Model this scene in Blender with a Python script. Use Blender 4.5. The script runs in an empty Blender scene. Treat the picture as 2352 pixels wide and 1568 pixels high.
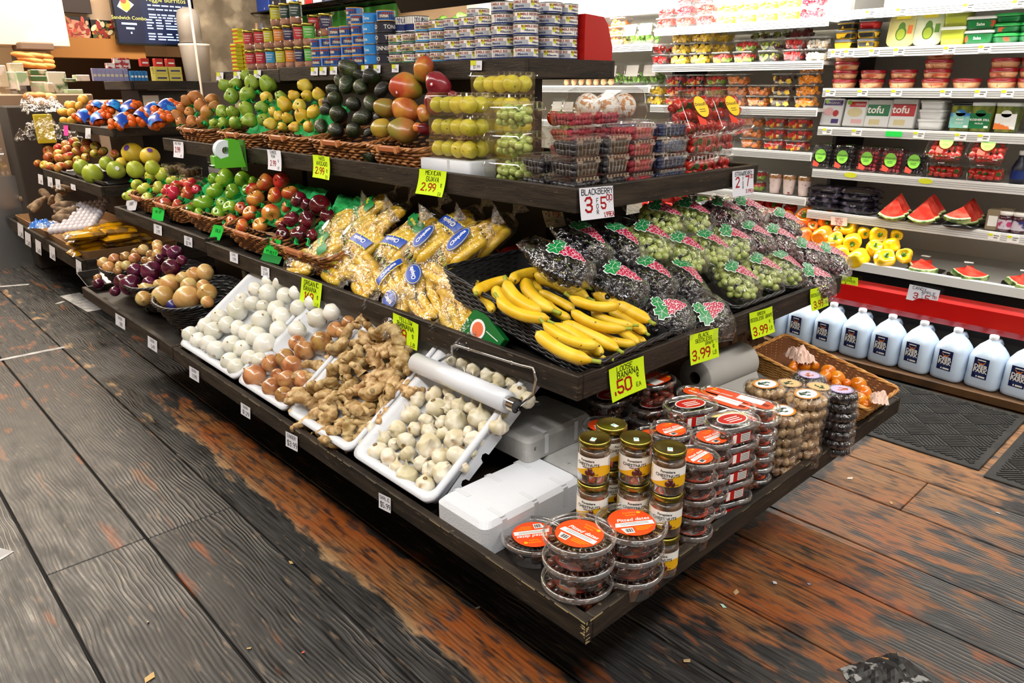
import bpy, bmesh, math, random
from mathutils import Vector, Matrix, Euler, noise
random.seed(7)
sin, cos, pi = math.sin, math.cos, math.pi
V = Vector
SC = bpy.context.scene
COL = SC.collection
# ---------------- camera ----------------
FPX, YAW, PIT, ROLL = 1685.0, math.radians(43.25), math.radians(19.12), math.radians(-0.05)
CP = V((-0.9214, -0.7670, 1.42))
_f = V((sin(YAW)*cos(PIT), cos(YAW)*cos(PIT), -sin(PIT)))
_r = V((cos(YAW), -sin(YAW), 0)); _u = _r.cross(_f)
_r, _u = _r*cos(ROLL)+_u*sin(ROLL), -_r*sin(ROLL)+_u*cos(ROLL)
cd = bpy.data.cameras.new('camera'); cam = bpy.data.objects.new('camera', cd); COL.objects.link(cam)
cd.sensor_width = 36; cd.lens = 36*FPX/2352; cd.clip_start = .02; cd.clip_end = 60
cam.matrix_world = Matrix(((_r.x, _u.x, -_f.x, CP.x), (_r.y, _u.y, -_f.y, CP.y), (_r.z, _u.z, -_f.z, CP.z), (0, 0, 0, 1)))
SC.camera = cam
# ---------------- world, light, exposure ----------------
SC.view_settings.view_transform = 'Standard'; SC.view_settings.look = 'None'
SC.view_settings.gamma = 1.0; SC.view_settings.use_curve_mapping = False
SC.view_settings.exposure = 0.52
SC.cycles.transparent_max_bounces = 24
w = bpy.data.worlds.new('world'); SC.world = w; w.use_nodes = True
w.node_tree.nodes['Background'].inputs[0].default_value = (1, .93, .85, 1)
w.node_tree.nodes['Background'].inputs[1].default_value = 0.28
def area(name, loc, rot, sx, sy, power, col=(1, 1, 1), spread=180):
    l = bpy.data.lights.new(name, 'AREA'); l.shape = 'RECTANGLE'; l.size = sx; l.size_y = sy; l.energy = power; l.color = col
    l.spread = math.radians(spread)
    o = bpy.data.objects.new(name, l); COL.objects.link(o); o.location = loc; o.rotation_euler = rot; return o
# ceiling fixtures of the shop (all above the frame)
area('ceiling_light_aisle', (-1.3, 1.6, 2.95), (0, 0, 0), .35, 4.5, 95, (1, .96, .9))
area('ceiling_light_corner', (0.2, -1.3, 2.95), (0, 0, math.radians(90)), .4, 3.2, 62, (1, .97, .93))
area('ceiling_light_right', (2.3, -1.2, 2.95), (0, 0, 0), .4, 3.0, 22, (1, .9, .78))
area('ceiling_light_back', (-.6, 6.0, 2.95), (0, 0, 0), .5, 3.5, 110, (1, .86, .68))
area('ceiling_light_deli', (1.6, 6.9, 2.95), (0, 0, 0), 2.6, .5, 110, (1, .86, .72))
area('ceiling_light_far', (0, 10.8, 2.95), (0, 0, 0), 2.5, .5, 60, (1, .82, .62))
# ---------------- materials ----------------
MATS = {}
def hexc(c):
    if isinstance(c, str):
        c = [int(c[i:i+2], 16)/255 for i in (0, 2, 4)]
        c = [x/12.92 if x <= .04045 else ((x+.055)/1.055)**2.4 for x in c]
    return (c[0], c[1], c[2], 1)
def M(name, col, rough=.5, metal=0, c2=None, nscale=8, nstretch=(1, 1, 1), ramp=(.4, .6), bump=0, bscale=40, emit=0, coat=0,
      sss=0, objvar=0, c3=None, c3r=(.6, .65), c3s=30, grad=None, alpha=1, spec=.5, trans=0):
    if name in MATS: return MATS[name]
    m = bpy.data.materials.new(name); m.use_nodes = True; nt = m.node_tree; N = nt.nodes; L = nt.links
    b = N['Principled BSDF']; b.inputs['Base Color'].default_value = hexc(col)
    b.inputs['Roughness'].default_value = rough; b.inputs['Metallic'].default_value = metal
    b.inputs['Specular IOR Level'].default_value = spec
    if coat: b.inputs['Coat Weight'].default_value = coat; b.inputs['Coat Roughness'].default_value = .12
    if sss: b.inputs['Subsurface Weight'].default_value = sss; b.inputs['Subsurface Scale'].default_value = .012; b.inputs['Subsurface Radius'].default_value = (1, .6, .35)
    if trans: b.inputs['Transmission Weight'].default_value = trans
    if emit: b.inputs['Emission Color'].default_value = hexc(col); b.inputs['Emission Strength'].default_value = emit
    cur = None
    def nodecol(): return cur
    tc = N.new('ShaderNodeTexCoord')
    src = tc.outputs['Object']
    if c2 is not None or bump or c3 is not None or grad:
        oi = N.new('ShaderNodeObjectInfo'); va = N.new('ShaderNodeVectorMath'); va.operation = 'MULTIPLY_ADD'
        cx = N.new('ShaderNodeCombineXYZ')
        for i in range(3): L.new(oi.outputs['Random'], cx.inputs[i])
        L.new(cx.outputs[0], va.inputs[0]); va.inputs[1].default_value = (7.3, 3.1, 5.7); L.new(src, va.inputs[2])
        mp = N.new('ShaderNodeMapping'); mp.inputs['Scale'].default_value = nstretch; L.new(va.outputs[0], mp.inputs[0])
    if c2 is not None:
        n = N.new('ShaderNodeTexNoise'); n.inputs['Scale'].default_value = nscale; n.inputs['Detail'].default_value = 4; L.new(mp.outputs[0], n.inputs['Vector'])
        r = N.new('ShaderNodeValToRGB'); L.new(n.outputs[0], r.inputs[0])
        r.color_ramp.elements[0].position = ramp[0]; r.color_ramp.elements[1].position = ramp[1]
        r.color_ramp.elements[0].color = hexc(col); r.color_ramp.elements[1].color = hexc(c2); cur = r.outputs[0]
    if grad:   # (axis, lo, hi, colour) : coloured end of the thing itself (stem end, root end)
        sx = N.new('ShaderNodeSeparateXYZ'); L.new(src, sx.inputs[0]); mr = N.new('ShaderNodeMapRange')
        mr.inputs[1].default_value = grad[1]; mr.inputs[2].default_value = grad[2]; L.new(sx.outputs[grad[0]], mr.inputs[0])
        mx = N.new('ShaderNodeMix'); mx.data_type = 'RGBA'; L.new(mr.outputs[0], mx.inputs[0])
        if cur: L.new(cur, mx.inputs[6])
        else: mx.inputs[6].default_value = hexc(col)
        mx.inputs[7].default_value = hexc(grad[3]); cur = mx.outputs[2]
    if c3 is not None:
        n = N.new('ShaderNodeTexNoise'); n.inputs['Scale'].default_value = c3s; n.inputs['Detail'].default_value = 3; L.new(mp.outputs[0], n.inputs['Vector'])
        mr = N.new('ShaderNodeMapRange'); mr.inputs[1].default_value = c3r[0]; mr.inputs[2].default_value = c3r[1]; L.new(n.outputs[0], mr.inputs[0])
        mx = N.new('ShaderNodeMix'); mx.data_type = 'RGBA'; L.new(mr.outputs[0], mx.inputs[0])
        if cur: L.new(cur, mx.inputs[6])
        else: mx.inputs[6].default_value = hexc(col)
        mx.inputs[7].default_value = hexc(c3); cur = mx.outputs[2]
    if objvar:
        oi2 = N.new('ShaderNodeObjectInfo'); hs = N.new('ShaderNodeHueSaturation'); mr = N.new('ShaderNodeMapRange')
        mr.inputs[3].default_value = 1-objvar; mr.inputs[4].default_value = 1+objvar; L.new(oi2.outputs['Random'], mr.inputs[0]); L.new(mr.outputs[0], hs.inputs['Value'])
        mr2 = N.new('ShaderNodeMapRange'); mr2.inputs[3].default_value = .5+objvar*.09; mr2.inputs[4].default_value = .5-objvar*.09; L.new(oi2.outputs['Random'], mr2.inputs[0]); L.new(mr2.outputs[0], hs.inputs['Hue'])
        if cur: L.new(cur, hs.inputs['Color'])
        else: hs.inputs['Color'].default_value = hexc(col)
        cur = hs.outputs[0]
    if cur: L.new(cur, b.inputs['Base Color'])
    if emit and cur: L.new(cur, b.inputs['Emission Color'])
    if bump:
        n = N.new('ShaderNodeTexNoise'); n.inputs['Scale'].default_value = bscale; n.inputs['Detail'].default_value = 4; L.new(mp.outputs[0], n.inputs['Vector'])
        bp = N.new('ShaderNodeBump'); bp.inputs['Strength'].default_value = bump; bp.inputs['Distance'].default_value = .004; L.new(n.outputs[0], bp.inputs['Height']); L.new(bp.outputs[0], b.inputs['Normal'])
    MATS[name] = m; return m
def CLEAR(name='clear_plastic', tint=(1, 1, 1), base=.05, edge=.55, rough=.06, bump=0, bscale=30, white=0, gcol=(1, 1, 1)):
    if name in MATS: return MATS[name]
    m = bpy.data.materials.new(name); m.use_nodes = True; nt = m.node_tree; N = nt.nodes; L = nt.links; N.clear()
    out = N.new('ShaderNodeOutputMaterial'); tr = N.new('ShaderNodeBsdfTransparent'); tr.inputs[0].default_value = (*tint, 1)
    gl = N.new('ShaderNodeBsdfGlossy'); gl.inputs['Roughness'].default_value = rough; gl.inputs[0].default_value = (*gcol, 1)
    lw = N.new('ShaderNodeLayerWeight'); lw.inputs[0].default_value = .35
    mr = N.new('ShaderNodeMapRange'); mr.inputs[3].default_value = base; mr.inputs[4].default_value = edge; L.new(lw.outputs['Facing'], mr.inputs[0])
    mix = N.new('ShaderNodeMixShader'); L.new(mr.outputs[0], mix.inputs[0]); L.new(tr.outputs[0], mix.inputs[1]); L.new(gl.outputs[0], mix.inputs[2])
    last = mix
    if white:
        df = N.new('ShaderNodeBsdfDiffuse'); df.inputs[0].default_value = (.9, .92, .93, 1); m2 = N.new('ShaderNodeMixShader'); m2.inputs[0].default_value = white
        L.new(mix.outputs[0], m2.inputs[1]); L.new(df.outputs[0], m2.inputs[2]); last = m2
    if bump:
        tc = N.new('ShaderNodeTexCoord'); n = N.new('ShaderNodeTexNoise'); n.inputs['Scale'].default_value = bscale; n.inputs['Detail'].default_value = 3; n.inputs['Distortion'].default_value = .6
        L.new(tc.outputs['Object'], n.inputs['Vector'])
        bp = N.new('ShaderNodeBump'); bp.inputs['Strength'].default_value = bump; bp.inputs['Distance'].default_value = .02; L.new(n.outputs[0], bp.inputs['Height'])
        L.new(bp.outputs[0], gl.inputs['Normal']); L.new(bp.outputs[0], lw.inputs['Normal'])
    L.new(last.outputs[0], out.inputs[0]); MATS[name] = m; return m
# ---------------- pixel rays onto real planes of the shop ----------------
def ray(x, y): return _f + _r*((x-1176)/FPX) - _u*((y-784)/FPX)
def onz(x, y, z): d = ray(x, y); return CP + d*((z-CP.z)/d.z)
def onx(x, y, X): d = ray(x, y); return CP + d*((X-CP.x)/d.x)
def ony(x, y, Y): d = ray(x, y); return CP + d*((Y-CP.y)/d.y)
def onp(x, y, p, n): d = ray(x, y); return CP + d*((V(p)-CP).dot(n)/d.dot(n))
def ppm(p): return FPX/((p-CP).dot(_f))
def proj(p):
    v = V(p)-CP; d = v.dot(_f); return 1176+FPX*v.dot(_r)/d, 784-FPX*v.dot(_u)/d
# ---------------- mesh builder ----------------
class MB:
    def __init__(s): s.v = []; s.f = []; s.m = []; s.s = []; s.M = Matrix()
    def T(s, m=None): s.M = m if m is not None else Matrix(); return s
    def add(s, vs, fs, mi=0, sm=False):
        o = len(s.v); s.v += [tuple(s.M @ V(p)) for p in vs]
        for f in fs: s.f.append([i+o for i in f]); s.m.append(mi); s.s.append(sm)
        return s
    def box(s, x0, y0, z0, x1, y1, z1, mi=0):
        vs = [(x, y, z) for z in (z0, z1) for y in (y0, y1) for x in (x0, x1)]
        return s.add(vs, [(0, 2, 3, 1), (4, 5, 7, 6), (0, 1, 5, 4), (2, 6, 7, 3), (0, 4, 6, 2), (1, 3, 7, 5)], mi)
    def bbox(s, x0, y0, z0, x1, y1, z1, b=.003, mi=0):   # box with chamfered edges
        xs = (x0, x0+b, x1-b, x1); ys = (y0, y0+b, y1-b, y1)
        def rg(i, z): return [(x0+i, y0+b, z), (x0+b, y0+i, z), (x1-b, y0+i, z), (x1-i, y0+b, z), (x1-i, y1-b, z), (x1-b, y1-i, z), (x0+b, y1-i, z), (x0+i, y1-b, z)]
        return s.loft([rg(b, z0), rg(0, z0+b), rg(0, z1-b), rg(b, z1)], mi, False)
    def loft(s, rings, mi=0, sm=True, c0=True, c1=True, closed=True):
        n = len(rings[0]); vs = [p for r in rings for p in r]; fs = []
        for i in range(len(rings)-1):
            for j in range(n if closed else n-1):
                a = i*n+j; b = i*n+(j+1) % n; fs.append((a, b, b+n, a+n))
        if c0: fs.append(tuple(range(n-1, -1, -1)))
        if c1: fs.append(tuple((len(rings)-1)*n+j for j in range(n)))
        return s.add(vs, fs, mi, sm)
    def lathe(s, prof, n=20, mi=0, sm=True, c0=True, c1=True, mod=None):
        R = []
        for r, z in prof:
            R.append([((r*(mod(2*pi*j/n, z) if mod else 1))*cos(2*pi*j/n), (r*(mod(2*pi*j/n, z) if mod else 1))*sin(2*pi*j/n), z) for j in range(n)])
        return s.loft(R, mi, sm, c0, c1)
    def tube(s, pts, r, n=6, mi=0, sm=True, cap=True):
        pts = [V(p) for p in pts]; R = []; up = V((0, 0, 1)); prev = None
        for i, p in enumerate(pts):
            t = (pts[min(i+1, len(pts)-1)]-pts[max(i-1, 0)]).normalized()
            if prev is None:
                a = t.cross(up); a = a.normalized() if a.length > 1e-3 else V((1, 0, 0))
            else: a = (prev - t*prev.dot(t)).normalized()
            prev = a; b = t.cross(a); rr = r[i] if isinstance(r, (list, tuple)) else r
            R.append([tuple(p+a*rr*cos(2*pi*j/n)+b*rr*sin(2*pi*j/n)) for j in range(n)])
        return s.loft(R, mi, sm, cap, cap)
    def ball(s, c, r, n=10, m=6, mi=0, sc=(1, 1, 1)):
        vs = [(c[0], c[1], c[2]-r*sc[2])]; fs = []
        for i in range(1, m):
            a = -pi/2+pi*i/m
            for j in range(n): vs.append((c[0]+r*sc[0]*cos(a)*cos(2*pi*j/n), c[1]+r*sc[1]*cos(a)*sin(2*pi*j/n), c[2]+r*sc[2]*sin(a)))
        vs.append((c[0], c[1], c[2]+r*sc[2])); last = len(vs)-1
        for j in range(n):
            k = (j+1) % n; fs.append((0, 1+k, 1+j)); fs.append((last, last-n+j, last-n+k))
            for i in range(m-2): fs.append((1+i*n+j, 1+i*n+k, 1+(i+1)*n+k, 1+(i+1)*n+j))
        return s.add(vs, fs, mi, True)
    def quad(s, a, b, c, d, mi=0): return s.add([a, b, c, d], [(0, 1, 2, 3)], mi)
    def poly(s, pts, mi=0): return s.add(pts, [tuple(range(len(pts)))], mi)
    def slab(s, pts, d, mi=0):   # extruded polygon, d vector
        n = len(pts); d = V(d); vs = [tuple(p) for p in pts]+[tuple(V(p)+d) for p in pts]
        return s.add(vs, [tuple(range(n-1, -1, -1)), tuple(range(n, 2*n))]+[(i, (i+1) % n, (i+1) % n+n, i+n) for i in range(n)], mi)
    def mesh(s, name, mats):
        me = bpy.data.meshes.new(name); me.from_pydata(s.v, [], s.f)
        for m in (mats if isinstance(mats, (list, tuple)) else [mats]): me.materials.append(m)
        me.polygons.foreach_set('material_index', s.m); me.polygons.foreach_set('use_smooth', s.s); me.update(); return me
    def build(s, name, mats, parent=None, loc=None, rot=None):
        return put(s.mesh(name, mats), name, parent, loc, rot)
def put(me, name, parent=None, loc=None, rot=None, scale=None):
    o = bpy.data.objects.new(name, me); COL.objects.link(o)
    if parent: o.parent = parent
    if loc is not None: o.location = loc
    if rot is not None: o.rotation_euler = rot
    if scale is not None: o.scale = (scale,)*3 if not hasattr(scale, '__len__') else scale
    return o
AUTO = []
def tag(o, label=None, cat=None, group=None, kind=None, auto=None):
    if label: o['label'] = label
    if cat: o['category'] = cat
    if group: o['group'] = group
    if kind: o['kind'] = kind
    if auto: AUTO.append((o, label, group, auto))
    return o
def empty(name, loc=(0, 0, 0), rot=(0, 0, 0), label=None, cat=None, group=None, auto=None):
    o = bpy.data.objects.new(name, None); COL.objects.link(o); o.location = loc; o.rotation_euler = rot; o.empty_display_size = .05
    return tag(o, label, cat, group, auto=auto)
def kids(o): return [c for c in KID.get(o.name, [])]
KID = {}
def dup(o, loc=None, rot=None, scale=None, label=None, group=None, auto=None):
    def cp(a, par=None):
        c = a.copy(); COL.objects.link(c)
        if par: c.parent = par
        for ch in a.children: cp(ch, c)
        return c
    c = cp(o)
    if loc is not None: c.location = loc
    if rot is not None: c.rotation_euler = rot
    if scale is not None: c.scale = (scale,)*3 if not hasattr(scale, '__len__') else scale
    if label: c['label'] = label
    if group: c['group'] = group
    if auto: AUTO.append((c, label or c.get('label'), c.get('group'), auto))
    return c
def rrect(w, d, r, n=4):
    P = []
    for cx, cy, a0 in ((w/2-r, d/2-r, 0), (-w/2+r, d/2-r, 90), (-w/2+r, -d/2+r, 180), (w/2-r, -d/2+r, 270)):
        for i in range(n+1):
            a = math.radians(a0+90*i/n); P.append((cx+r*cos(a), cy+r*sin(a)))
    return P
def rr(w, d, r, z, n=4, dx=0, dy=0): return [(x+dx, y+dy, z) for x, y in rrect(w, d, r, n)]
def frame(o, xa, ya, za=None):   # matrix from axes
    xa = V(xa).normalized(); ya = V(ya); ya = (ya-xa*ya.dot(xa)).normalized(); za = xa.cross(ya)
    return Matrix(((xa.x, ya.x, za.x, o[0]), (xa.y, ya.y, za.y, o[1]), (xa.z, ya.z, za.z, o[2]), (0, 0, 0, 1)))
def rotto(d, twist=0):   # euler turning +Z to d
    return (V(d).to_track_quat('Z', 'Y') @ Euler((0, 0, twist)).to_quaternion()).to_euler()
def relax(P, R, it=60, k=.96, lo=None):
    P = [V(p) for p in P]
    for _ in range(it):
        mv = 0
        for i in range(len(P)):
            for j in range(i+1, len(P)):
                d = P[j]-P[i]; L = d.length; m = (R[i]+R[j])*k
                if L < m:
                    if L < 1e-6: d = V((.01, .01, .01)); L = d.length
                    s = d*((m-L)/L*.5); P[i] = P[i]-s; P[j] = P[j]+s; mv += m-L
        if mv < 1e-4: break
    return P
# ---------------- stroke lettering (hand-printed, marker-like) ----------------
SF = {'A': '00,26,40;12,32', 'B': '00,06,36,45,34,03;34,42,41,30,00', 'C': '45,36,16,05,01,10,30,41', 'D': '00,06,26,44,42,20,00', 'E': '46,06,00,40;03,33', 'F': '00,06,46;03,33',
      'G': '45,36,16,05,01,10,30,41,43,23', 'H': '00,06;40,46;03,43', 'I': '20,26', 'J': '46,41,30,10,01', 'K': '00,06;46,03,40', 'L': '06,00,40', 'M': '00,06,23,46,40', 'N': '00,06,40,46',
      'O': '10,01,05,16,36,45,41,30,10', 'P': '00,06,36,45,44,33,03', 'Q': '10,01,05,16,36,45,41,30,10;22,40', 'R': '00,06,36,45,44,33,03;23,40', 'S': '45,36,16,05,04,13,33,42,41,30,10,01',
      'T': '20,26;06,46', 'U': '06,01,10,30,41,46', 'V': '06,20,46', 'W': '06,10,23,30,46', 'X': '00,46;06,40', 'Y': '06,23,46;23,20', 'Z': '06,46,00,40',
      '0': '10,01,05,16,36,45,41,30,10', '1': '15,26,20', '2': '05,16,36,45,44,00,40', '3': '05,16,36,45,44,33,13;33,42,41,30,10,01', '4': '36,02,42;34,30', '5': '46,06,03,33,42,41,30,10,01',
      '6': '36,16,04,01,10,30,41,42,33,03', '7': '06,46,20', '8': '13,04,05,16,36,45,44,33,13,02,01,10,30,41,42,33', '9': '43,13,04,05,16,36,45,42,20', '.': '10,11', ',': '11,00', '/': '00,46',
      '$': '45,36,16,05,04,13,33,42,41,30,10,01;2a,2-', 'c': '44,25,05,02,20,41;26,2-', '-': '03,43', '&': '40,05,26,34,02,10,43', "'": '26,24', ' ': '', '=': '02,42;04,44'}
def pnum(ch): return -1 if ch == '-' else (7 if ch == 'a' else int(ch))
def write(mb, text, x, y, h, wd=.11, mi=0, adv=None, slant=.0, z=.0006, jit=.03, narrow=1, rng=None):
    """marker strokes in the local XY plane; x,y = lower left, h = letter height"""
    rg = rng or random; u = h/6; ax = u*narrow
    for ch in text:
        dy = rg.uniform(-jit, jit)*h
        if ch in SF and SF[ch]:
            for st in SF[ch].split(';'):
                P = [(x+pnum(q[0])*ax+pnum(q[1])*u*slant+rg.uniform(-jit, jit)*h*.5, y+dy+pnum(q[1])*u+rg.uniform(-jit, jit)*h*.5) for q in st.split(',')]
                ribbon(mb, P, h*wd*.5, mi, z)
        x += (adv or (5.6*ax))*(0.55 if ch in ".,'I1" and adv is None else 1)
    return x
def ribbon(mb, P, r, mi, z):
    for (x0, y0), (x1, y1) in zip(P, P[1:]):
        dx, dy = x1-x0, y1-y0; L = math.hypot(dx, dy) or 1e-6; dx, dy = dx/L*r, dy/L*r
        mb.add([(x0-dx-dy, y0-dy+dx, z), (x0-dx+dy, y0-dy-dx, z), (x1+dx+dy, y1+dy-dx, z), (x1+dx-dy, y1+dy+dx, z)], [(0, 1, 2, 3)], mi)
def tw(text, h, narrow=1): return sum(5.6*h/6*narrow*(.55 if c in ".,'I1" else 1) for c in text)-1.6*h/6*narrow
def writec(mb, text, cx, y, h, maxw=None, **k):
    nr = k.pop('narrow', 1); w_ = tw(text, h, nr)
    if maxw and w_ > maxw: nr *= maxw/w_; w_ = maxw
    write(mb, text, cx-w_/2, y, h, narrow=nr, **k)
TXT = {}
def fontmesh(text, size, bold=0, shear=0, space=1):
    key = (text, size, bold, shear, space)
    if key not in TXT:
        c = bpy.data.curves.new('t', 'FONT'); c.body = text; c.size = size; c.align_x = 'CENTER'; c.align_y = 'CENTER'; c.offset = bold; c.shear = shear; c.space_character = space; c.resolution_u = 2
        o = bpy.data.objects.new('t', c); COL.objects.link(o); dg = bpy.context.evaluated_depsgraph_get(); me = bpy.data.meshes.new_from_object(o.evaluated_get(dg))
        TXT[key] = ([tuple(v.co) for v in me.vertices], [tuple(p.vertices) for p in me.polygons]); bpy.data.objects.remove(o); bpy.data.curves.remove(c); bpy.data.meshes.remove(me)
    return TXT[key]
def ftext(mb, text, cx, cy, size, mi=0, z=.0006, bold=0, shear=0, rot=0, sx=1, space=1):
    vs, fs = fontmesh(text, size, bold, shear, space); c, s_ = cos(rot), sin(rot)
    mb.add([(cx+(x*sx)*c-y*s_, cy+(x*sx)*s_+y*c, z) for x, y, _ in vs], fs, mi)
def disc(mb, cx, cy, r, mi=0, z=.0004, n=20, sx=1, sy=1, rot=0):
    mb.poly([(cx+r*sx*cos(2*pi*i/n)*cos(rot)-r*sy*sin(2*pi*i/n)*sin(rot), cy+r*sx*cos(2*pi*i/n)*sin(rot)+r*sy*sin(2*pi*i/n)*cos(rot), z) for i in range(n)], mi)
def skinmesh(verts, edges, radii, name, mats, sub=1, disp=None):
    me = bpy.data.meshes.new('sk'); me.from_pydata(verts, edges, []); o = bpy.data.objects.new('sk', me); COL.objects.link(o)
    md = o.modifiers.new('s', 'SKIN'); sk = me.skin_vertices[0].data
    for i, r in enumerate(radii): sk[i].radius = (r, r) if not hasattr(r, '__len__') else r
    sk[0].use_root = True; md.use_smooth_shade = True
    if sub: o.modifiers.new('b', 'SUBSURF').levels = sub; o.modifiers['b'].render_levels = sub
    dg = bpy.context.evaluated_depsgraph_get(); m2 = bpy.data.meshes.new_from_object(o.evaluated_get(dg)); m2.name = name
    bpy.data.objects.remove(o); m2.materials.clear()
    if disp:
        for v in m2.vertices: v.co += v.normal*disp(v.co)
    for m in (mats if isinstance(mats, (list, tuple)) else [mats]): m2.materials.append(m)
    for p in m2.polygons: p.use_smooth = True; p.material_index = 0
    return m2
def nz(p, s=1.0): return noise.noise(V(p)*s)
# ================= setting =================
def floor_mat():
    m = bpy.data.materials.new('floor_wood'); m.use_nodes = True; nt = m.node_tree; N = nt.nodes; L = nt.links; b = N['Principled BSDF']
    at = N.new('ShaderNodeAttribute'); at.attribute_name = 'plank'; geo = N.new('ShaderNodeTexCoord')
    off = N.new('ShaderNodeVectorMath'); off.operation = 'MULTIPLY_ADD'; L.new(at.outputs['Vector'], off.inputs[0]); off.inputs[1].default_value = (9, 31, 0); L.new(geo.outputs['Object'], off.inputs[2])
    def mapn(sc, src=off.outputs[0]):
        q = N.new('ShaderNodeMapping'); q.inputs['Scale'].default_value = sc; L.new(src, q.inputs[0]); return q.outputs[0]
    def noi(vec, s, d=4, dist=0):
        q = N.new('ShaderNodeTexNoise'); q.inputs['Scale'].default_value = s; q.inputs['Detail'].default_value = d; q.inputs['Distortion'].default_value = dist; L.new(vec, q.inputs['Vector']); return q.outputs[0]
    def mth(op, a, c=None, clamp=False):
        q = N.new('ShaderNodeMath'); q.operation = op; q.use_clamp = clamp
        for i, v in enumerate((a, c)):
            if v is None: continue
            if isinstance(v, (int, float)): q.inputs[i].default_value = v
            else: L.new(v, q.inputs[i])
        return q.outputs[0]
    def rng(v, a, c, lo=0, hi=1):
        q = N.new('ShaderNodeMapRange'); q.inputs[1].default_value = a; q.inputs[2].default_value = c; q.inputs[3].default_value = lo; q.inputs[4].default_value = hi; L.new(v, q.inputs[0]); return q.outputs[0]
    def mixc(f, a, c):
        q = N.new('ShaderNodeMix'); q.data_type = 'RGBA'; L.new(f, q.inputs[0])
        for i, v in ((6, a), (7, c)):
            if isinstance(v, str): q.inputs[i].default_value = hexc(v)
            else: L.new(v, q.inputs[i])
        return q.outputs[2]
    # cathedral growth rings along Y
    wv = N.new('ShaderNodeTexWave'); wv.wave_type = 'BANDS'; wv.bands_direction = 'X'; wv.inputs['Scale'].default_value = 24; wv.inputs['Distortion'].default_value = 15
    wv.inputs['Detail'].default_value = 2.5; wv.inputs['Detail Scale'].default_value = .42; wv.inputs['Detail Roughness'].default_value = .45
    L.new(mapn((1, .28, 1)), wv.inputs['Vector'])
    fine = noi(mapn((90, 3, 1)), 1.5, 5); big = noi(mapn((2.2, .8, 1)), 1.3, 3); mott = noi(mapn((9, 3.5, 1)), 2, 6)
    grain = mth('MULTIPLY', wv.outputs[1], rng(big, .35, .6))
    dark = mixc(rng(fine, .35, .7), '151515', '383736')
    dark = mixc(mth('MULTIPLY', rng(grain, .80, .99), .6), dark, '817a72')
    dark = mixc(mth('MULTIPLY', rng(noi(mapn((30, 5, 1)), 2, 5), .60, .72), .35), dark, '9a8268')
    wood = mixc(rng(fine, .3, .7), '5a3519', '94653a')
    wood = mixc(rng(grain, .5, .9), wood, '6e4526')
    sx = N.new('ShaderNodeSeparateXYZ'); L.new(geo.outputs['Object'], sx.inputs[0])
    X, Y = sx.outputs[0], sx.outputs[1]
    # traffic has stripped the stain: a strip just outside the stand's left edge, and the right aisle
    def band(v, c, hw, soft): return rng(mth('ABSOLUTE', mth('SUBTRACT', v, c)), hw, hw+soft, 1, 0)
    left = mth('MULTIPLY', band(X, .11, .055, .10), mth('MULTIPLY', rng(Y, -.75, -.45), rng(Y, 3.3, 2.3)))
    left2 = mth('MULTIPLY', mth('MULTIPLY', band(X, -.40, .35, .3), rng(Y, 1.6, 3.2)), .50)
    right = mth('MULTIPLY', mth('MULTIPLY', rng(X, .2, .8), rng(Y, .30, .22)), rng(Y, -.75, .02, .26, .90))
    front = mth('MULTIPLY', mth('MULTIPLY', rng(X, -.45, .2), band(Y, -.38, .25, .25)), .45)
    m1 = mth('MAXIMUM', mth('MAXIMUM', left, left2), mth('MAXIMUM', right, front))
    mask = rng(mth('ADD', mth('MULTIPLY', m1, .66), mth('MULTIPLY', mott, .95)), .86, .98)
    mask = mth('MULTIPLY', mask, mth('MULTIPLY', rng(fine, .30, .50, .35, 1), rng(noi(mapn((16, 4, 1)), 3, 8), .38, .50, .25, 1)))
    # rare bare patches elsewhere
    mask = mth('MAXIMUM', mask, mth('MULTIPLY', rng(noi(mapn((7, 1.6, 1)), 1.7, 6), .61, .68), .55))
    ora = mixc(rng(noi(mapn((5, 2, 1)), 1.2, 2), .42, .62), wood, '8f4a1a')
    pale = mixc(rng(X, 1.2, 2.2), ora, '8f6a45')
    pale = mixc(band(X, -.03, .03, .05), pale, 'b5966c')
    pale = mixc(rng(fine, .45, .75), pale, ora)
    col = mixc(mask, dark, pale)
    L.new(col, b.inputs['Base Color'])
    L.new(rng(mth('ADD', fine, mott), .7, 1.3, .30, .62), b.inputs['Roughness'])
    bp = N.new('ShaderNodeBump'); bp.inputs['Strength'].default_value = .26; bp.inputs['Distance'].default_value = .004
    L.new(mth('ADD', mth('MULTIPLY', grain, .8), mth('ADD', mth('MULTIPLY', fine, .5), mth('MULTIPLY', mott, .4))), bp.inputs['Height']); L.new(bp.outputs[0], b.inputs['Normal'])
    return m
FM = floor_mat(); GAP = M('floor_gap', '0b0908', .9)
gx = [-4.2, -3.9, -3.6, -3.3, -3.0, -2.7, -2.4, -2.1, -1.83, -1.53, -1.24, -.95, -.668, -.373, -.081, .21, .49, .772, 1.08, 1.32, 1.636, 1.912, 2.2, 2.5, 2.8, 3.1, 3.4, 3.7, 4.0]
mb = MB(); cols = []
rg = random.Random(3)
butt = {13: [1.59], 15: [1.58], 20: [-.06], 12: [1.6], 11: [.2], 16: [-.9]}
mb.box(-4.2, -3.2, -.06, 4.0, 13, -.012, 1); cols += [(0, 0, 0)]*8
for i in range(len(gx)-1):
    ys = [-3.2]+sorted(butt.get(i, []) + ([] if i in (12, 13, 14) else [])) + [rg.uniform(3.4, 6.5), 13]
    for a, c in zip(ys, ys[1:]):
        g = .0035; n0 = len(mb.v); mb.bbox(gx[i]+g, a+.0015, -.03, gx[i+1]-g, c-.0015, 0, .0025)
        h = (rg.random(), rg.random(), 0); cols += [h]*(len(mb.v)-n0)
fl = mb.build('floor', [FM, GAP]); fl['kind'] = 'structure'
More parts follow.
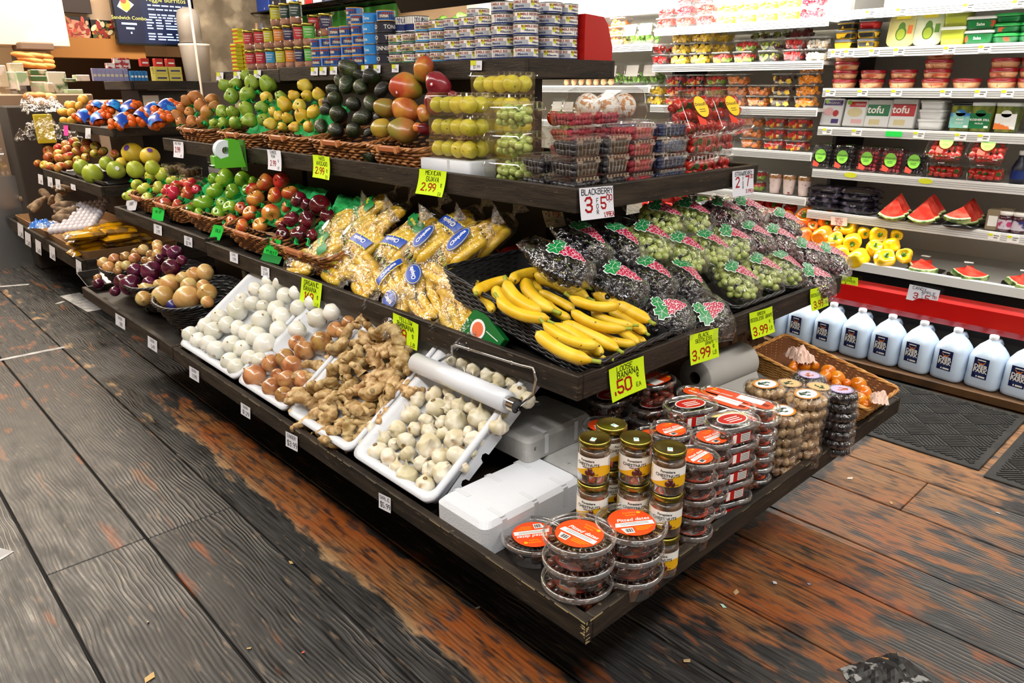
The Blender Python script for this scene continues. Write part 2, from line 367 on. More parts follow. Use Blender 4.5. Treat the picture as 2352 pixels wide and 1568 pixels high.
at = fl.data.attributes.new('plank', 'FLOAT_VECTOR', 'POINT')
for i, c in enumerate(cols): at.data[i].vector = c
def struct(name, mb, mats): o = mb.build(name, mats); o['kind'] = 'structure'; return o
mw = M('wall_paint_cream', 'c9a983', .8, bump=.1)
ms = M('stone_wall', '8f8470', .8, c2='6a604f', nscale=3, c3='aa9e86', c3r=(.5, .62), c3s=4, bump=.6, bscale=14)
struct('wall_right', MB().box(3.95, -3.2, 0, 4.05, 12.9, 3.2), mw)
struct('wall_back', MB().box(-4.2, 12.9, 0, 4.05, 13, 3.2), mw)
struct('wall_left', MB().box(-4.25, -3.2, 0, -4.15, 12.95, 3.2), mw)
struct('ceiling', MB().box(-4.2, -3.2, 3.15, 4.05, 12.95, 3.25), M('ceiling_white', 'd8d2c8', .8))
# ================= stained-timber display stands =================
WD = M('dark_stained_timber', '1a1510', .55, spec=.3, c2='372d23', nscale=5, nstretch=(1.2, 1.2, 9), ramp=(.35, .7), c3='5c4e3c', c3r=(.66, .72), c3s=26, bump=.35, bscale=22)
WDL = M('dark_shelf_floor', '15110e', .5, c2='241d18', nscale=4, bump=.2)
WORN = M('worn_raw_edge', '9a8558', .7, c2='4b4030', nscale=30, ramp=(.40, .58))
CORE = M('core_panel', '1c1611', .6, c2='2b221a', nscale=4, nstretch=(1, 1, .3), bump=.2)
def shelf(root, x0, y0, x1, y1, z, bh, t=.022, sides='xyXY', drop=.035, wy=None):
    s = MB().box(x0+.006, y0+.006, z-bh+.004, x1-.006, y1-.006, z-drop, 0).build('shelf', WDL, root)
    def bd(a, worn=False):
        o = MB().bbox(*a, .0025).build('rim_board', WD, s); return o
    if 'x' in sides: bd((x0, y0, z-bh, x0+t, y1, z))
    if 'X' in sides: bd((x1-t, y0, z-bh, x1, y1, z))
    xa = x0+(t+.001 if 'x' in sides else 0); xb = x1-(t+.001 if 'X' in sides else 0)
    if 'y' in sides: bd((xa, y0, z-bh, xb, y0+t, z))
    if 'Y' in sides: bd((xa, y1-t, z-bh, xb, y1, z))
    return s
ZB, ZM, ZU, ZT = .42, .76, 1.165, 1.51
def reroot(root, base):
    b = V(base); root.location = b
    for c in root.children: c.location = c.location - b
st = empty('display_stand', label='dark timber four-tier produce stand nearest the camera, its corner at the floor boards', cat='stand', group='dark timber produce stands')
shelf(st, 0, 0, 1.62, 2.232, ZB, .056)
shelf(st, .32, .32, 1.78, 2.58, ZM, .066, .02)
shelf(st, .55, .55, 1.50, 2.50, ZU, .066, .02)
shelf(st, .85, 1.055, 1.31, 2.76, ZT, .062, .02, drop=.003)
MB().box(.62, .60, 0, 1.30, 2.20, ZB-.06).build('plinth', CORE, st)
MB().box(.66, .66, ZB-.05, 1.25, 2.5, ZM-.07).build('core_panel', CORE, st)
MB().box(.80, .90, ZM-.04, 1.22, 2.48, ZU-.07).build('core_panel', CORE, st)
MB().box(.93, 1.22, ZU-.04, 1.10, 2.70, ZT-.062).build('core_panel', CORE, st)
mb = MB(); mb.box(.34, 2.205, ZB-.034, .66, 2.225, ZM-.07); mb.box(.325, 2.20, ZB-.034, .34, 2.23, ZM-.07, 1); mb.build('divider_panel', [CORE, WD], st)
rg = random.Random(9)
for (ax, ay, bx_, by) in ((-.0006, .012, -.0006, 2.2), (.012, -.0006, 1.6, -.0006)):
    b = MB(); t = 0
    while t < 1:
        l = rg.uniform(.004, .03); h = rg.uniform(.0008, .0032)*(1.6 if t < .06 else 1)
        if rg.random() < (.95 if t < .12 else .55):
            p, q = V((ax, ay, 0)).lerp(V((bx_, by, 0)), t), V((ax, ay, 0)).lerp(V((bx_, by, 0)), min(1, t+l)); n = V((-.0005, 0, 0)) if ax < 0 else V((0, -.0005, 0))
            b.add([p+n+V((0, 0, ZB-.0015)), q+n+V((0, 0, ZB-.0015)), q+n+V((0, 0, ZB-.0015-h*rg.uniform(.2, 1))), p+n+V((0, 0, ZB-.0015-h))], [(0, 1, 2, 3)], 0)
        t += l*rg.uniform(1, 1.6)
    b.build('worn_edge', M('raw_chipped_wood', 'a8966a', .7), st)
b = MB()
for k in range(26):
    z = ZB-.056+rg.random()*.053; l = rg.uniform(.003, .016)
    if k % 2: b.box(-.0008, .001, z, -.0003, l, z+rg.uniform(.0006, .002))
    else: b.box(.001, -.0008, z, l, -.0003, z+rg.uniform(.0006, .002))
b.build('worn_corner', M('raw_chipped_wood', 'a8966a'), st)
reroot(st, (.9, 1.3, 0))
s2 = empty('display_stand', label='second dark timber produce stand, holding black onion baskets low and pears high', cat='stand', group='dark timber produce stands')
shelf(s2, 0, 2.24, 1.5, 3.546, ZB, .056)
shelf(s2, .32, 2.585, 1.5, 3.90, ZM+.012, .066, .02)
shelf(s2, .55, 2.505, 1.45, 3.62, ZU-.008, .066, .02)
shelf(s2, .85, 2.765, 1.31, 3.50, ZT-.008, .062, .02, drop=.003)
MB().box(.60, 2.3, 0, 1.30, 3.4, ZB-.06).build('plinth', CORE, s2)
MB().box(.70, 2.52, ZB-.05, 1.25, 3.5, ZM-.06).build('core_panel', CORE, s2)
MB().box(.85, 2.62, ZM-.03, 1.22, 3.5, ZU-.08).build('core_panel', CORE, s2)
MB().box(.95, 2.78, ZU-.05, 1.12, 3.4, ZT-.072).build('core_panel', CORE, s2)
reroot(s2, (.8, 2.9, 0))
s3 = empty('display_stand', label='far dark timber produce stand, holding bagged roots low and bagged tangerines high', cat='stand', group='dark timber produce stands')
shelf(s3, .18, 4.25, 1.5, 6.4, ZB, .09)
shelf(s3, .37, 4.30, 1.5, 5.75, .842, .066, .02)
shelf(s3, .50, 4.33, 1.45, 5.6, 1.18, .05, .02)
shelf(s3, .70, 4.50, 1.14, 5.05, 1.46, .055, .02, drop=.003)
MB().box(.7, 4.6, 0, 1.3, 6.2, ZB-.1).build('plinth', CORE, s3)
MB().box(.8, 4.7, ZB-.07, 1.25, 5.9, .77).build('core_panel', CORE, s3)
MB().box(.8, 4.75, .80, 1.22, 5.5, 1.12).build('core_panel', CORE, s3)
mb = MB(); mb.box(.78, 4.62, 1.15, 1.10, 4.98, 1.40); mb.box(.80, 4.615, 1.18, .90, 4.62, 1.37, 1); mb.build('core_panel', [CORE, M('pinned_paper', 'd8cdbd', .8)], s3)
reroot(s3, (.9, 5.1, 0))
# ================= open refrigerated wall case =================
WH = M('white_enamel', 'dcdcd8', .35); WHG = M('white_case_liner', 'e2ddd2', .5); RED = M('red_bumper', 'a30f0c', .22, coat=.4); BLK = M('black_gloss', '0c0c0d', .25)
GR = M('case_groove', '77777a', .5); DKW = M('dark_case_interior', '3b3835', .6); STEEL = M('brushed_steel', 'b9b9b9', .3, 1)
LAMP = M('fluorescent_tube', 'fffbf0', .5, emit=9)
CS = empty('refrigerated_case', label='long white open refrigerated wall case with red bumper behind the stands', cat='refrigerator')
mb = MB()
mb.loft([[(x, y, z) for x, z in ((3.02, .33), (3.03, .30), (3.12, .28), (3.12, .44), (3.06, .44), (3.03, .41))] for y in (-1.1, 4.9)], 0, False)
mb.build('bumper', RED, CS)
mb = MB(); mb.box(3.06, -1.1, .44, 3.12, 4.9, .49); mb.build('kick_band', BLK, CS)
mb = MB(); mb.box(3.13, -1.1, .02, 3.8, 4.9, .28); mb.build('base', DKW, CS)
mb = MB(); mb.box(3.05, -1.1, .49, 3.085, 4.9, .535); mb.box(3.085, -1.1, .47, 3.9, 4.9, .50); mb.build('deck', WH, CS)
mb = MB(); mb.box(3.84, -1.1, .50, 3.9, 4.9, 2.22); mb.build('back_panel', WHG, CS)
mb = MB(); mb.loft([[(x, y, z) for x, z in ((3.10, 2.02), (3.0, 2.20), (3.0, 2.50), (3.92, 2.50), (3.92, 2.22), (3.2, 2.22), (3.14, 2.06))] for y in (-1.1, 4.9)], 0, False); mb.build('canopy', BLK, CS)
mb = MB(); mb.box(3.14, -1.1, 2.05, 3.2, 4.9, 2.08); mb.build('canopy_trim', STEEL, CS)
for y in (-.9, .5, 1.9, 3.3):
    mb = MB(); mb.tube([(3.22, y, 2.10), (3.22, y+1.3, 2.10)], .016, 10); mb.build('lamp_tube', LAMP, CS)
for y in (1.155, 2.3): 
    mb = MB(); mb.box(3.45, y-.01, .5, 3.84, y+.01, 2.2); mb.build('upright', DKW, CS)
def cshelf(y0, y1, z, x0=3.20, x1=3.82, th=.045):
    mb = MB(); mb.box(x0+.012, y0, z-.022, x1, y1, z-.004); mb.build('shelf', WH, CS)
    sh = CS.children[-1]
    mb = MB(); mb.box(x0, y0, z-th, x0+.012, y1, z, 0)
    for k in range(3): mb.box(x0-.0008, y0, z-.014-.010*k, x0, y1, z-.0125-.010*k, 1)
    mb.build('price_rail', [WH, GR], sh)
AZ = [.755, .985, 1.213, 1.413, 1.61, 1.795]
for z in AZ: cshelf(-1.1, 1.145, z)
BZ = [.82, 1.07, 1.31, 1.555, 1.77]
for z in BZ: cshelf(1.165, 2.29, z)
CZ = [1.19, 1.43, 1.685]
for z in CZ: cshelf(2.31, 4.9, z)
reroot(CS, (3.4, 1.9, 0))
for y, pw_ in ((-.9, 42), (.9, 62), (2.7, 95)): area('case_lamp', (3.13, y+.75, 2.03), (0, math.radians(-28), 0), .10, 1.7, pw_, (1, .98, .92))
for zz, y0, y1 in ((.78, -.7, 1.1), ):
    pass
# rubber mat and jug platform
mb = MB()
def matgrid(mb, x0, y0, x1, y1):
    mb.bbox(x0, y0, 0, x1, y1, .008, .003, 0); s = .11; c = .7071; m = .03
    for i in range(-30, 30):
        for j in range(-30, 30):
            for k in range(7):
                o = (k-3)*s/7; A, B = ((i*s-s*.46, j*s+o), (i*s+s*.46, j*s+o)) if (i+j) % 2 else ((i*s+o, j*s-s*.46), (i*s+o, j*s+s*.46))
                P = [((u-v)*c+(x0+x1)/2, (u+v)*c+(y0+y1)/2) for u, v in (A, B)]
                Q = [(P[0][0]+(P[1][0]-P[0][0])*t/10, P[0][1]+(P[1][1]-P[0][1])*t/10) for t in range(11)]; Q = [(p, q) for p, q in Q if x0+m < p < x1-m and y0+m < q < y1-m]
                if len(Q) > 1:
                    (ax, ay), (bx_, by) = Q[0], Q[-1]; d = V((bx_-ax, by-ay, 0)).normalized()*.0045; e = V((-d.y, d.x, 0)); mb.slab([(ax-e.x, ay-e.y, .0082), (bx_-e.x, by-e.y, .0082), (bx_+e.x, by+e.y, .0082), (ax+e.x, ay+e.y, .0082)], (0, 0, .0035), 0)
    return
RUB = M('black_rubber', '131210', .6, c2='23211d', nscale=20)
matgrid(mb, 2.15, -.165, 2.86, 2.3); o = mb.build('floor_mat', RUB); tag(o, 'black rubber mat with parquet ribs along the red-bumper case', 'mat')
mb = MB(); matgrid(mb, 2.11, -1.6, 2.86, -.19); o = mb.build('floor_mat', RUB); tag(o, 'second black rubber mat cut off at the right picture edge', 'mat')
mb = MB(); mb.bbox(2.87, -1.0, .012, 3.12, 1.2, .055, .004); mb.box(2.9, -.9, 0, 3.1, -.8, .012); mb.box(2.9, .2, 0, 3.1, .3, .012); mb.box(2.9, 1.0, 0, 3.1, 1.1, .012)
o = mb.build('floor_board', M('walnut_board', '5a3d1f', .45, c2='3a2715', nscale=6, nstretch=(8, 1, 1), bump=.1)); tag(o, 'brown wooden board on the floor under the water jugs', 'board')
# ================= produce kinds =================
def fruitmesh(name, prof, mat, n=20, m=14, mod=None, disp=0, dsc=20, bend=0, R=.037, seed=0):
    """prof(t) t 0(top)..1(bottom) -> (r,z) in units of R"""
    b = MB(); rings = []
    for i in range(m+1):
        t = i/m; r, z = prof(t); r = max(r, .012)
        ring = []
        for j in range(n):
            a = 2*pi*j/n; k = mod(a, t) if mod else 1
            p = V((r*k*cos(a)+bend*z*z, r*k*sin(a), z))
            if disp: p += p.normalized()*disp*nz(p+V((seed*5, 0, 0)), dsc)
            ring.append(tuple(p*R))
        rings.append(ring)
    rings.reverse(); b.loft(rings, 0, True); return b.mesh(name, mat)
def P_apple(t):
    a = t*pi; return sin(a)*(1+.07*cos(a)), cos(a)*.88-.36*math.exp(-(a/.42)**2)+.22*math.exp(-((pi-a)/.36)**2)
def P_round(t): a = t*pi; return sin(a), cos(a)
def P_onion(t):
    a = t*pi; return sin(a)**.92, cos(a)*.88+.16*math.exp(-(a/.22)**2)-.08*math.exp(-((pi-a)/.25)**2)
def P_pear(t):
    a = t*pi; z = cos(a)*1.03+.06-.16*math.exp(-(a/.3)**2)+.14*math.exp(-((pi-a)/.3)**2); return sin(a)*(1-.20*(1+cos(a))*.62), z
def P_avo(t):
    a = t*pi; return sin(a)*(.98-.20*(1+cos(a))*.6), cos(a)*1.22
def P_guava(t): a = t*pi; return sin(a)*(1-.12*cos(a)), cos(a)*1.08+.05
def P_tang(t): a = t*pi; return sin(a), cos(a)*.82-.10*math.exp(-(a/.3)**2)
lobe5 = lambda a, t: 1+.035*cos(5*a)*max(0, t-.55)*2.2
stemM = M('stem_brown', '3a2a14', .8); calM = M('calyx_dark', '2b2113', .9); stkM = M('fruit_sticker', 'e8e8e4', .4); rootM = M('root_hairs', '8a7553', .9)
stemP = MB().tube([(0, 0, -.3), (.02, 0, 0), (.09, .03, .28)], .055, 5).mesh('stem', stemM)
calP = MB().ball((0, 0, 0), .14, 7, 4, 0, (1, 1, .35)).mesh('calyx', calM)
def stickmesh(nm, mats, R=1.0, at=(0, -.85, .5), rad=.2, inner=None):
    b = MB(); d = V(at).normalized(); f = frame(d*1.012*R, d.cross(V((0, 0, 1))), d.cross(d.cross(V((0, 0, 1)))))
    b.T(f); b.add([(rad*cos(a)*1.0, rad*sin(a)*1.15, -.5*rad*rad) for a in [2*pi*i/12 for i in range(12)]]+[(0, 0, .003)], [(i, (i+1) % 12, 12) for i in range(12)], 0, True)
    if inner: b.add([(rad*.6*cos(a), rad*.6*sin(a), .012) for a in [2*pi*i/10 for i in range(10)]], [tuple(range(10))], 1)
    return b.mesh(nm, mats)
stickW = stickmesh('sticker', stkM); stickM = stickmesh('sticker', [M('red_sticker', 'c8323a', .4), stkM], rad=.17, inner=1)
class Kind:
    """a kind of produce: several body meshes plus parts (name, mesh, location, scale) in units of R"""
    def __init__(s, name, cat, R, bodies, parts=(), sticker=None, pstick=.0): s.name, s.cat, s.R, s.b, s.parts, s.st, s.ps = name, cat, R, bodies, parts, sticker, pstick
    def put(s, loc, r, rot, rng=random):
        k = r/s.R; o = put(rng.choice(s.b), s.name, None, loc, rot, k)
        for nm, me, l, sc in s.parts: put(me, nm, o, V(l)*s.R, (0, 0, rng.uniform(0, 6)), sc*s.R)
        if s.st and rng.random() < s.ps: put(s.st, 'sticker', o, (0, 0, 0), (0, 0, rng.uniform(0, 6)), s.R)
        return o
def rgt(): return random.Random(5)
K = {}
def apple(nm, mat, R=.037, el=1.0, st=.25):
    f = (lambda t: (P_apple(t)[0], P_apple(t)[1]*el))
    return Kind(nm, 'apple', R, [fruitmesh(nm, f, mat, mod=lobe5, disp=.06, dsc=1.2, R=R, seed=i) for i in range(3)],
                [('stem', stemP, (0, 0, .62*el), 1), ('calyx', calP, (0, 0, -.72*el), .9)], stickW, st)
K['gala'] = apple('gala_apple', M('gala_skin', 'b23322', .22, c2='d98a3c', nscale=14, nstretch=(1, 1, .35), ramp=(.48, .66), coat=.3, objvar=.12, grad=(2, .012, .036, 'd9a648')))
K['granny'] = apple('green_apple', M('granny_skin', '6d9b22', .2, c2='86ad30', nscale=20, c3='b9cc7a', c3r=(.68, .7), c3s=160, coat=.3, objvar=.1))
K['pink'] = apple('pink_apple', M('pink_skin', 'b3242c', .22, c2='d9584a', nscale=14, nstretch=(1, 1, .35), ramp=(.5, .7), coat=.3, objvar=.12, grad=(2, .018, .040, 'd8b04c')))
K['gold'] = apple('golden_apple', M('gold_skin', 'a9bb3a', .3, c2='c8c552', nscale=18, coat=.15, objvar=.1))
K['reddel'] = apple('red_delicious_apple', M('red_del_skin', '3d0a14', .16, c2='66121c', nscale=16, nstretch=(1, 1, .3), coat=.5, objvar=.15), el=1.06, st=.1)
K['fuji'] = apple('mixed_apple', M('fuji_skin', 'b0452c', .3, c2='bfae45', nscale=16, ramp=(.4, .62), objvar=.25, coat=.2))
def onion(nm, mat, R=.036):
    o = Kind(nm, 'onion', R, [fruitmesh(nm, P_onion, mat, disp=.05, dsc=1.2, R=R, seed=i, mod=lambda a, t: 1+.012*cos(9*a)) for i in range(4)])
    root = MB()
    for k in range(9):
        a = k*.7; root.tube([(0, 0, -.86), (.10*cos(a), .10*sin(a), -.93), (.16*cos(a+1), .16*sin(a+1), -.98)], .025, 4)
    neck = MB(); neck.lathe([(.12, .96), (.07, 1.04), (.08, 1.12), (.03, 1.16)], 7, 0)
    o.parts = [('root_tuft', root.mesh('root_tuft', rootM), (0, 0, 0), 1), ('dry_neck', neck.mesh('dry_neck', M('dry_neck', 'a88d5d', .7)), (0, 0, 0), 1)]
    return o
K['wonion'] = onion('white_onion', M('white_onion_skin', 'd2d0c0', .22, c2='e2e1d8', nscale=12, nstretch=(1, 1, .15), coat=.35, sss=.12, objvar=.07, c3='b4b98e', c3r=(.62, .82), c3s=22))
K['bonion'] = onion('brown_onion', M('brown_onion_skin', '8c5630', .25, c2='b98656', nscale=30, nstretch=(1, 1, .12), coat=.4, objvar=.18, c3='b99a55', c3r=(.58, .75), c3s=12))
K['yonion'] = onion('yellow_onion', M('yellow_onion_skin', 'b5854a', .32, c2='cbb374', nscale=22, nstretch=(1, 1, .2), coat=.2, objvar=.12, c3='7a4f28', c3r=(.66, .72), c3s=26))
K['ronion'] = onion('red_onion', M('red_onion_skin', '3b0c20', .2, c2='642040', nscale=24, nstretch=(1, 1, .15), coat=.5, objvar=.15))
def pearK(nm, cat, mat, R=.036, prof=P_pear, **k):
    return Kind(nm, cat, R, [fruitmesh(nm, prof, mat, disp=.22, dsc=1.3, R=R, seed=i) for i in range(4)], [('stem', stemP, (0, 0, .93), 1.1), ('calyx', calP, (0, 0, -.86), 1)], stickW, k.get('st', .15))
K['gpear'] = pearK('green_pear', 'pear', M('green_pear_skin', '7d9a2b', .4, c2='93ad3f', nscale=25, c3='5b6d1c', c3r=(.62, .7), c3s=90, objvar=.08), .037)
K['ypear'] = pearK('yellow_pear', 'pear', M('yellow_pear_skin', 'c9a227', .4, c2='d8c04a', nscale=14, ramp=(.35, .6), c3='c9783a', c3r=(.58, .72), c3s=13, objvar=.08), .034)
K['bpear'] = pearK('brown_pear', 'pear', M('brown_pear_skin', 'a5672a', .55, c2='bb7f3c', nscale=20, objvar=.1), .036)
K['avocado'] = Kind('avocado', 'avocado', .036, [fruitmesh('avocado', P_avo, M('avocado_skin', '1c2513', .22, c2='33401a', nscale=14, c3='0f0f10', c3r=(.45, .62), c3s=8, bump=1.0, bscale=190, objvar=.25, coat=.35), disp=.1, dsc=1.3, R=.036, seed=i, n=22) for i in range(3)],
                    [('stem_end', MB().ball((0, 0, 1.22), .13, 7, 4, 0, (1, 1, .5)).mesh('stem_end', stemM), (0, 0, 0), 1)])
mangoM = [M('mango_red', 'b1472c', .32, c2='c98a35', nscale=11, ramp=(.42, .62), c3='7f8c2c', c3r=(.55, .72), c3s=9, coat=.25, objvar=.1), M('mango_crimson', '5e0f1e', .25, c2='8a2430', nscale=10, coat=.3, c3='8f5a35', c3r=(.62, .75), c3s=9),
          M('mango_yellow', 'c79b34', .32, c2='a58d35', nscale=9, coat=.2, objvar=.08), M('mango_green', '7d7d2e', .32, c2='a06a35', nscale=9, coat=.2, c3='8b2f3a', c3r=(.55, .65), c3s=7)]
def P_mango(t): a = t*pi; return sin(a)*(1+.05*cos(a)), cos(a)*1.25
for i, mm in enumerate(mangoM):
    K['mango%d' % i] = Kind('mango', 'mango', .046, [fruitmesh('mango', P_mango, mm, disp=.16, dsc=1.1, R=.046, seed=i, n=24, m=18, mod=lambda a, t: 1+.06*cos(a))], [('stem', stemP, (.04, 0, 1.2), .9)], stickM, .6)
def P_pom(t): a = t*pi; return sin(a), cos(a)*.95
K['pomelo'] = Kind('pomelo', 'pomelo', .07, [fruitmesh('pomelo', lambda t: (P_pear(t)[0]*1.04, P_pear(t)[1]*.92), M('pomelo_skin', '93a52f', .35, c2='a8b53e', nscale=10, bump=.3, bscale=150, objvar=.1), disp=.05, dsc=1, R=.07, seed=i) for i in range(2)], [('stem_scar', calP, (0, 0, 1.02), .6)], stickW, .6)
K['ypomelo'] = Kind('yellow_pomelo', 'pomelo', .07, [fruitmesh('yellow_pomelo', P_pom, M('pomelo_yellow', 'c8a727', .35, c2='d3b83c', nscale=10, bump=.3, bscale=150), disp=.05, dsc=1, R=.07)], [('stem_scar', calP, (0, 0, .92), .6)], stickmesh('sticker', M('violet_sticker', '5a3a8a', .4), at=(0, -.5, .8), rad=.26), 1)
K['citrus'] = Kind('yellow_citrus', 'citrus', .04, [fruitmesh('yellow_citrus', P_tang, M('citrus_skin', 'd0992f', .35, c2='d8ac48', nscale=8, bump=.3, bscale=200, objvar=.08), R=.04)], [('calyx', calP, (0, 0, .74), .5)])
K['tang'] = Kind('orange_persimmon', 'fruit', .034, [fruitmesh('orange_persimmon', lambda t: (sin(t*pi), cos(t*pi)*1.12), M('orange_skin', 'd06a08', .18, c2='e08a18', nscale=9, coat=.6, objvar=.06), disp=.08, dsc=1.2, R=.034, seed=i) for i in range(2)])
K['guava'] = Kind('guava', 'guava', .026, [fruitmesh('guava', P_guava, M('guava_skin', 'b9ad28', .4, c2='cdbf3c', nscale=12, c3='4c3d16', c3r=(.68, .72), c3s=90, objvar=.12, bump=.4, bscale=60), disp=.1, dsc=1.4, R=.026, seed=i) for i in range(3)], [('calyx', MB().ball((0, 0, 1.1), .2, 8, 4, 0, (1, 1, .4)).mesh('calyx', calM), (0, 0, 0), 1)])
# garlic: lobed bulb with twisted neck and root plate
def garl(seed):
    rg = random.Random(seed); nl = rg.choice((7, 8, 9)); ph = rg.uniform(0, 6)
    def prof(t):
        a = t*pi; s_ = sin(a)**.85; r = s_ if t > .3 else s_*(.25+.75*(t/.3)**1.3)
        return r, cos(a)*.80+.75*math.exp(-(a/.30)**2)-.02
    return fruitmesh('garlic_bulb', prof, GARM, n=36, m=20, mod=lambda a, t: 1+(.075*abs(sin(nl*a/2+ph+t*.5))-.03)*min(1, t*3)+.04*cos(a*2+ph), disp=.10, dsc=1.8, R=.027, seed=seed)
GARM = M('garlic_skin', 'c2b795', .45, c2='d9d3c2', nscale=26, nstretch=(1, 1, .2), c3='a5824c', c3r=(.60, .74), c3s=26, sss=.1, objvar=.08, bump=.3, bscale=70)
rp = MB(); rp.lathe([(.24, -.80), (.22, -.84), (.12, -.87)], 14, 0)
for k in range(16):
    a = k*.393; rp.tube([(.1*cos(a), .1*sin(a), -.86), (.18*cos(a), .18*sin(a), -.90), (.24*cos(a+.2), .24*sin(a+.2), -.88)], .022, 4)
K['garlic'] = Kind('garlic_bulb', 'garlic', .027, [garl(i) for i in range(6)], [('root_plate', rp.mesh('root_plate', M('garlic_root', '8a7048', .9)), (0, 0, 0), 1)])
# ginger hands
GINM = M('ginger_skin', '94713f', .6, c2='c4a878', nscale=38, c3='75592f', c3r=(.62, .74), c3s=45, bump=.6, bscale=90, objvar=.08)
CUT = M('ginger_cut_end', '8f7a52', .8)
def ginger(seed, big=1):
    rg = random.Random(seed); v = [(0, 0, 0)]; e = []; r = [.016*big]; d = V((1, 0, 0)); p = V((0, 0, 0)); spine = [0]
    for i in range(rg.choice((3, 4))):
        d = (d+V((0, rg.uniform(-.5, .5), rg.uniform(-.2, .2)))).normalized(); p = p+d*.025*big; v.append(tuple(p)); e.append((spine[-1], len(v)-1)); r.append(rg.uniform(.0125, .0185)*big); spine.append(len(v)-1)
    for s_ in spine:
        for sd in (-1, 1):
            if rg.random() < .72:
                q = V(v[s_]); dd = V((rg.uniform(-.3, .8), sd*1.0, rg.uniform(-.35, .35))).normalized(); L = rg.uniform(.6, 1.2)
                v.append(tuple(q+dd*.024*L*big)); e.append((s_, len(v)-1)); r.append(rg.uniform(.011, .0145)*big); k = len(v)-1
                if rg.random() < .6:
                    dd = (dd+V((rg.uniform(-.4, .6), 0, rg.uniform(-.3, .3)))).normalized(); v.append(tuple(V(v[k])+dd*.02*big)); e.append((k, len(v)-1)); r.append(rg.uniform(.009, .012)*big)
    c = sum((V(q) for q in v), V())/len(v); v = [tuple(V(q)-c) for q in v]
    me = skinmesh(v, e, r, 'ginger_root', [GINM], 2, lambda co: .0036*nz(co, 55)+.0018*sin(co.x*300+nz(co, 30)*4))
    return me, v[spine[-1]], r[spine[-1]], (V(v[spine[-1]])-V(v[spine[-2]])).normalized()
GING = [ginger(i, 1.0+.2*(i % 3)) for i in range(8)]
def put_ginger(i, loc, rot, sc=1):
    me, tip, r, d = GING[i % len(GING)]; o = put(me, 'ginger_root', None, loc, rot, sc)
    b = MB(); b.T(frame(V(tip)+d*(r*.62), d.cross(V((0, .1, 1))), d.cross(d.cross(V((0, .1, 1)))))); b.T(b.M @ Matrix.Rotation(pi/2, 4, 'X')) if False else None
    key = 'cut%d' % (i % len(GING))
    if key not in TXT: TXT[key] = MB().ball(tuple(V(tip)+d*r*.62), r*.45, 8, 5, 0).mesh('cut_end', CUT)
    put(TXT[key], 'cut_end', o); return o
# bananas
BAN = M('banana_skin', 'd6ab16', .42, c2='e2bd34', nscale=16, nstretch=(1, 1, 1), c3='5a3c10', c3r=(.705, .73), c3s=75, objvar=.05)
BTIP = M('banana_tip', '4b4a1c', .7); BTIPG = M('banana_stem', '8f9a2c', .6)
def banana(L=.19, R=.0185, curv=1.1, seed=0):
    rg = random.Random(seed); b = MB(); n = 14; Rc = L/curv; rings = []; tip = None
    for i in range(n+1):
        t = i/n; a = (t-.5)*curv; c = V((Rc*sin(a), 0, Rc*(1-cos(a))-Rc*(1-cos(curv/2))*.5)); tx = V((cos(a), 0, sin(a))); nn = V((-sin(a), 0, cos(a)))
        k = min(1, (t/.16)**.6 if t > 0 else 0, ((1-t)/.10)**.55 if t < 1 else 0); k = max(k, .30 if t < .5 else .22)
        rr_ = R*k; ring = []
        for j in range(15):
            q = 2*pi*j/15; f_ = 1+.045*cos(5*q); ring.append(tuple(c+V((0, 1, 0))*rr_*f_*cos(q)+nn*rr_*f_*sin(q)))
        rings.append(ring)
    b.loft(rings, 0, True)
    me = b.mesh('banana', BAN); a = -.5*curv; c0 = V((Rc*sin(a), 0, Rc*(1-cos(a))-Rc*(1-cos(curv/2))*.5)); t0 = -V((cos(a), 0, sin(a)))
    a = .5*curv; c1 = V((Rc*sin(a), 0, Rc*(1-cos(a))-Rc*(1-cos(curv/2))*.5)); t1 = V((cos(a), 0, sin(a)))
    s1 = MB().tube([c0-t0*.008, c0+t0*.012, c0+t0*.022], [R*.36, R*.30, R*.34], 7).mesh('stem', BTIPG)
    s2 = MB().tube([c1-t1*.004, c1+t1*.005], [R*.26, R*.17], 6).mesh('tip', BTIP)
    return me, s1, s2
BANS = [banana(.20, .0185, 1.0, 0), banana(.185, .018, 1.25, 1), banana(.17, .0175, .8, 2), banana(.15, .0175, 1.9, 3)]
def put_banana(k, loc=None, mat=None, parent=None, sc=1):
    me, a, b_ = BANS[k]; o = put(me, 'banana', parent); put(a, 'stem', o); put(b_, 'tip', o)
    if mat is not None: o.matrix_local = mat @ Matrix.Scale(sc, 4)
    return o
# ---------------- piling ----------------
def pile(kinds, lst, ox, oy, s, p0, n, label, group, lift=0., name=None, face=None, seed=1, tilt=.9, k=.93, rk=1.0, dz=0, ih=None):
    """fruits seen at crop positions (x,y,r), settled on the sloping plane of their tray and pushed apart"""
    rg = random.Random(seed); n = V(n).normalized(); P = []; R = []
    for x, y, r in lst:
        c = onp(ox+x*s, oy+y*s, p0, n); rr_ = r*s/ppm(c)*rk; P.append(c); R.append(rr_)
    P = relax(P, R, 80, k)
    out = []
    for i, (c, r) in enumerate(zip(P, R)):
        kd = K[kinds[i % len(kinds)] if not callable(kinds) else kinds(i, rg)]
        d = V((rg.uniform(-1, 1), rg.uniform(-1, 1), rg.uniform(-1, 1)))
        if face is not None: d = V(face)*(1 if rg.random() < .75 else -1)+d*tilt
        o = kd.put(c+V((0, 0, dz)), r, rotto(d, rg.uniform(0, 6)), rg)
        tag(o, label, kd.cat, group, auto=('rows', ih or max(14, 1.5*sum(q[2] for q in lst)/len(lst)*s))); out.append(o)
    return out
def N40(a): a = math.radians(a); return (-sin(a), 0, cos(a))
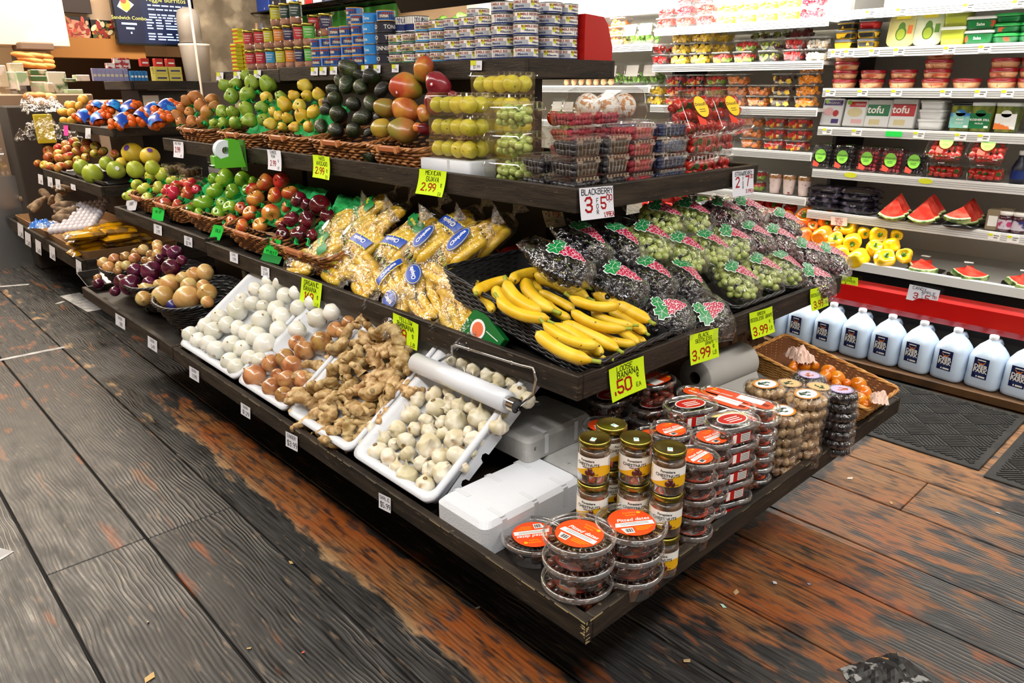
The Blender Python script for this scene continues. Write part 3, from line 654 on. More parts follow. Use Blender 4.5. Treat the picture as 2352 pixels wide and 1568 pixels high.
C7 = (400, 620, .2551); S7 = (260, 370, .2296); C2 = (500, 0, .2551); C1 = (0, 0, .2551); A1 = (700, 140, .2126)
pile(['wonion'], [(145, 580, 78), (215, 630, 75), (285, 500, 78), (310, 660, 80), (385, 720, 92), (365, 545, 85), (405, 420, 75), (470, 490, 80), (520, 670, 85), (565, 365, 95), (575, 525, 75), (610, 265, 60), (610, 710, 80), (505, 815, 85),
      (570, 870, 85), (675, 560, 85), (690, 790, 80), (705, 300, 70), (735, 600, 98), (800, 325, 60), (790, 450, 95), (840, 655, 112), (770, 800, 72), (730, 175, 70), (845, 205, 85), (930, 335, 85), (960, 450, 90), (920, 545, 85),
      (1000, 250, 80), (1110, 540, 85), (1120, 345, 80), (1290, 430, 95), (1090, 210, 75), (1240, 290, 72), (1420, 380, 85), (860, 100, 70), (950, 120, 70), (1340, 600-40, 1)][:-1], *C7, (.06, 0, .475), N40(38),
     'white onion in the foam tray nearest the black baskets', 'white onions in the foam trays', face=(-.6, -.5, .6), tilt=1.2, ih=34)
pile(['bonion'], [(745, 935, 108), (845, 855, 85), (1000, 795, 90), (1095, 835, 95), (1190, 735, 95), (1030, 965, 90), (930, 940, 60), (875, 1055, 92), (985, 1125, 80), (1070, 1150, 70), (1150, 985, 80), (1110, 660, 80), (1310, 650, 100),
      (1430, 570, 80), (1500, 560, 60), (1570, 480, 70)], *C7, (.06, 0, .475), N40(36), 'brown onion in the foam tray beside the ginger', 'brown onions in the foam tray', face=(-.4, -.4, .8), tilt=1.3, ih=32)
rgg = random.Random(11)
GL = [(1640, 500), (1560, 600), (1770, 600), (1500, 720), (1660, 700), (1400, 790), (1560, 800), (1760, 720), (1900, 700), (2030, 750), (1310, 880), (1480, 900), (1640, 860), (1820, 850), (1980, 880), (1260, 960), (1400, 1010), (1560, 960), (1700, 930),
      (1920, 980), (2080, 960), (1180, 1110), (1330, 1060), (1480, 1120), (1640, 1080), (1800, 1050), (1980, 1050), (2120, 1080), (1120, 1220), (1260, 1240), (1420, 1190), (1590, 1220), (1760, 1180), (1900, 1160), (1230, 1310), (1380, 1310), (1540, 1330), (1690, 1300), (1850, 1270),
      (1430, 1410), (1580, 1440), (1500, 1500), (1700, 1240), (1870, 620), (1990, 600)]
GP = [onp(400+x*.2551, 620+y*.2551, (.075, 0, .468), V(N40(40))) for x, y in GL]
GP = relax(GP, [.031]*len(GP), 80, .95)
for i, c in enumerate(GP):
    d = Euler((rgg.uniform(-.5, .5), math.radians(-40)+rgg.uniform(-.45, .45), rgg.uniform(0, 6.28)))
    o = put_ginger(i*3+rgg.randrange(3), c, d, rgg.uniform(.80, 1.02)); tag(o, 'knobbly ginger root heaped in the foam tray beside the garlic', 'ginger', 'ginger roots in the foam tray', auto=('rows', 28))
G8 = (660, 780, .2891)
pile(['garlic'], [(1030, 480, 70), (1170, 440, 75), (1280, 410, 50), (1290, 480, 55), (980, 590, 80), (1170, 555, 85), (1290, 535, 45), (1350, 530, 70), (1110, 650, 65), (1220, 660, 60), (1340, 640, 95), (1460, 540, 60), (1530, 620, 95), (1660, 690, 80), (690, 705, 75),
      (865, 720, 75), (1010, 720, 60), (960, 790, 75), (1130, 730, 70), (1240, 740, 60), (1330, 790, 85), (1440, 740, 50), (1500, 790, 80), (770, 790, 60), (1120, 850, 105), (620, 840, 60), (730, 870, 80), (815, 940, 85), (960, 910, 70), (850, 830, 50), (1230, 930, 80),
      (1360, 930, 95), (1080, 980, 65), (970, 1060, 95), (870, 1010, 60), (1120, 1030, 70), (1240, 1040, 90), (1100, 1130, 80), (1400, 1010, 50), (1460, 880, 45), (1560, 730, 60), (1700, 590, 60), (1310, 150, 55), (1400, 190, 60), (1480, 240, 60), (1600, 280, 70), (1690, 310, 70),
      (1780, 340, 50), (1850, 430, 75), (1900, 470, 70), (1720, 480, 70), (1640, 400, 60), (1540, 450, 60)], *G8, (.075, 0, .462), N40(37), 'garlic bulb in the right-hand foam tray', 'garlic bulbs in the foam tray', face=(-.7, -.3, .6), tilt=1.2, k=.9, ih=30)
# foam trays
FOAM = M('white_foam', 'c9ccd2', .55, bump=.25, bscale=260); FOAMD = M('grey_scuffed_foam', 'b4b4b2', .7, c2='8f8f8d', nscale=9, ramp=(.35, .7), bump=.5, bscale=220, c3='5a5854', c3r=(.70, .74), c3s=40)
def foam_tray(y0, y1, L, label, x0=.012, z0=.445, ang=36, notch=True):
    a = math.radians(ang); W = y1-y0; f = Matrix(((0, cos(a), -sin(a), x0), (1, 0, 0, y0), (0, sin(a), cos(a), z0), (0, 0, 0, 1))); f = f @ Matrix.Translation((W/2, L/2, 0))
    f = Matrix(((0, cos(a), -sin(a), x0), (1, 0, 0, (y0+y1)/2), (0, sin(a), cos(a), z0), (0, 0, 0, 1))) @ Matrix.Translation((0, L/2, 0))
    b = MB(); W -= .004; D = .05
    b.loft([rr(W-.03, L-.03, .03, -D), rr(W-.012, L-.012, .03, -.012), rr(W, L, .03, -.012), rr(W, L, .03, 0), rr(W-.03, L-.03, .025, 0), rr(W-.05, L-.05, .025, -.008), rr(W-.075, L-.075, .03, -D+.008)], 0, True)
    for sx in (-1, 1):
        P = [(-L/2+.02, 0)]; n = 4
        for i in range(n):
            yc = -L/2+.06+(L-.12)*(i+.5)/n; P += [(yc-.016, 0)]+[(yc+.013*cos(t), .020*sin(t)) for t in (pi, pi*.75, pi*.5, pi*.25, 0)]+[(yc+.016, 0)]
        P += [(L/2-.02, 0), (L/2-.02, .055), (-L/2+.02, .025)]
        b.slab([(sx*(W/2-.010), q, -.012-.055+w_) for q, w_ in P], (sx*.007, 0, 0))
    o = put(b.mesh('foam_tray', FOAM), 'foam_tray'); o.matrix_world = f; tag(o, label, 'tray', 'white foam produce trays'); return o
foam_tray(1.655, 2.19, .42, 'white foam tray holding the white onions')
foam_tray(1.285, 1.645, .46, 'white foam tray holding the brown onions')
foam_tray(.900, 1.277, .46, 'white foam tray holding the ginger')
foam_tray(.524, .893, .46, 'white foam tray holding the garlic, its notched side bare')
# upturned foam boxes beside the garlic
def foam_box(c, L, W, H, rz, label, ns=3, mat=None, rx=0, ry=0):
    b = MB(); 
    b.loft([rr(L, W, .02, 0), rr(L, W, .02, H-.012), rr(L-.02, W-.02, .02, H)], 0, False)
    for k in range(ns):
        x = -L/2+L*(k+.6)/(ns+.2)
        for sy in (-1, 1):
            b.loft([[(x+.012*cos(t)*q, sy*(W/2+.002-(.05*u)), H+.0006-h) for t in [pi*i/6 for i in range(7)]] for q, u, h in ((1, 0, .045), (1, 0, 0), (1, 1, 0))], 1, False, False, False, False) if False else None
            b.box(x-.007, sy*W/2-.0012 if sy > 0 else -W/2-.0006, H-.06, x+.007, sy*W/2+.0012 if sy > 0 else -W/2+.0012, H-.004, 1)
            b.box(x-.007, (W/2-.055) if sy > 0 else -W/2+.006, H-.001, x+.007, (W/2-.006) if sy > 0 else -W/2+.055, H+.0008, 1)
    o = b.build('foam_box', [mat or FOAM, M('foam_groove', 'c3c6ca', .6)], None, c, (rx, ry, rz)); tag(o, label, 'foam box', 'upturned foam boxes'); return o
foam_box((.188, .418, .386), .335, .183, .085, 0, 'long white upturned foam box in front on the bottom shelf beside the garlic tray', 3)
foam_box((.472, .45, .386), .21, .26, .084, 0, 'grey-stained upturned foam box behind the bright white one', 2, FOAMD)
foam_box((.43, .57, .472), .26, .20, .068, 0, 'grey foam box lying highest, half under the garlic tray', 2, FOAMD)
# ================= wicker baskets =================
WICK = M('brown_wicker', '7d4a22', .45, c2='b57a42', nscale=30, c3='3d200e', c3r=(.60, .7), c3s=25, coat=.2); WICKD = M('wicker_dark_gap', '2a170b', .9)
BWICK = M('black_wicker', '111112', .35, c2='26262a', nscale=40, coat=.2); BWD = M('black_gap', '060606', .9)
NWICK = M('natural_wicker', 'b07330', .5, c2='d09a52', nscale=35, coat=.1); NWD = M('natural_gap', '6a3c16', .8)
def closed_tube(b, pts, r, n=5, mi=0):
    N_ = len(pts); R = []
    for i in range(N_):
        p = V(pts[i]); t = (V(pts[(i+1) % N_])-V(pts[i-1])).normalized(); a = t.cross(V((0, 0, 1))); a = a.normalized() if a.length > 1e-4 else V((1, 0, 0)); c = t.cross(a)
        R.append([tuple(p+a*r*cos(2*pi*j/n)+c*r*sin(2*pi*j/n)) for j in range(n)])
    R.append(R[0]); b.loft(R, mi, True, False, False)
def perim(w, d, r, n=72):
    base = rrect(w, d, r, 6); L = [0]; m = len(base)
    for i in range(m): L.append(L[-1]+(V(base[(i+1) % m])-V(base[i])).length)
    out = []; k = 0
    for q in range(n):
        s_ = L[-1]*q/n
        while L[k+1] < s_: k += 1
        t = (s_-L[k])/max(1e-9, L[k+1]-L[k]); a = V(base[k]); c = V(base[(k+1) % m]); p = a.lerp(c, t); tn = (c-a).normalized() if (c-a).length else V((1, 0)); out.append((p, V((tn.y, -tn.x))))
    return out
WB = {}
def wicker(name, w, d, h, flare=.03, rows=8, mats=(WICK, WICKD), amp=.0035, st=22, rim=.007, corner=.05, handle=True, hz=None, rbr=True, rd=1.0):
    """open basket: hz(x,y) extra rim height; weave, stakes, plaited rim, lining"""
    key = (name, w, d, h, flare, rows, mats[0].name)
    if key in WB: return WB[key]
    n = st*4; b = MB(); hz = hz or (lambda x, y: 0)
    for i in range(rows):
        z = h*(i+.5)/rows; k = z/h; P = []
        for q, (p, nn) in enumerate(perim(w-flare*2*(1-k), d-flare*2*(1-k), corner, n)):
            o = amp*cos(pi*q/2+pi*i) ; zz = z+hz(p.x, p.y)*k; P.append((p.x+nn.x*o, p.y+nn.y*o, zz+.0012*cos(pi*q/2)))
        closed_tube(b, P, h/rows*.46*rd, 5)
    weave = b.mesh('weave', mats[0])
    c = MB()
    R = [[(p.x, p.y, z+hz(p.x, p.y)*z/h) for p, nn in perim(w-flare*2*(1-z/h)-.006, d-flare*2*(1-z/h)-.006, corner, 40)] for z in (0.001, h*.5, h-.004)]
    c.loft(R, 0, True, True, False); lining = c.mesh('lining', mats[1])
    r_ = MB()
    for ph in (0, 2*pi/3, 4*pi/3):
        closed_tube(r_, [(p.x+nn.x*rim*.6*cos(q*.9+ph), p.y+nn.y*rim*.6*cos(q*.9+ph), h+hz(p.x, p.y)+rim*.6*sin(q*.9+ph)) for q, (p, nn) in enumerate(perim(w, d, corner, 42 if not rbr else 84))], rim*.62, 5)
    rimm = r_.mesh('rim', mats[0]); hd = None
    if handle:
        t = MB(); t.bbox(-.07, -.012, -.011, .07, .004, .009, .003, 0)
        for x in (-.055, .055):
            for q in range(3): t.box(x-.006+q*.0045, -.0135, -.0125, x-.003+q*.0045, .0055, .0105, 1)
        hd = t.mesh('handle', [M('handle_wood', 'a8623a', .4), M('handle_binding', 'c98f58', .6)])
    WB[key] = (weave, lining, rimm, hd, w, d, h); return WB[key]
def put_basket(kind, name, mat4, label, cat='basket', group=None):
    weave, lining, rimm, hd, w, d, h = kind; o = put(weave, name); put(lining, 'lining', o); put(rimm, 'rim', o)
    if hd: put(hd, 'handle', o, (0, -d/2-.002, h))
    o.matrix_world = mat4; tag(o, label, cat, group); return o
def bm(xf, yc, z, tilt=10, ang=0):   # basket whose front (local -y) faces -X ; xf = front x at base
    return Matrix.Translation((xf, yc, z)) @ Matrix.Rotation(math.radians(-90+ang), 4, 'Z') @ Matrix.Rotation(math.radians(tilt), 4, 'X')
def tissue(name, cx, cy, w, d, p0, n, mat, label, cat, group, off=-.028, amp=.016, seed=0, spikes=.02):
    """crumpled tissue sheet lying under the heap; cx,cy centre, w along Y, d along X"""
    b = MB(); n = V(n).normalized(); p0 = V(p0); nx, ny = 22, 26; vs = []
    for i in range(nx+1):
        for j in range(ny+1):
            x = cx-d/2+d*i/nx; y = cy-w/2+w*j/ny; z = p0.z-((x-p0.x)*n.x+(y-p0.y)*n.y)/n.z
            h = amp*nz((x*22+seed, y*22, seed))+amp*.8*abs(nz((x*48, y*48+seed, 3)))
            edge = max(abs(i/nx-.5), abs(j/ny-.5))*2
            h += spikes*max(0, nz((x*30, y*30, seed+9))) - (.03*(edge-.8)*5*.2 if edge > .8 else 0)
            vs.append(tuple(V((x, y, z))+n*(off+h)))
    b.add(vs, [(i*(ny+1)+j, i*(ny+1)+j+1, (i+1)*(ny+1)+j+1, (i+1)*(ny+1)+j) for i in range(nx) for j in range(ny)], 0, False)
    o = b.build(name, mat); tag(o, label, cat, group); return o
GTIS = M('green_tissue', '179a48', .6, c2='2fb866', nscale=8, spec=.3); PAPER = M('brown_paper', 'a5805f', .8, c2='8d6b4e', nscale=9, bump=.3, bscale=20)
def petals(lst, ox, oy, s, p0, n, label, group, sz=.03, seed=0, lift=.004):
    """torn tips of green tissue standing up between the fruit"""
    rg = random.Random(seed); n = V(n).normalized(); out = []
    for x, y in lst:
        c = onp(ox+x*s, oy+y*s, p0, n)+n*lift; b = MB(); w = sz*rg.uniform(.8, 1.4); h = sz*rg.uniform(.7, 1.2); nn = 6; vs = []
        f = frame(c, (rg.uniform(-.4, .4), 1, rg.uniform(-.3, .3)), (-.5, rg.uniform(-.3, .3), .9))
        for i in range(nn+1):
            for j in range(5):
                u = i/nn*2-1; v_ = j/4; vs.append((u*w*(1-v_*.35*rg.uniform(.6, 1.2)), v_*h*(1-.5*abs(u)*rg.uniform(.3, 1.2))-.012, .010*sin(u*3+v_*2)+rg.uniform(-.002, .002)-.012*v_*v_))
        b.T(f).add(vs, [(i*5+j, i*5+j+1, (i+1)*5+j+1, (i+1)*5+j) for i in range(nn) for j in range(4)], 0, False)
        out.append(b)
    m = MB()
    for b in out: m.add(b.v, b.f, 0, False)
    return m
def heap(kinds, lst, crop, p0, ang, label, group, tis, face=(-.7, -.4, .55), dirx=True, **kw):
    n = N40(ang) if dirx else (0, -sin(math.radians(ang)), cos(math.radians(ang)))
    o = pile(kinds, lst, *crop, p0, n, label, group, face=face, **kw)
    if tis:
        cy, w, cx, d, lab, pts_, seed = tis
        t = tissue('tissue_liner', cx-.04 if cx < .7 else cx-.03, cy, w*.86, d*.55, p0, n, GTIS, lab, 'tissue paper', 'green tissue liners in the baskets', seed=seed, off=-.06)
        if pts_:
            m = petals(pts_, *crop, p0, n, '', '', seed=seed); m.build('torn_edge', GTIS, t)
    return o
SW = wicker('wicker_basket', .46, .34, .105, .035, 8)
SWs = wicker('wicker_basket', .36, .32, .095, .03, 7)
GB = 'brown wicker baskets on the stands'
put_basket(SW, 'wicker_basket', bm(.545, 1.79, .773, 14), 'brown wicker basket under the dark red apples', group=GB)
put_basket(SW, 'wicker_basket', bm(.555, 2.27, .773, 14), 'brown wicker basket under the red and yellow apples', group=GB)
put_basket(SW, 'wicker_basket', bm(.565, 2.80, .785, 13), 'brown wicker basket under the shiny green apples', group=GB)
put_basket(SWs, 'wicker_basket', bm(.56, 3.27, .785, 13), 'brown wicker basket under the pinkish red apples', group=GB)
put_basket(SWs, 'wicker_basket', bm(.56, 3.66, .785, 13), 'brown wicker basket at the left end under pale yellow-green apples', group=GB)
UW = wicker('wicker_basket', .42, .30, .085, .035, 7); UWs = wicker('wicker_basket', .34, .28, .085, .03, 7)
put_basket(UWs, 'wicker_basket', bm(.72, 1.44, 1.155, 8), 'brown wicker basket under the mangoes', group=GB)
put_basket(UW, 'wicker_basket', bm(.735, 1.835, 1.156, 8), 'brown wicker basket under the avocados', group=GB)
put_basket(UW, 'wicker_basket', bm(.735, 2.275, 1.156, 8), 'brown wicker basket under the yellow pears', group=GB)
put_basket(UW, 'wicker_basket', bm(.735, 2.74, 1.148, 8), 'brown wicker basket under the green pears, behind the green tape dispenser', group=GB)
put_basket(UW, 'wicker_basket', bm(.735, 3.27, 1.148, 8), 'brown wicker basket under the russet pears', group=GB)
heap(['reddel'], [(1860, 390, 85), (1935, 440, 70), (2070, 440, 108), (1775, 590, 85), (1940, 595, 98), (2145, 545, 78), (1700, 735, 75), (1870, 735, 95), (1990, 740, 60), (1700, 640, 50)], S7, (.47, 1.8, .885), 42,
     'dark red apple in the basket beside the bagged bananas', 'dark red apples', (1.80, .42, .60, .30, 'green tissue under the dark red apples', [(1770, 440), (1900, 500), (2190, 480), (1900, 650), (1720, 700), (1850, 800), (1960, 790)], 1))
heap(['gala'], [(1525, 215, 95), (1680, 195, 90), (1400, 290, 75), (1425, 375, 92), (1620, 345, 85), (1770, 320, 85), (1280, 470, 65), (1375, 520, 80), (1580, 520, 95), (1735, 460, 60), (1190, 600, 62), (1290, 650, 75), (1470, 640, 80), (1680, 620, 62)], S7, (.47, 2.2, .875), 45,
     'red and yellow apple in the middle basket', 'red and yellow apples', (2.26, .44, .60, .30, 'green tissue under the red and yellow apples', [(1290, 350), (1320, 410), (1250, 530), (1500, 440), (1470, 540), (1560, 600), (1640, 600), (1130, 620), (1400, 600), (1180, 520)], 2))
heap(['granny'], [(1110, 175, 98), (1000, 175, 60), (1300, 180, 85), (1010, 305, 85), (1195, 310, 85), (910, 420, 100), (1090, 420, 60), (1170, 465, 75), (760, 490, 60), (860, 515, 60), (1050, 520, 70), (1395, 200, 50), (1340, 285, 55)], S7, (.47, 2.8, .875), 43,
     'shiny green apple in the wicker basket', 'shiny green apples', (2.80, .44, .60, .30, 'green tissue under the shiny green apples', [(880, 230), (950, 190), (900, 330), (800, 440), (740, 430), (1040, 450), (880, 490), (960, 500)], 3))
heap(['pink'], [(535, 290, 60), (600, 320, 78), (640, 250, 60), (770, 225, 68), (750, 325, 78), (700, 220, 50), (830, 285, 50), (460, 410, 45), (520, 430, 65), (640, 440, 62)], S7, (.48, 3.27, .865), 38,
     'pinkish red apple in the basket left of the green apples', 'pinkish red apples', (3.27, .33, .60, .26, 'green tissue under the pinkish red apples', [(470, 360), (560, 370), (690, 380), (750, 400)], 4))
heap(['gold'], [(490, 135, 72), (370, 150, 60), (240, 240, 60), (310, 280, 70), (450, 265, 65), (590, 195, 58), (190, 345, 65), (340, 370, 60), (130, 350, 40)], S7, (.48, 3.66, .86), 36,
     'pale yellow-green apple at the left end', 'pale yellow-green apples', (3.66, .33, .60, .26, 'green tissue under the pale yellow-green apples', [(370, 200), (200, 200), (180, 290), (390, 290), (380, 330), (650, 200), (540, 210)], 5))
heap(['gpear'], [(270, 685, 65), (75, 770, 65), (170, 760, 65), (310, 750, 70), (450, 760, 80), (130, 870, 75), (270, 850, 80), (570, 880, 60), (40, 1005, 65), (135, 1010, 65), (255, 985, 70), (400, 965, 65), (55, 1110, 55), (160, 1105, 60), (285, 1085, 70), (410, 1080, 60), (-30, 1110, 50)],
     C2, (.68, 2.75, 1.255), 52, 'green pear in the upper basket', 'green pears', (2.74, .40, .76, .22, 'green tissue under the green pears', [(190, 800), (380, 830), (300, 910), (250, 930), (400, 1010), (460, 920), (20, 1070), (70, 1150)], 6))
heap(['ypear'], [(785, 770, 68), (690, 860, 55), (805, 870, 60), (910, 850, 60), (605, 945, 75), (745, 950, 68), (860, 1010, 65), (500, 1010, 48), (545, 1045, 52), (625, 1060, 55), (750, 1070, 75), (480, 1110, 62), (580, 1140, 42), (820, 1140, 55), (700, 1130, 50), (950, 930, 50), (440, 875, 62)],
     C2, (.68, 2.27, 1.25), 50, 'yellow pear in the upper basket', 'yellow pears', (2.27, .40, .76, .22, 'green tissue under the yellow pears', [(890, 930), (800, 1110), (570, 1000), (590, 1110)], 7))
heap(['bpear'], [(1750, 880, 65), (1680, 930, 60), (1915, 900, 65), (1810, 950, 60), (1610, 1030, 65), (1710, 1010, 50), (1870, 1015, 65), (1630, 1110, 50), (1725, 1090, 55), (1830, 1080, 60), (1640, 980, 45), (1920, 970, 55)],
     C1, (.68, 3.27, 1.235), 48, 'russet brown pear in the upper basket', 'russet brown pears', (3.27, .40, .76, .22, 'green tissue under the russet pears', [(1560, 1110), (1780, 1020), (1750, 970), (1930, 980), (1860, 1110), (1650, 1140)], 8))
heap(['avocado'], [(485, 85, 108), (365, 225, 60), (310, 300, 65), (450, 260, 98), (615, 280, 98), (720, 180, 92), (835, 305, 82), (335, 425, 92), (520, 465, 88), (710, 460, 88), (225, 530, 72), (370, 600, 108), (620, 620, 98), (790, 610, 62), (180, 710, 85), (335, 740, 92), (530, 750, 98), (690, 770, 50), (240, 440, 50), (600, 160, 70)],
     A1, (.68, 1.83, 1.245), 58, 'dark green avocado in the heap', 'avocados', None, k=.9, face=None)
heap(['avocado'], [(700, 1012, 92)], A1, (.62, 1.64, 1.17), 45, 'lone avocado lying on the shelf between two wicker baskets', None, None, face=None)
MG = [(1290, 90, 125, 0, (0, -.2, 1)), (1090, 290, 165, 0, (-.75, .7, .2)), (1445, 270, 142, 1, (-.5, .4, .7)), (870, 510, 120, 3, (-.7, .6, .3)), (1095, 530, 145, 0, (-.5, .75, .4)), (840, 730, 115, 2, (-.6, .7, -.2)), (1060, 745, 155, 3, (-.5, .85, .1)), (1385, 470, 115, 1, (-.3, .3, .9)), (1615, 395, 70, 1, (-.7, 0, .7)), (1290, 560, 85, 0, (0, 0, 1)), (1290, 740, 72, 1, (-.7, 0, .3)), (1225, 715, 60, 0, (0, 1, 0))]
P = [onp(700+x*.2126, 140+y*.2126, (.68, 1.44, 1.26), V(N40(60))) for x, y, r, k, d in MG]; R = [r*.2126/ppm(p)*.88 for p, (x, y, r, k, d) in zip(P, MG)]; P = relax(P, R, 60, .92)
for c, r, (x, y, _, k, d) in zip(P, R, MG):
    o = K['mango%d' % k].put(c, r, rotto(d, random.uniform(0, 6)), random); tag(o, ['red-blushed orange', 'deep crimson', 'yellow', 'green and red'][k]+' mango in the heap', 'mango', 'mangoes', auto=('rows', 40))
def paper_liner(cx, cy, w, z, seed, label):
    b = MB(); vs = []; n = 26
    for i in range(n+1):
        for j in range(4): vs.append((cx+j*.022+.006*nz((i*.9, j, seed)), cy-w/2+w*i/n, z+(.012*nz((i*.55, j*.3, seed))+.010*abs(nz((i*1.3, 2, seed)))) - .022*(j/3)))
    b.add(vs, [(i*4+j, i*4+j+1, (i+1)*4+j+1, (i+1)*4+j) for i in range(n) for j in range(3)], 0, False); o = b.build('paper_liner', PAPER); tag(o, label, 'paper', 'brown paper liners'); return o
paper_liner(.585, 1.43, .26, 1.232, 1, 'crumpled brown paper edge in the mango basket')
paper_liner(.40, 2.20, .26, .848, 2, 'crumpled brown paper edge in front of the red and yellow apples')
paper_liner(.41, 2.72, .26, .855, 3, 'crumpled brown paper edge in front of the shiny green apples')
paper_liner(.59, 2.2, .22, 1.23, 4, 'crumpled brown paper edge in front of the yellow pears')
# black baskets of onions, low on the second stand
BB = wicker('black_basket', .40, .36, .15, .06, 12, (BWICK, BWD), .003, 16, .008, .17, False)
BBs = wicker('black_basket', .34, .30, .12, .05, 10, (BWICK, BWD), .003, 16, .008, .13, False)
GBB = 'black wicker baskets of onions'
put_basket(BB, 'black_basket', bm(.235, 2.46, .418, 9), 'round black wicker basket under the yellow onions', group=GBB)
put_basket(BB, 'black_basket', bm(.245, 2.90, .418, 9), 'round black wicker basket under the red onions', group=GBB)
put_basket(BBs, 'black_basket', bm(.22, 3.30, .44, 7), 'round black wicker basket under the small brown onions', group=GBB)
S0 = (0, 500, .2976)
pile(['yonion'], [(1150, 550, 70), (1110, 620, 60), (1255, 610, 90), (1310, 510, 80), (1450, 620, 105), (1415, 465, 55), (1460, 530, 70), (1500, 440, 65), (1580, 425, 70), (1600, 580, 75), (1570, 530, 55), (1600, 650, 50), (1210, 520, 40)], *S0, (.14, 2.45, .555), N40(32),
     'yellow onion in the black basket nearest the white onions', 'yellow onions in the black basket', ih=24)
pile(['ronion'], [(1010, 520, 85), (930, 510, 60), (1040, 410, 62), (1170, 410, 82), (1325, 380, 72), (1150, 500, 50), (1290, 260, 50), (1350, 270, 60), (1235, 320, 45), (900, 550, 40), (1400, 330, 40)], *S0, (.12, 2.85, .565), N40(40),
     'large red onion in the black basket', 'red onions in the black basket', ih=28)
pile(['yonion', 'bonion'], [(800, 350, 48), (885, 320, 45), (840, 385, 50), (970, 300, 42), (925, 370, 35), (1040, 310, 45), (980, 370, 42), (910, 405, 35), (1110, 250, 45), (1165, 280, 35), (1220, 240, 45), (1120, 330, 32), (1215, 210, 40), (1050, 275, 38), (1210, 285, 40), (1170, 325, 30)], *S0, (.10, 3.25, .57), N40(38),
     'small brown onion in the farthest black basket', 'small brown onions in the black basket', ih=16)
b = MB(); b.loft([rr(.20, .10, .02, 0), rr(.24, .14, .02, .03), rr(.23, .13, .02, .03), rr(.19, .09, .02, .004)], 0, True); o = b.build('plastic_tray', BLK, None, onz(222, 650, .40), (0, math.radians(-12), math.radians(90))); tag(o, 'small black plastic tray at the left end of the low shelf', 'tray')
pile(['ronion'], [(760, 510, 42)], *S0, (.03, 3.4, .44), N40(20), 'broken red onion half lying in the small black tray', None)
pile(['bonion'], [(755, 465, 32)], *S0, (.06, 3.4, .47), N40(20), 'small brown onion leaning in the small black tray', None)
o = K['guava'].put(onx(397, 702, .10)-V((0, 0, .0)), .03, (0, 0, 0)); o.data = MB().ball((0, 0, 0), .028, 14, 10).mesh('plum', M('plum_skin', '1d1850', .35, c2='2f2a70', nscale=9, coat=.2)); o.name = 'plum'; o.scale = (1, 1, 1)
for c in list(o.children): bpy.data.objects.remove(c)
tag(o, 'single blue-violet plum among the yellow onions', 'plum')
# ================= loose bananas in the tilted black basket =================
def boxmap(F, R_, B):   # frame with origin at centre, x to the right, y back
    F, R_, B = V(F), V(R_), V(B); c = (R_+B)/2; return frame(c, R_-F, B-F), (R_-F).length, (B-F).length
BF = ((.345, .312, .782), (.700, .330, .782), (.385, .885, .925))
f, w_, d_ = boxmap(*BF)
LB = wicker('banana_basket', w_, d_, .085, .03, 12, (BWICK, BWD), .0028, 30, .006, .03, False)
o = put_basket(LB, 'black_basket', f @ Matrix.Translation((0, 0, -.085)), 'large tilted black woven basket of loose bananas at the shelf corner')
nrm = V((f[0][2], f[1][2], f[2][2]))
S1 = (1000, 560, .2551)
BL = [((330, 440), (650, 320), -1, 1, .0), ((675, 330), (915, 245), -1, 3, .02), ((575, 320), (965, 665), 1, 2, .022), ((735, 280), (1095, 680), 1, 2, .012), ((505, 400), (880, 690), 1, 0, -.005), ((530, 510), (1015, 700), 1, 1, .012), ((395, 440), (515, 590), -1, 2, -.02),
      ((890, 270), (1400, 500), -1, 2, .018), ((1010, 235), (1395, 400), -1, 2, .0), ((940, 430), (1270, 600), -1, 1, .012), ((1200, 500), (1662, 572), 1, 1, .045), ((1205, 620), (1712, 790), 1, 0, .024), ((1425, 450), (1955, 705), -1, 0, .022), ((1400, 620), (1768, 745), 1, 2, .012),
      ((1560, 590), (1920, 810), -1, 0, .0), ((948, 730), (1462, 945), 1, 0, .03), ((888, 805), (1402, 1075), 1, 2, .018), ((1080, 720), (1525, 1000), -1, 0, .008), ((1150, 705), (1670, 960), -1, 0, -.004), ((1400, 800), (1805, 920), 1, 2, -.012), ((1560, 720), (1830, 895), -1, 2, -.018),
      ((1200, 900), (1505, 1035), 1, 2, -.012), ((960, 490), (1205, 690), 1, 2, -.01), ((840, 300), (960, 470), 1, 2, -.012), ((1640, 760), (1845, 870), -1, 2, -.03)]
for i, (a, c, sgn, k, lift) in enumerate(BL):
    p0 = V(BF[0])+nrm*(lift+.004); A = onp(1000+a[0]*.2551, 560+a[1]*.2551, p0, nrm); B = onp(1000+c[0]*.2551, 560+c[1]*.2551, p0, nrm)
    L = (.20, .185, .17, .15)[k]; cv = (1.0, 1.25, .8, 1.9)[k]; ch = 2*L/cv*sin(cv/2)*1.04
    if random.Random(i).random() < .5: A, B = B, A; sg = -sgn
    else: sg = sgn
    xa = (B-A).normalized(); za = nrm.cross(xa)
    if proj(A+za*.01)[1] < proj(A)[1]: za = -za      # za now points down the picture slope
    za = -za*sgn; q = xa.cross(za); za = (za*.93+nrm*.36).normalized()
    m = frame((A+B)/2, xa, za.cross(xa)); o = put_banana(k, mat=m, sc=max(.72, min(1.12, (B-A).length/ch)))
    tag(o, 'loose yellow banana in the black basket', 'banana', 'loose bananas in the black basket', auto=('rows', 20))
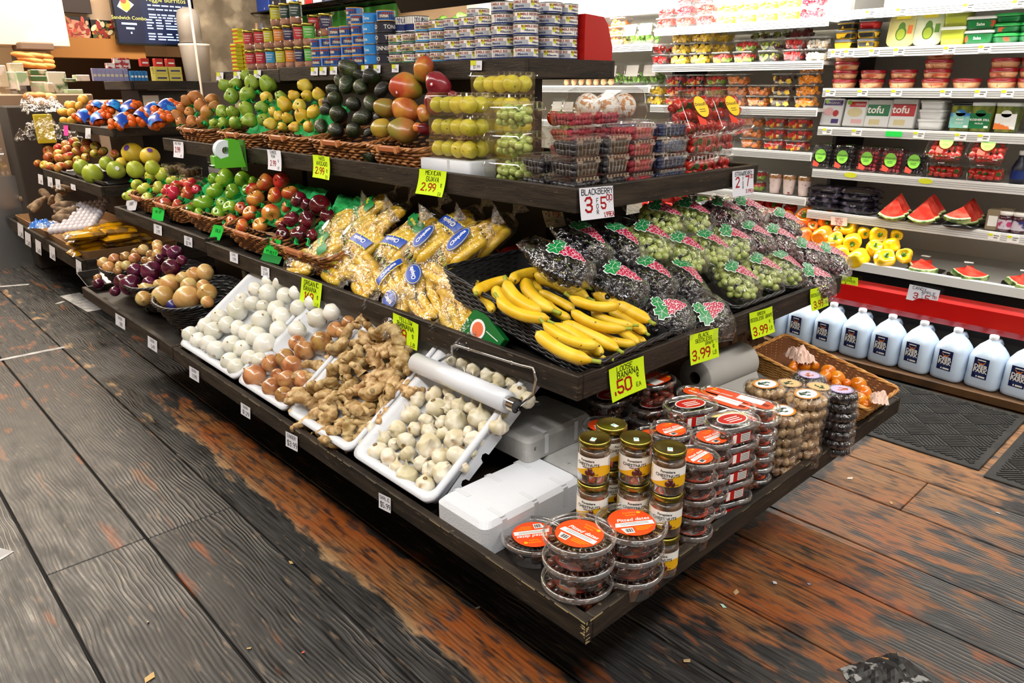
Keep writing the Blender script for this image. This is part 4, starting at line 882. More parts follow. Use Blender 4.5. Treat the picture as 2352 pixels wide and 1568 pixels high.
# ================= bagged bananas and grapes =================
FILM = CLEAR('bag_film', base=.015, edge=.50, rough=.07, bump=1.0, bscale=28); FILMW = CLEAR('bag_film_gathered', base=.08, edge=.6, rough=.10, bump=1.0, bscale=60, white=.04)
BLU = M('print_blue', '0d43a8', .35); YEL = M('print_yellow', 'e6d22a', .4); WPR = M('print_white', 'f2f2f2', .4); GPR = M('print_green', '0c7d3a', .35); BLKP = M('print_black', '101010', .5); CRI = M('print_crimson', 'a80f3c', .35)
def drape(mb, n0, hf):
    for i in range(n0, len(mb.v)):
        x, y, z = mb.v[i]; mb.v[i] = (x, y, hf(x, y)+z)
def ell(a, b_, c): return lambda x, y: c*math.sqrt(max(.02, 1-min(.98, (x/a)**2+(y/b_)**2)))
def gridpatch(mb, x0, x1, y0, y1, nx, ny, inside, z, mi):
    vs = []; idx = {}
    for i in range(nx):
        for j in range(ny):
            cx, cy = x0+(x1-x0)*(i+.5)/nx, y0+(y1-y0)*(j+.5)/ny
            if inside(cx, cy):
                q = [(x0+(x1-x0)*(i+a)/nx, y0+(y1-y0)*(j+c)/ny, z) for a, c in ((0, 0), (1, 0), (1, 1), (0, 1))]; mb.add(q, [(0, 1, 2, 3)], mi, True)
def discg(mb, cx, cy, rx, ry, z, mi, rot=0, nr=4, n=22):
    c, s_ = cos(rot), sin(rot); vs = [(cx, cy, z)]
    for k in range(1, nr+1):
        for i in range(n):
            u, v_ = rx*k/nr*cos(2*pi*i/n), ry*k/nr*sin(2*pi*i/n); vs.append((cx+u*c-v_*s_, cy+u*s_+v_*c, z))
    fs = [(0, 1+i, 1+(i+1) % n) for i in range(n)]+[(1+k*n+i, 1+(k+1)*n+i, 1+(k+1)*n+(i+1) % n, 1+k*n+(i+1) % n) for k in range(nr-1) for i in range(n)]
    mb.add(vs, fs, mi, True)
def filmblob(a, b_, c, seed, tuft=1, flat=.5):
    m = MB(); n = 36; R = []
    for i in range(15):
        t = -pi/2+pi*(i+.3)/14.6; x = a*1.08*sin(t); k = cos(t)**.55 if cos(t) > 0 else 0; R.append([(x+.004*nz((i, j*.7, seed)), b_*1.08*k*cos(2*pi*j/n)*(1+.05*nz((i*.8, j*.9, seed))), c*k*sin(2*pi*j/n)*(1.06 if sin(2*pi*j/n) > 0 else flat)*(1+.10*nz((i*.7, j*.8, seed+3)))) for j in range(n)])
    m.loft(R, 0, True)
    if tuft:   # gathered neck, fanning out
        T = []
        for i, (x, k) in enumerate(((.97, .35), (1.08, .16), (1.16, .15), (1.36, .42), (1.52, .62))):
            T.append([(a*x+.012*nz((i, j, seed)), b_*k*cos(2*pi*j/24)*(1+.4*sin(j*2.6*(i > 2))), c*.8*k*sin(2*pi*j/24)*(1+.6*sin(j*3.1*(i > 2)))+.01*i) for j in range(24)])
        m.loft(T, 1, True, False, False)
    return m
BAGS = {}
def banana_bag(kind, seed):
    rg = random.Random(seed); root = empty('banana_bag'); a, b_, c = .115, .078, .040
    film = filmblob(a, b_, c, seed); put(film.mesh('film', [FILM, FILMW]), 'film', root)
    for i in range(4):
        y = (i-1.5)*.034; m = frame((rg.uniform(-.004, .004), y, .004+rg.uniform(-.003, .004)), (1, (i-1.5)*-.09, 0), (0, .3*(i-1.5), 1)); m = m @ Matrix.Rotation(pi/2, 4, 'X') if False else m
        m = frame((rg.uniform(-.004, .004), y, .002), (1, (i-1.5)*-.09, .0), (.0, 1, (i-1.5)*-.5)); put_banana(2, mat=m @ Matrix.Rotation(pi, 4, 'X'), parent=root)
    L = MB(); hf = ell(a*1.12, b_*1.2, c*1.12)
    if kind == 'blue':
        discg(L, 0, 0, .058, .036, .0010, 1, .35); discg(L, 0, 0, .054, .032, .0014, 2, .35); discg(L, 0, 0, .052, .030, .0018, 1, .35); discg(L, 0, 0, .049, .027, .0022, 0, .35)
        ftext(L, 'Chiquita', 0, 0, .024, 3, .0036, .0006, .2, .35, .95)
    elif kind == 'bluewrap':
        gridpatch(L, -.045, .03, -.062, .062, 10, 16, lambda x, y: abs(x+.008+.3*y) < .022, .0012, 0); gridpatch(L, -.06, .05, -.062, .062, 24, 16, lambda x, y: .022 < abs(x+.008+.3*y) < .026, .0012, 2)
        ftext(L, 'Chiquita', -.006, 0, .026, 3, .0028, .0006, .2, 1.9, .9)
    elif kind == 'green':
        gridpatch(L, -.03, .045, -.066, .066, 14, 16, lambda x, y: abs(x-.005-.25*y) < .024+.008*sin(y*90), .0012, 4)
        ftext(L, 'organic', .0, .0, .022, 2, .0028, .0005, 0, 1.35, .9)
    elif kind == 'greentext':
        ftext(L, 'Organic', -.01, .0, .032, 5, .0022, -.0002, .2, .5, 1); ftext(L, 'Bananas', .02, -.03, .018, 4, .0022, 0, .2, .5, 1)
        discg(L, -.05, .01, .028, .018, .0014, 3, .5)
    if L.v:
        drape(L, 0, hf); put(L.mesh('printed_label', [BLU, BLU, YEL, WPR, GPR, M('print_lime', 'b9cc2e', .4)]), 'printed_label', root)
    return root
for kd in ('blue', 'bluewrap', 'green', 'greentext', 'plain'): BAGS[kd] = banana_bag(kd, len(BAGS)*3+1)
used = set()
def place_tree(dct, key, mat4, label, cat, group, auto, sc=1):
    src = dct[key]
    if key not in used: o = src; used.add(key)
    else: o = dup(src)
    o.rotation_mode = 'XYZ'; l, r, s_ = mat4.decompose(); o.location = l; o.rotation_euler = r.to_euler(); o.scale = (sc,)*3
    tag(o, label, cat, group, auto=auto); return o
BG = [('green', 700, 190, 15, .0), ('greentext', 400, 340, 20, .0), ('plain', 830, 300, 25, .0), ('green', 1090, 360, 30, -.01), ('bluewrap', 1430, 400, 15, .01), ('green', 300, 560, 5, .01), ('bluewrap', 640, 500, 22, .01), ('greentext', 620, 430, 20, .01), ('bluewrap', 960, 560, 30, .02), ('blue', 1270, 540, 15, .03), ('blue', 1560, 620, 12, .035),
      ('plain', 90, 700, -40, .01), ('greentext', 380, 740, -60, .0), ('plain', 650, 850, -70, .0), ('bluewrap', 900, 840, -75, .005), ('blue', 1120, 860, 80, .0), ('plain', 1260, 1020, -70, .0), ('plain', 1420, 900, -60, .0), ('plain', 1480, 1150, -80, .0), ('blue', 940, 980, -85, -.01), ('plain', 1700, 460, 20, .0), ('plain', 560, 720, -50, .0), ('plain', 1330, 760, -60, .01)]
nB = V(N40(40)); e1 = V((0, -1, 0)); e2 = V((cos(math.radians(40)), 0, sin(math.radians(40))))
BGP = [onp(680+x*.2551, 430+y*.2551, (.44, 1.5, .815), nB)+nB*l for k, x, y, r, l in BG]
BGP = relax(BGP, [.055]*len(BGP), 40, .95)
for (k, x, y, r, l), c in zip(BG, BGP):
    a = math.radians(r+45); xa = e1*cos(a)+e2*sin(a); m = frame(c, xa, nB.cross(xa)) @ Matrix.Rotation(math.radians(random.uniform(-12, 12)), 4, 'X')
    lab = {'green': 'clear bag of bananas with a green printed band', 'greentext': 'clear bag of bananas with lime lettering', 'plain': 'plain crinkled clear bag of bananas', 'blue': 'clear bag of bananas with a blue oval print', 'bluewrap': 'clear bag of bananas with a slanted blue band'}[k]
    place_tree(BAGS, k, m, lab, 'bag of bananas', 'clear bags of bananas', ('rows', 40), .86)
# green carton and red bag by the banana basket
b = MB(); b.bbox(-.075, -.05, -.012, .075, .05, .012, .002, 0); disc(b, -.02, 0, .03, 1, .0126); disc(b, -.02, 0, .022, 2, .013); ftext(b, 'SUNRIPE', .045, 0, .014, 3, .013, .0003, 0, pi/2) if False else None
for q in range(3): ribbon(b, [(.01, -.04+q*.03), (.06, -.03+q*.03)], .0012, 3, .013)
o = b.build('produce_carton', [M('carton_green', '0b6b2c', .4), WPR, M('carton_orange', 'e8734a', .4), WPR], None, (.37, .80, .79), (math.radians(70), math.radians(-35), math.radians(-60)))
m = frame(onx(1112, 768, .375), (-.1, -.8, -.45), (.3, .25, 1)) ; o.matrix_world = m; tag(o, 'green printed carton with an orange disc wedged beside the banana basket', 'carton')
b = filmblob(.07, .05, .03, 5); o = b.build('snack_bag', [M('red_film', 'b5200f', .25, c2='8fae30', nscale=12, ramp=(.48, .55), coat=.5), M('red_film2', 'c4250f', .25)], None, onx(1200, 578, .80), (.3, .2, 2.4)); tag(o, 'red and lime snack bag behind the banana basket', 'bag')
# ---- grapes ----
def grapes(mat, n, a, b_, c, r, seed, name='grapes'):
    rg = random.Random(seed); m = MB(); P = []
    for _ in range(n*12):
        p = V((rg.uniform(-1, 1), rg.uniform(-1, 1), rg.uniform(-.55, 1)))
        if p.length > 1: continue
        p = p.normalized()*(rg.uniform(.72, 1)); q = V((p.x*(a-r), p.y*(b_-r), p.z*(c-r)))
        if all((q-o_).length > r*1.55 for o_ in P): P.append(q)
        if len(P) >= n: break
    for q in P: m.ball(q, r*rg.uniform(.88, 1.08), 10, 7, 0, (1, rg.uniform(1, 1.18), 1))
    for k in range(5): m.tube([(0, b_*.6, 0), (rg.uniform(-.5, .5)*a, rg.uniform(-.2, .5)*b_, c*.7), (rg.uniform(-.7, .7)*a, rg.uniform(-.8, .2)*b_, c*.8)], .0012, 4, 1)
    return m.mesh(name, [mat, M('grape_stem', '6d7d2e', .7)])
GGM = M('green_grape_skin', '97a64c', .2, c2='b4bf70', nscale=60, coat=.3, sss=.25, objvar=.06); BGM = M('black_grape_skin', '08080e', .22, c2='191926', nscale=70, coat=.4); RGM = M('red_grape_skin', '3a1c22', .25, c2='6b4044', nscale=60, coat=.35)
def grape_bag(mat, seed):
    root = empty('grape_bag'); a, b_, c = .085, .11, .048
    put(grapes(mat, 64, a, b_*.86, c, .0132, seed), 'grapes', root)
    m = MB(); n = 34; R = []
    for i in range(13):
        t = i/12; y = -b_*1.02+b_*2.35*t; k = (min(1, (t/.16))**.5 if t < .16 else 1)*(1-.45*max(0, t-.45)/.55); th = (min(1, t/.2)**.6)*(1-max(0, t-.55)/.45*.86)
        R.append([(a*1.04*k*cos(2*pi*j/n)*(1+.03*nz((i, j*.9, seed))), y+.006*nz((i*.9, j, seed)), c*1.10*th*sin(2*pi*j/n)*(1 if sin(2*pi*j/n) > 0 else .75)*(1+.10*nz((i*.8, j*.8, seed+4)))) for j in range(n)])
    m.loft(R, 0, True, True, False); put(m.mesh('film', [FILM]), 'film', root)
    L = MB(); rg = random.Random(seed); hf = ell(a*1.25, b_*1.35, c*1.16)
    rows = [4, 4, 3, 3, 2, 1]; y = .012; bs = []
    for q, nn in enumerate(rows):
        for k in range(nn): bs.append(((k-(nn-1)/2)*.0145+rg.uniform(-.002, .002)+.003*q, y-q*.0125+rg.uniform(-.002, .002)))
    for x, yy in bs: disc(L, x, yy, .0088, 1, .0012, 12)
    for x, yy in bs: disc(L, x, yy, .0072, 2, .0017, 12); disc(L, x-.002, yy+.002, .0018, 1, .0022, 6)
    for cx, cy, s_, ro in ((-.02, .034, .030, .4), (.016, .042, .024, -.5)):
        def leaf(z, k, mi):
            P = []
            for i in range(20):
                an = 2*pi*i/20; rr_ = s_*k*(.72+.28*abs(cos(2.5*an)))*(1+.12*sin(9*an)); P.append((cx+rr_*cos(an+ro), cy+rr_*.85*sin(an+ro), z))
            L.add(P+[(cx, cy, z)], [(i, (i+1) % 20, 20) for i in range(20)], mi)
        leaf(.0012, 1.08, 1); leaf(.0020, .96, 0)
        for q in range(5): an = ro+q*1.256; ribbon(L, [(cx, cy), (cx+s_*.75*cos(an), cy+s_*.62*sin(an))], .0004, 1, .0026)
    drape(L, 0, hf); put(L.mesh('printed_grape_emblem', [GPR, WPR, CRI]), 'printed_grape_emblem', root)
    return root
GBG = {'b%d' % i: grape_bag(BGM, 3+i) for i in range(2)}; GBG.update({'g%d' % i: grape_bag(GGM, 13+i) for i in range(3)}); GBG.update({'r%d' % i: grape_bag(RGM, 23+i) for i in range(2)})
GBL = [('b0', 245, 560, 12), ('b1', 420, 500, -5), ('b0', 560, 490, -8), ('b1', 590, 740, 15), ('b0', 815, 700, 0), ('b1', 1110, 740, -22), ('b0', 935, 960, 60), ('b1', 1215, 935, 75),
       ('g0', 780, 440, 15), ('g1', 940, 290, 20), ('g2', 1160, 270, 15), ('g0', 1080, 520, 10), ('g1', 1290, 470, 0), ('g2', 1460, 430, 25), ('g0', 1470, 700, 12), ('g1', 1680, 660, 12), ('g2', 1870, 640, -5),
       ('r0', 1400, 235, 20), ('r1', 1570, 215, 25), ('r0', 1620, 410, 10), ('r1', 1760, 400, 15), ('r0', 1850, 350, 15), ('r1', 2020, 540, 20), ('r0', 2180, 560, 20), ('r1', 2040, 680, 30)]
aG = math.radians(42); nG = V((0, -sin(aG), cos(aG))); eG = V((0, cos(aG), sin(aG)))
GPn = [onp(1240+x*.2998, 430+y*.2998, (1, .44, .825), nG) for k, x, y, r in GBL]; GPn = relax(GPn, [.076]*len(GPn), 30, .9)
for (k, x, y, r), c in zip(GBL, GPn):
    a = math.radians(r); ya = eG*cos(a)+V((-1, 0, 0))*sin(a); m = frame(c+nG*.0, ya.cross(nG), ya) @ Matrix.Rotation(math.radians(-14), 4, 'X')
    nm = {'b': 'black', 'g': 'green', 'r': 'dark red'}[k[0]]
    place_tree(GBG, k, m, 'clear bag of %s grapes with a printed grape bunch' % nm, 'bag of grapes', 'bags of %s grapes' % nm, ('rows', 50), .92)
for i, (x0, x1, col) in enumerate(((.745, 1.06, 'black'), (1.075, 1.41, 'green'), (1.425, 1.745, 'dark red'))):
    f, w_, d_ = boxmap((x0, .345, .775), (x1, .345, .775), (x0, .80, .93))
    GBk = wicker('grape_basket%d' % i, w_, d_, .045, .02, 6, (BWICK, BWD), .0028, 24, .006, .03, False)
    put_basket(GBk, 'black_basket', f @ Matrix.Translation((0, 0, -.05)), 'shallow black woven basket under the %s grapes' % col, group='shallow black baskets under the grapes')
    # produce crate propping the heap from behind
    b = MB(); b.slab([(x0+.02, .46, .727), (x0+.02, .82, .727), (x0+.02, .82, 1.0), (x0+.02, .50, .76)], (x1-x0-.04, 0, 0)); o = b.build('display_riser', BLK); tag(o, 'black sloping riser under the %s grapes' % col, 'riser', 'black risers under the grapes')
# ================= packs on the bottom right shelf =================
CL = CLEAR('clear_plastic', base=.025, edge=.38, rough=.06); CLE = CLEAR('clear_rim_glint', base=.16, edge=.7, rough=.08, white=.03); CLB = CLEAR('ribbed_plastic', base=.10, edge=.6, rough=.10, bump=.6, bscale=120, white=.02)  # rim plastic is whitened to imitate highlights along rims and ribs
DATE = M('date_flesh', '1d0d07', .25, c2='4a2410', nscale=30, coat=.4, objvar=.1); DATEO = M('date_amber', '6a2c0c', .3, coat=.3); ORL = M('orange_label', 'dd4714', .4); DIM = M('label_white', 'ece9e2', .4); TXTD = M('label_ink', '221a18', .6); SUN = M('label_sun', 'f0a818', .4)
GOLD = M('gold_lid', '857833', .28, 1, c2='a09245', nscale=5); BRINE = M('jar_contents', '3a2410', .25, c2='6a4520', nscale=40, coat=.5); LYEL = M('label_yellow', 'e0aa10', .4); LCRM = M('label_cream', 'e3cf8b', .5); CHN = M('chestnut_print', '4c1710', .3, coat=.3)
def datefill(a, b_, h, n, seed, mats, shape='round', r=.012, z0=.003, zt=1.0):
    rg = random.Random(seed); m = MB(); k = 0
    while k < n:
        x, y = rg.uniform(-1, 1), rg.uniform(-1, 1)
        if shape == 'round' and x*x+y*y > 1: continue
        if rg.random() < .6:
            if shape == 'round': L = math.hypot(x, y) or 1; x, y = x/L*.97, y/L*.97
            else:
                if rg.random() < .5: x = .97*(1 if x > 0 else -1)
                else: y = .97*(1 if y > 0 else -1)
        z = z0+r*.6+rg.random()*max(.001, h-r*1.2-z0); c = (x*(a-r*.9), y*(b_-r*.9), z); an = rg.uniform(0, 3.14)
        m.T(Matrix.Translation(c) @ Euler((rg.uniform(-.6, .6), rg.uniform(-.6, .6), an)).to_matrix().to_4x4()); m.ball((0, 0, 0), r, 8, 5, 0 if rg.random() < .88 else min(1, len(mats)-1), (1.5, .85, .8)); k += 1
    m.T(); return m
def ribbing(b, a, h, n, mi, r0, r1):
    for k in range(n):
        t = 2*pi*k/n; b.add([(r0*cos(t-.02), r0*sin(t-.02), h), (r1*cos(t-.02), r1*sin(t-.02), h), (r1*cos(t+.02), r1*sin(t+.02), h), (r0*cos(t+.02), r0*sin(t+.02), h)], [(0, 1, 2, 3)], mi)
def date_tub(R, H, kind, seed, name='date_tub'):
    root = empty(name); b = MB()
    b.lathe([(R*.80, .001), (R*.83, .004), (R*.90, H-.012)], 40, 0, True, True, False); b.lathe([(R*.92, H-.013), (R*.99, H-.012), (R, H-.010), (R, H-.004)], 40, 1, True, False, False)
    put(b.mesh('container', [CL, CLE]), 'container', root)
    l = MB(); l.lathe([(R, H-.009), (R*1.0, H-.001), (R*.965, H+.001), (R*.93, H-.001), (R*.90, H-.0035), (R*.70, H-.003), (.0005, H-.003)], 40, 0, True, False, False)
    l.lathe([(R*1.003, H-.009), (R*1.003, H-.0005), (R*.965, H+.0015), (R*.93, H-.0005)], 40, 1, True, False, False); ribbing(l, R, H+.0012-.003, 34, 1, R*.74, R*.87)
    put(l.mesh('lid', [CL, CLE]), 'lid', root)
    put(datefill(R*.83, R*.83, H-.010, 46 if R > .06 else 26, seed, [DATE, DATEO], r=.0125 if R > .06 else .0115).mesh('dates', [DATE, DATEO]), 'dates', root)
    L = MB(); z = H-.0022; rl = R*(.66 if R > .06 else .70)
    discg(L, 0, 0, rl, rl, z, 0, 0, 1, 36)
    z += .0005; wd = rl
    L.add([(-wd*.72, -wd*.02, z), (wd*.90, -wd*.02, z), (wd*.90, -wd*.30, z), (-wd*.80, -wd*.30, z)], [(0, 3, 2, 1)], 1)
    ftext(L, 'Pitted dates' if R > .06 else 'Pitted dates', wd*.1, wd*.14, wd*.30, 1, z+.0004, .0002, .25)
    ftext(L, 'Sunshine', wd*.12, wd*.66, wd*.17, 3, z+.0004); ftext(L, 'Snacks', wd*.12, wd*.48, wd*.17, 3, z+.0004); discg(L, wd*.52, wd*.62, wd*.09, wd*.09, z+.0004, 3, 0, 1, 14)
    L.add([(-wd*.62, -wd*.42, z), (-wd*.12, -wd*.42, z), (-wd*.12, -wd*.78, z), (-wd*.50, -wd*.78, z)], [(0, 3, 2, 1)], 1)
    for k in range(9): L.box(-wd*.48+k*wd*.036, -wd*.72, z+.0002, -wd*.48+k*wd*.036+wd*(.012+.01*(k % 3)), -wd*.47, z+.0004, 2)
    for q in range(3): L.add([(wd*.0, -wd*(.40+q*.10), z), (wd*(.78-q*.13), -wd*(.40+q*.10), z), (wd*(.76-q*.13), -wd*(.43+q*.10), z), (0, -wd*(.43+q*.10), z)], [(0, 3, 2, 1)], 3)
    for q in range(2): L.add([(-wd*.55, -wd*(.09+q*.09), z+.0003), (wd*.7, -wd*(.09+q*.09), z+.0003), (wd*.7, -wd*(.115+q*.09), z+.0003), (-wd*.55, -wd*(.115+q*.09), z+.0003)], [(0, 3, 2, 1)], 2)
    put(L.mesh('printed_label', [ORL, DIM, TXTD, SUN]), 'printed_label', root)
    return root
def stackcol(src, x, y, z0, dz, n, label, cat, group, rz=0, jit=.003, seed=0, w=30, rj=.5, first=False):
    rg = random.Random(seed); out = []
    for k in range(n):
        o = src if (first and k == 0) else dup(src); o.location = (x+rg.uniform(-jit, jit), y+rg.uniform(-jit, jit), z0+k*dz); o.rotation_euler = (0, 0, rz+rg.uniform(-rj, rj))
        tag(o, label, cat, group, auto=('stack', w)); out.append(o)
    return out
ZS = .3855
TB = date_tub(.077, .054, 'big', 1); TS = date_tub(.053, .047, 'small', 2)
p = onz(1328, 1326, .437); a_ = stackcol(TB, p.x, p.y, ZS, .0545, 3, 'large round clear tub of dates with orange lid label', 'tub', 'large round tubs of dates', math.radians(-75), .002, 1, 60, .2, True)
p2 = onz(1452, 1296, .437); stackcol(TB, p2.x-.008, p2.y+.004, ZS, .0545, 3, 'large round clear tub of dates with orange lid label', 'tub', 'large round tubs of dates', math.radians(-35), .002, 2, 60, .25)
p = onz(1237, 1226, .44); stackcol(TB, p.x-.005, p.y+.01, ZS, .0545, 1, 'large round clear tub of dates with orange lid label', 'tub', 'large round tubs of dates', math.radians(150), 0, 3, 60, .1)
# chestnut jars
def jar(seed=0):
    root = empty('chestnut_jar'); R, H = .0355, .104
    b = MB(); b.lathe([(R*.85, .001), (R*.97, .004), (R, .012), (R, H*.72), (R*.93, H*.80), (R*.86, H*.84), (R*.86, H*.9)], 32, 0, True, True, False); put(b.mesh('glass', CLEAR('jar_glass', base=.10, edge=.7, rough=.03)), 'glass', root)
    b = MB(); b.lathe([(R*.80, .004), (R*.93, .010), (R*.955, .016), (R*.955, H*.70), (R*.84, H*.79)], 28, 0, True); put(b.mesh('contents', BRINE), 'contents', root)
    b = MB(); b.lathe([(R*.95, H*.855), (R*1.0, H*.86), (R*1.0, H*.97), (R*.96, H*.995), (R*.90, H), (R*.80, H*.985), (.0005, H*.985)], 40, 0, True, True, False); b.box(.002, -.006, H*.987, .018, .005, H*.990, 1); b.box(.004, -.004, H*.990, .009, .003, H*.991, 2); put(b.mesh('lid', [GOLD, DIM, M('mint_print', '4bb89a', .5)]), 'lid', root)
    L = MB(); n = 36; z0, z1 = .026, .070
    def arc(a0, a1, za, zb, rr_, mi, sm=True, w=None):
        k = max(2, int((a1-a0)/.12)); vs = []
        for i in range(k+1):
            a = a0+(a1-a0)*i/k; vs += [(rr_*cos(a), rr_*sin(a), za if not callable(za) else za(a)), (rr_*cos(a), rr_*sin(a), zb if not callable(zb) else zb(a))]
        L.add(vs, [(2*i, 2*i+2, 2*i+3, 2*i+1) for i in range(k)], mi, sm)
    arc(-2.7, 2.7, z0, z1, R*1.006, 0); arc(-2.7, 2.7, z0, lambda a: z0+.010+.010*max(0, cos(a-.2))+.008*sin(a*1.5), R*1.010, 1); arc(-2.7, -1.2, z0+.008, z1-.002, R*1.014, 2)
    def wrap(vs, zc, a0): return [(R*1.018*cos(a0+x/R), R*1.018*sin(a0+x/R), zc+y) for x, y, _ in vs]
    for t, s_, zc, a0, mi in (('CHESTNUTS', .0098, .052, -.1, 3), ('Forestiere', .0075, .062, -.1, 3), ('NET WT 7 OZ', .0035, .030, .3, 3), ('whole peeled', .0042, .046, -.1, 4)):
        vs, fs = fontmesh(t, s_, .0002); L.add(wrap(vs, zc, a0), fs, mi)
    for q in range(9): arc(-2.5, -1.35+.05*(q % 3), .036+q*.0033, .0368+q*.0033, R*1.018, 3)
    for q in range(9): arc(1.35, 2.5-.08*(q % 3), .036+q*.0033, .0368+q*.0033, R*1.012, 3)
    for q in range(14): arc(-2.6+q*.035, -2.6+q*.035+.014, .028, .034, R*1.020, 3)
    for ca, cz, r in ((-.05, .034, .007), (.22, .033, .0065), (.09, .040, .006)): L.ball((R*1.0*cos(ca), R*1.0*sin(ca), cz), r, 10, 6, 4, (.6, 1, 1))
    put(L.mesh('printed_label', [DIM, LYEL, LCRM, TXTD, CHN]), 'printed_label', root); return root
JR = jar(); JL = 'glass chestnut jar with gold lid and yellow-white label'
jp = [(1540, 1025, 3, 205), (1462, 1003, 3, 225), (1367, 1003, 3, 215), (1404, 972, 3, 260)]
Jpos = [onz(x, y, .385+.1045*3) for x, y, n, r in jp]; Jpos = relax([V((p.x, p.y, 0)) for p in Jpos], [.037]*4, 20, 1)
for i, (p, (x, y, n, r)) in enumerate(zip(Jpos, jp)):
    stackcol(JR, p.x, p.y, ZS, .1045, n, JL, 'jar', 'chestnut jars', math.radians(r), .001, i+5, 18, .25, i == 0)
SL = 'small round clear tub of dates'
for i, (x, y, n) in enumerate(((1600, 1044, 5), (1634, 1000, 5), (1542, 984, 5), (1500, 998, 4), (1383, 975, 4))):
    z = .385+.0475*n; p = onz(x, y, z); stackcol(TS, p.x, p.y, ZS, .0475, n, SL, 'tub', 'small round tubs of dates', math.radians(-20), .0015, i+20, 22, .4, i == 0)
def oval_box(w, d, H, label, seed, red=False, name='fruit_box', mats=(DATE, DATEO)):
    root = empty(name); b = MB(); r = min(w, d)*.42
    b.loft([rr(w*.86, d*.84, r*.8, .001), rr(w*.94, d*.92, r, H-.014)], 0, True, True, False); b.loft([rr(w*.96, d*.95, r, H-.014), rr(w, d, r, H-.012), rr(w, d, r, H-.006)], 1, True, False, False); put(b.mesh('container', [CL, CLE]), 'container', root)
    l = MB(); l.loft([rr(w, d, r, H-.008), rr(w*.99, d*.98, r, H), rr(w*.93, d*.9, r, H+.001), rr(w*.90, d*.86, r, H-.003)], 1, True, False, False); l.loft([rr(w*.90, d*.86, r, H-.003), rr(w*.6, d*.5, r*.5, H-.0025)], 0, True, False, True); put(l.mesh('lid', [CL, CLE]), 'lid', root)
    put(datefill(w*.43, d*.42, H-.012, 26 if w < .2 else 36, seed, mats, 'box', .012).mesh('dried_fruit', list(mats)), 'dried_fruit', root)
    L = MB(); z = H-.0015
    if label == 'oval': 
        discg(L, 0, 0, w*.30, d*.28, z, 1, 0, 1, 30); discg(L, 0, 0, w*.28, d*.25, z+.0003, 0, 0, 1, 30)
        for q in range(3): L.add([(-.022, .008-q*.009, z+.0006), (.022, .008-q*.009, z+.0006), (.020, .0045-q*.009, z+.0006), (-.020, .0045-q*.009, z+.0006)], [(0, 3, 2, 1)], 1)
        if red:
            L.box(-w*.30, -d*.482, .010, w*.12, -d*.478, H-.016, 0); L.box(-w*.10, -d*.486, .012, w*.10, -d*.481, H-.018, 1); L.box(-w*.28, -d*.486, .012, -w*.2, -d*.481, H-.018, 1)
            for q in range(5): L.box(-w*.09, -d*.489, .015+q*.0045, w*.09, -d*.4865, .0165+q*.0045, 2)
    else:
        L.loft([rr(w*.86, d*.66, d*.32, z), rr(w*.86, d*.66, d*.32, z+.0004)], 0, False); z += .0007
        L.add([(-w*.30, -d*.30, z), (w*.02, -d*.30, z), (w*.02, d*.10, z), (-w*.30, d*.10, z)], [(0, 1, 2, 3)], 1); ftext(L, 'pitted dates', w*.22, d*.06, d*.17, 1, z, .0002, .2); discg(L, w*.34, -d*.16, .006, .006, z, 3, 0, 1, 12)
        for q in range(8): L.box(-w*.38+q*.0022, -d*.10, z, -w*.38+q*.0022+.001, d*.12, z+.0003, 2)
    put(L.mesh('printed_label', [M('red_label', 'b3150f', .4) if label == 'oval' else ORL, DIM, TXTD, SUN]), 'printed_label', root); return root
SUGAR = M('sugared_date', '2a1c17', .6, c2='8f8078', nscale=90, ramp=(.5, .62), objvar=.1)
OB = oval_box(.145, .100, .052, 'oval', 4, True, 'date_box', (DATE, SUGAR)); LBX = oval_box(.225, .078, .034, 'long', 6)
for i, (x, y, n, rz) in enumerate(((1683, 960, 5, -6), (1585, 925, 5, -8))):
    z = .385+.0525*n; p = onz(x, y, z); stackcol(OB, p.x, p.y, ZS, .0525, n, 'rounded clear box of sugared dates with red lid label', 'box', 'rounded boxes of sugared dates', math.radians(-90+rz+80), .002, i+40, 40, .06, i == 0)
for i, (x, y, n, rz) in enumerate(((1703, 922, 7, 0), (1650, 922, 7, 0))):
    z = .385+.0345*n; p = onz(x, y, z); stackcol(LBX, p.x+.02, p.y+.02, ZS, .0345, n, 'long narrow clear box of dates with orange label', 'box', 'long boxes of dates', math.radians(93), .002, i+50, 30, .04, i == 0)
p = onz(1800, 990, .44); stackcol(TS, .83, .10, ZS, .0475, 4, SL, 'tub', 'small round tubs of dates', 0, .002, 61, 22, .4)
b = oval_box(.13, .11, .07, 'none', 9, False, 'fruit_tub', (M('apricot_paste', '7a3018', .3, c2='4c1c10', nscale=20), DATE)); b.location = onz(1516, 873, .62)+V((0, .02, -.07)); tag(b, 'tall clear tub of amber fruit paste deep under the banana shelf', 'tub')
c = oval_box(.15, .12, .06, 'oval', 10, False, 'date_box', (DATE, SUGAR)); c.location = b.location-V((0, 0, .065)); tag(c, 'clear box of sugared dates directly under the amber paste tub', 'box')
stackcol(c, b.location.x-.09, b.location.y+.09, ZS, .062, 3, 'dim clear box of dates in the shade under the banana shelf', 'box', 'dim date boxes under the shelf', 0, .003, 70, 60, .1)
stackcol(c, b.location.x, b.location.y, ZS, .0645, 2, 'clear box of sugared dates at the foot of the amber paste tub', 'box', 'boxes under the amber tub', 0, .003, 71, 60, .1)
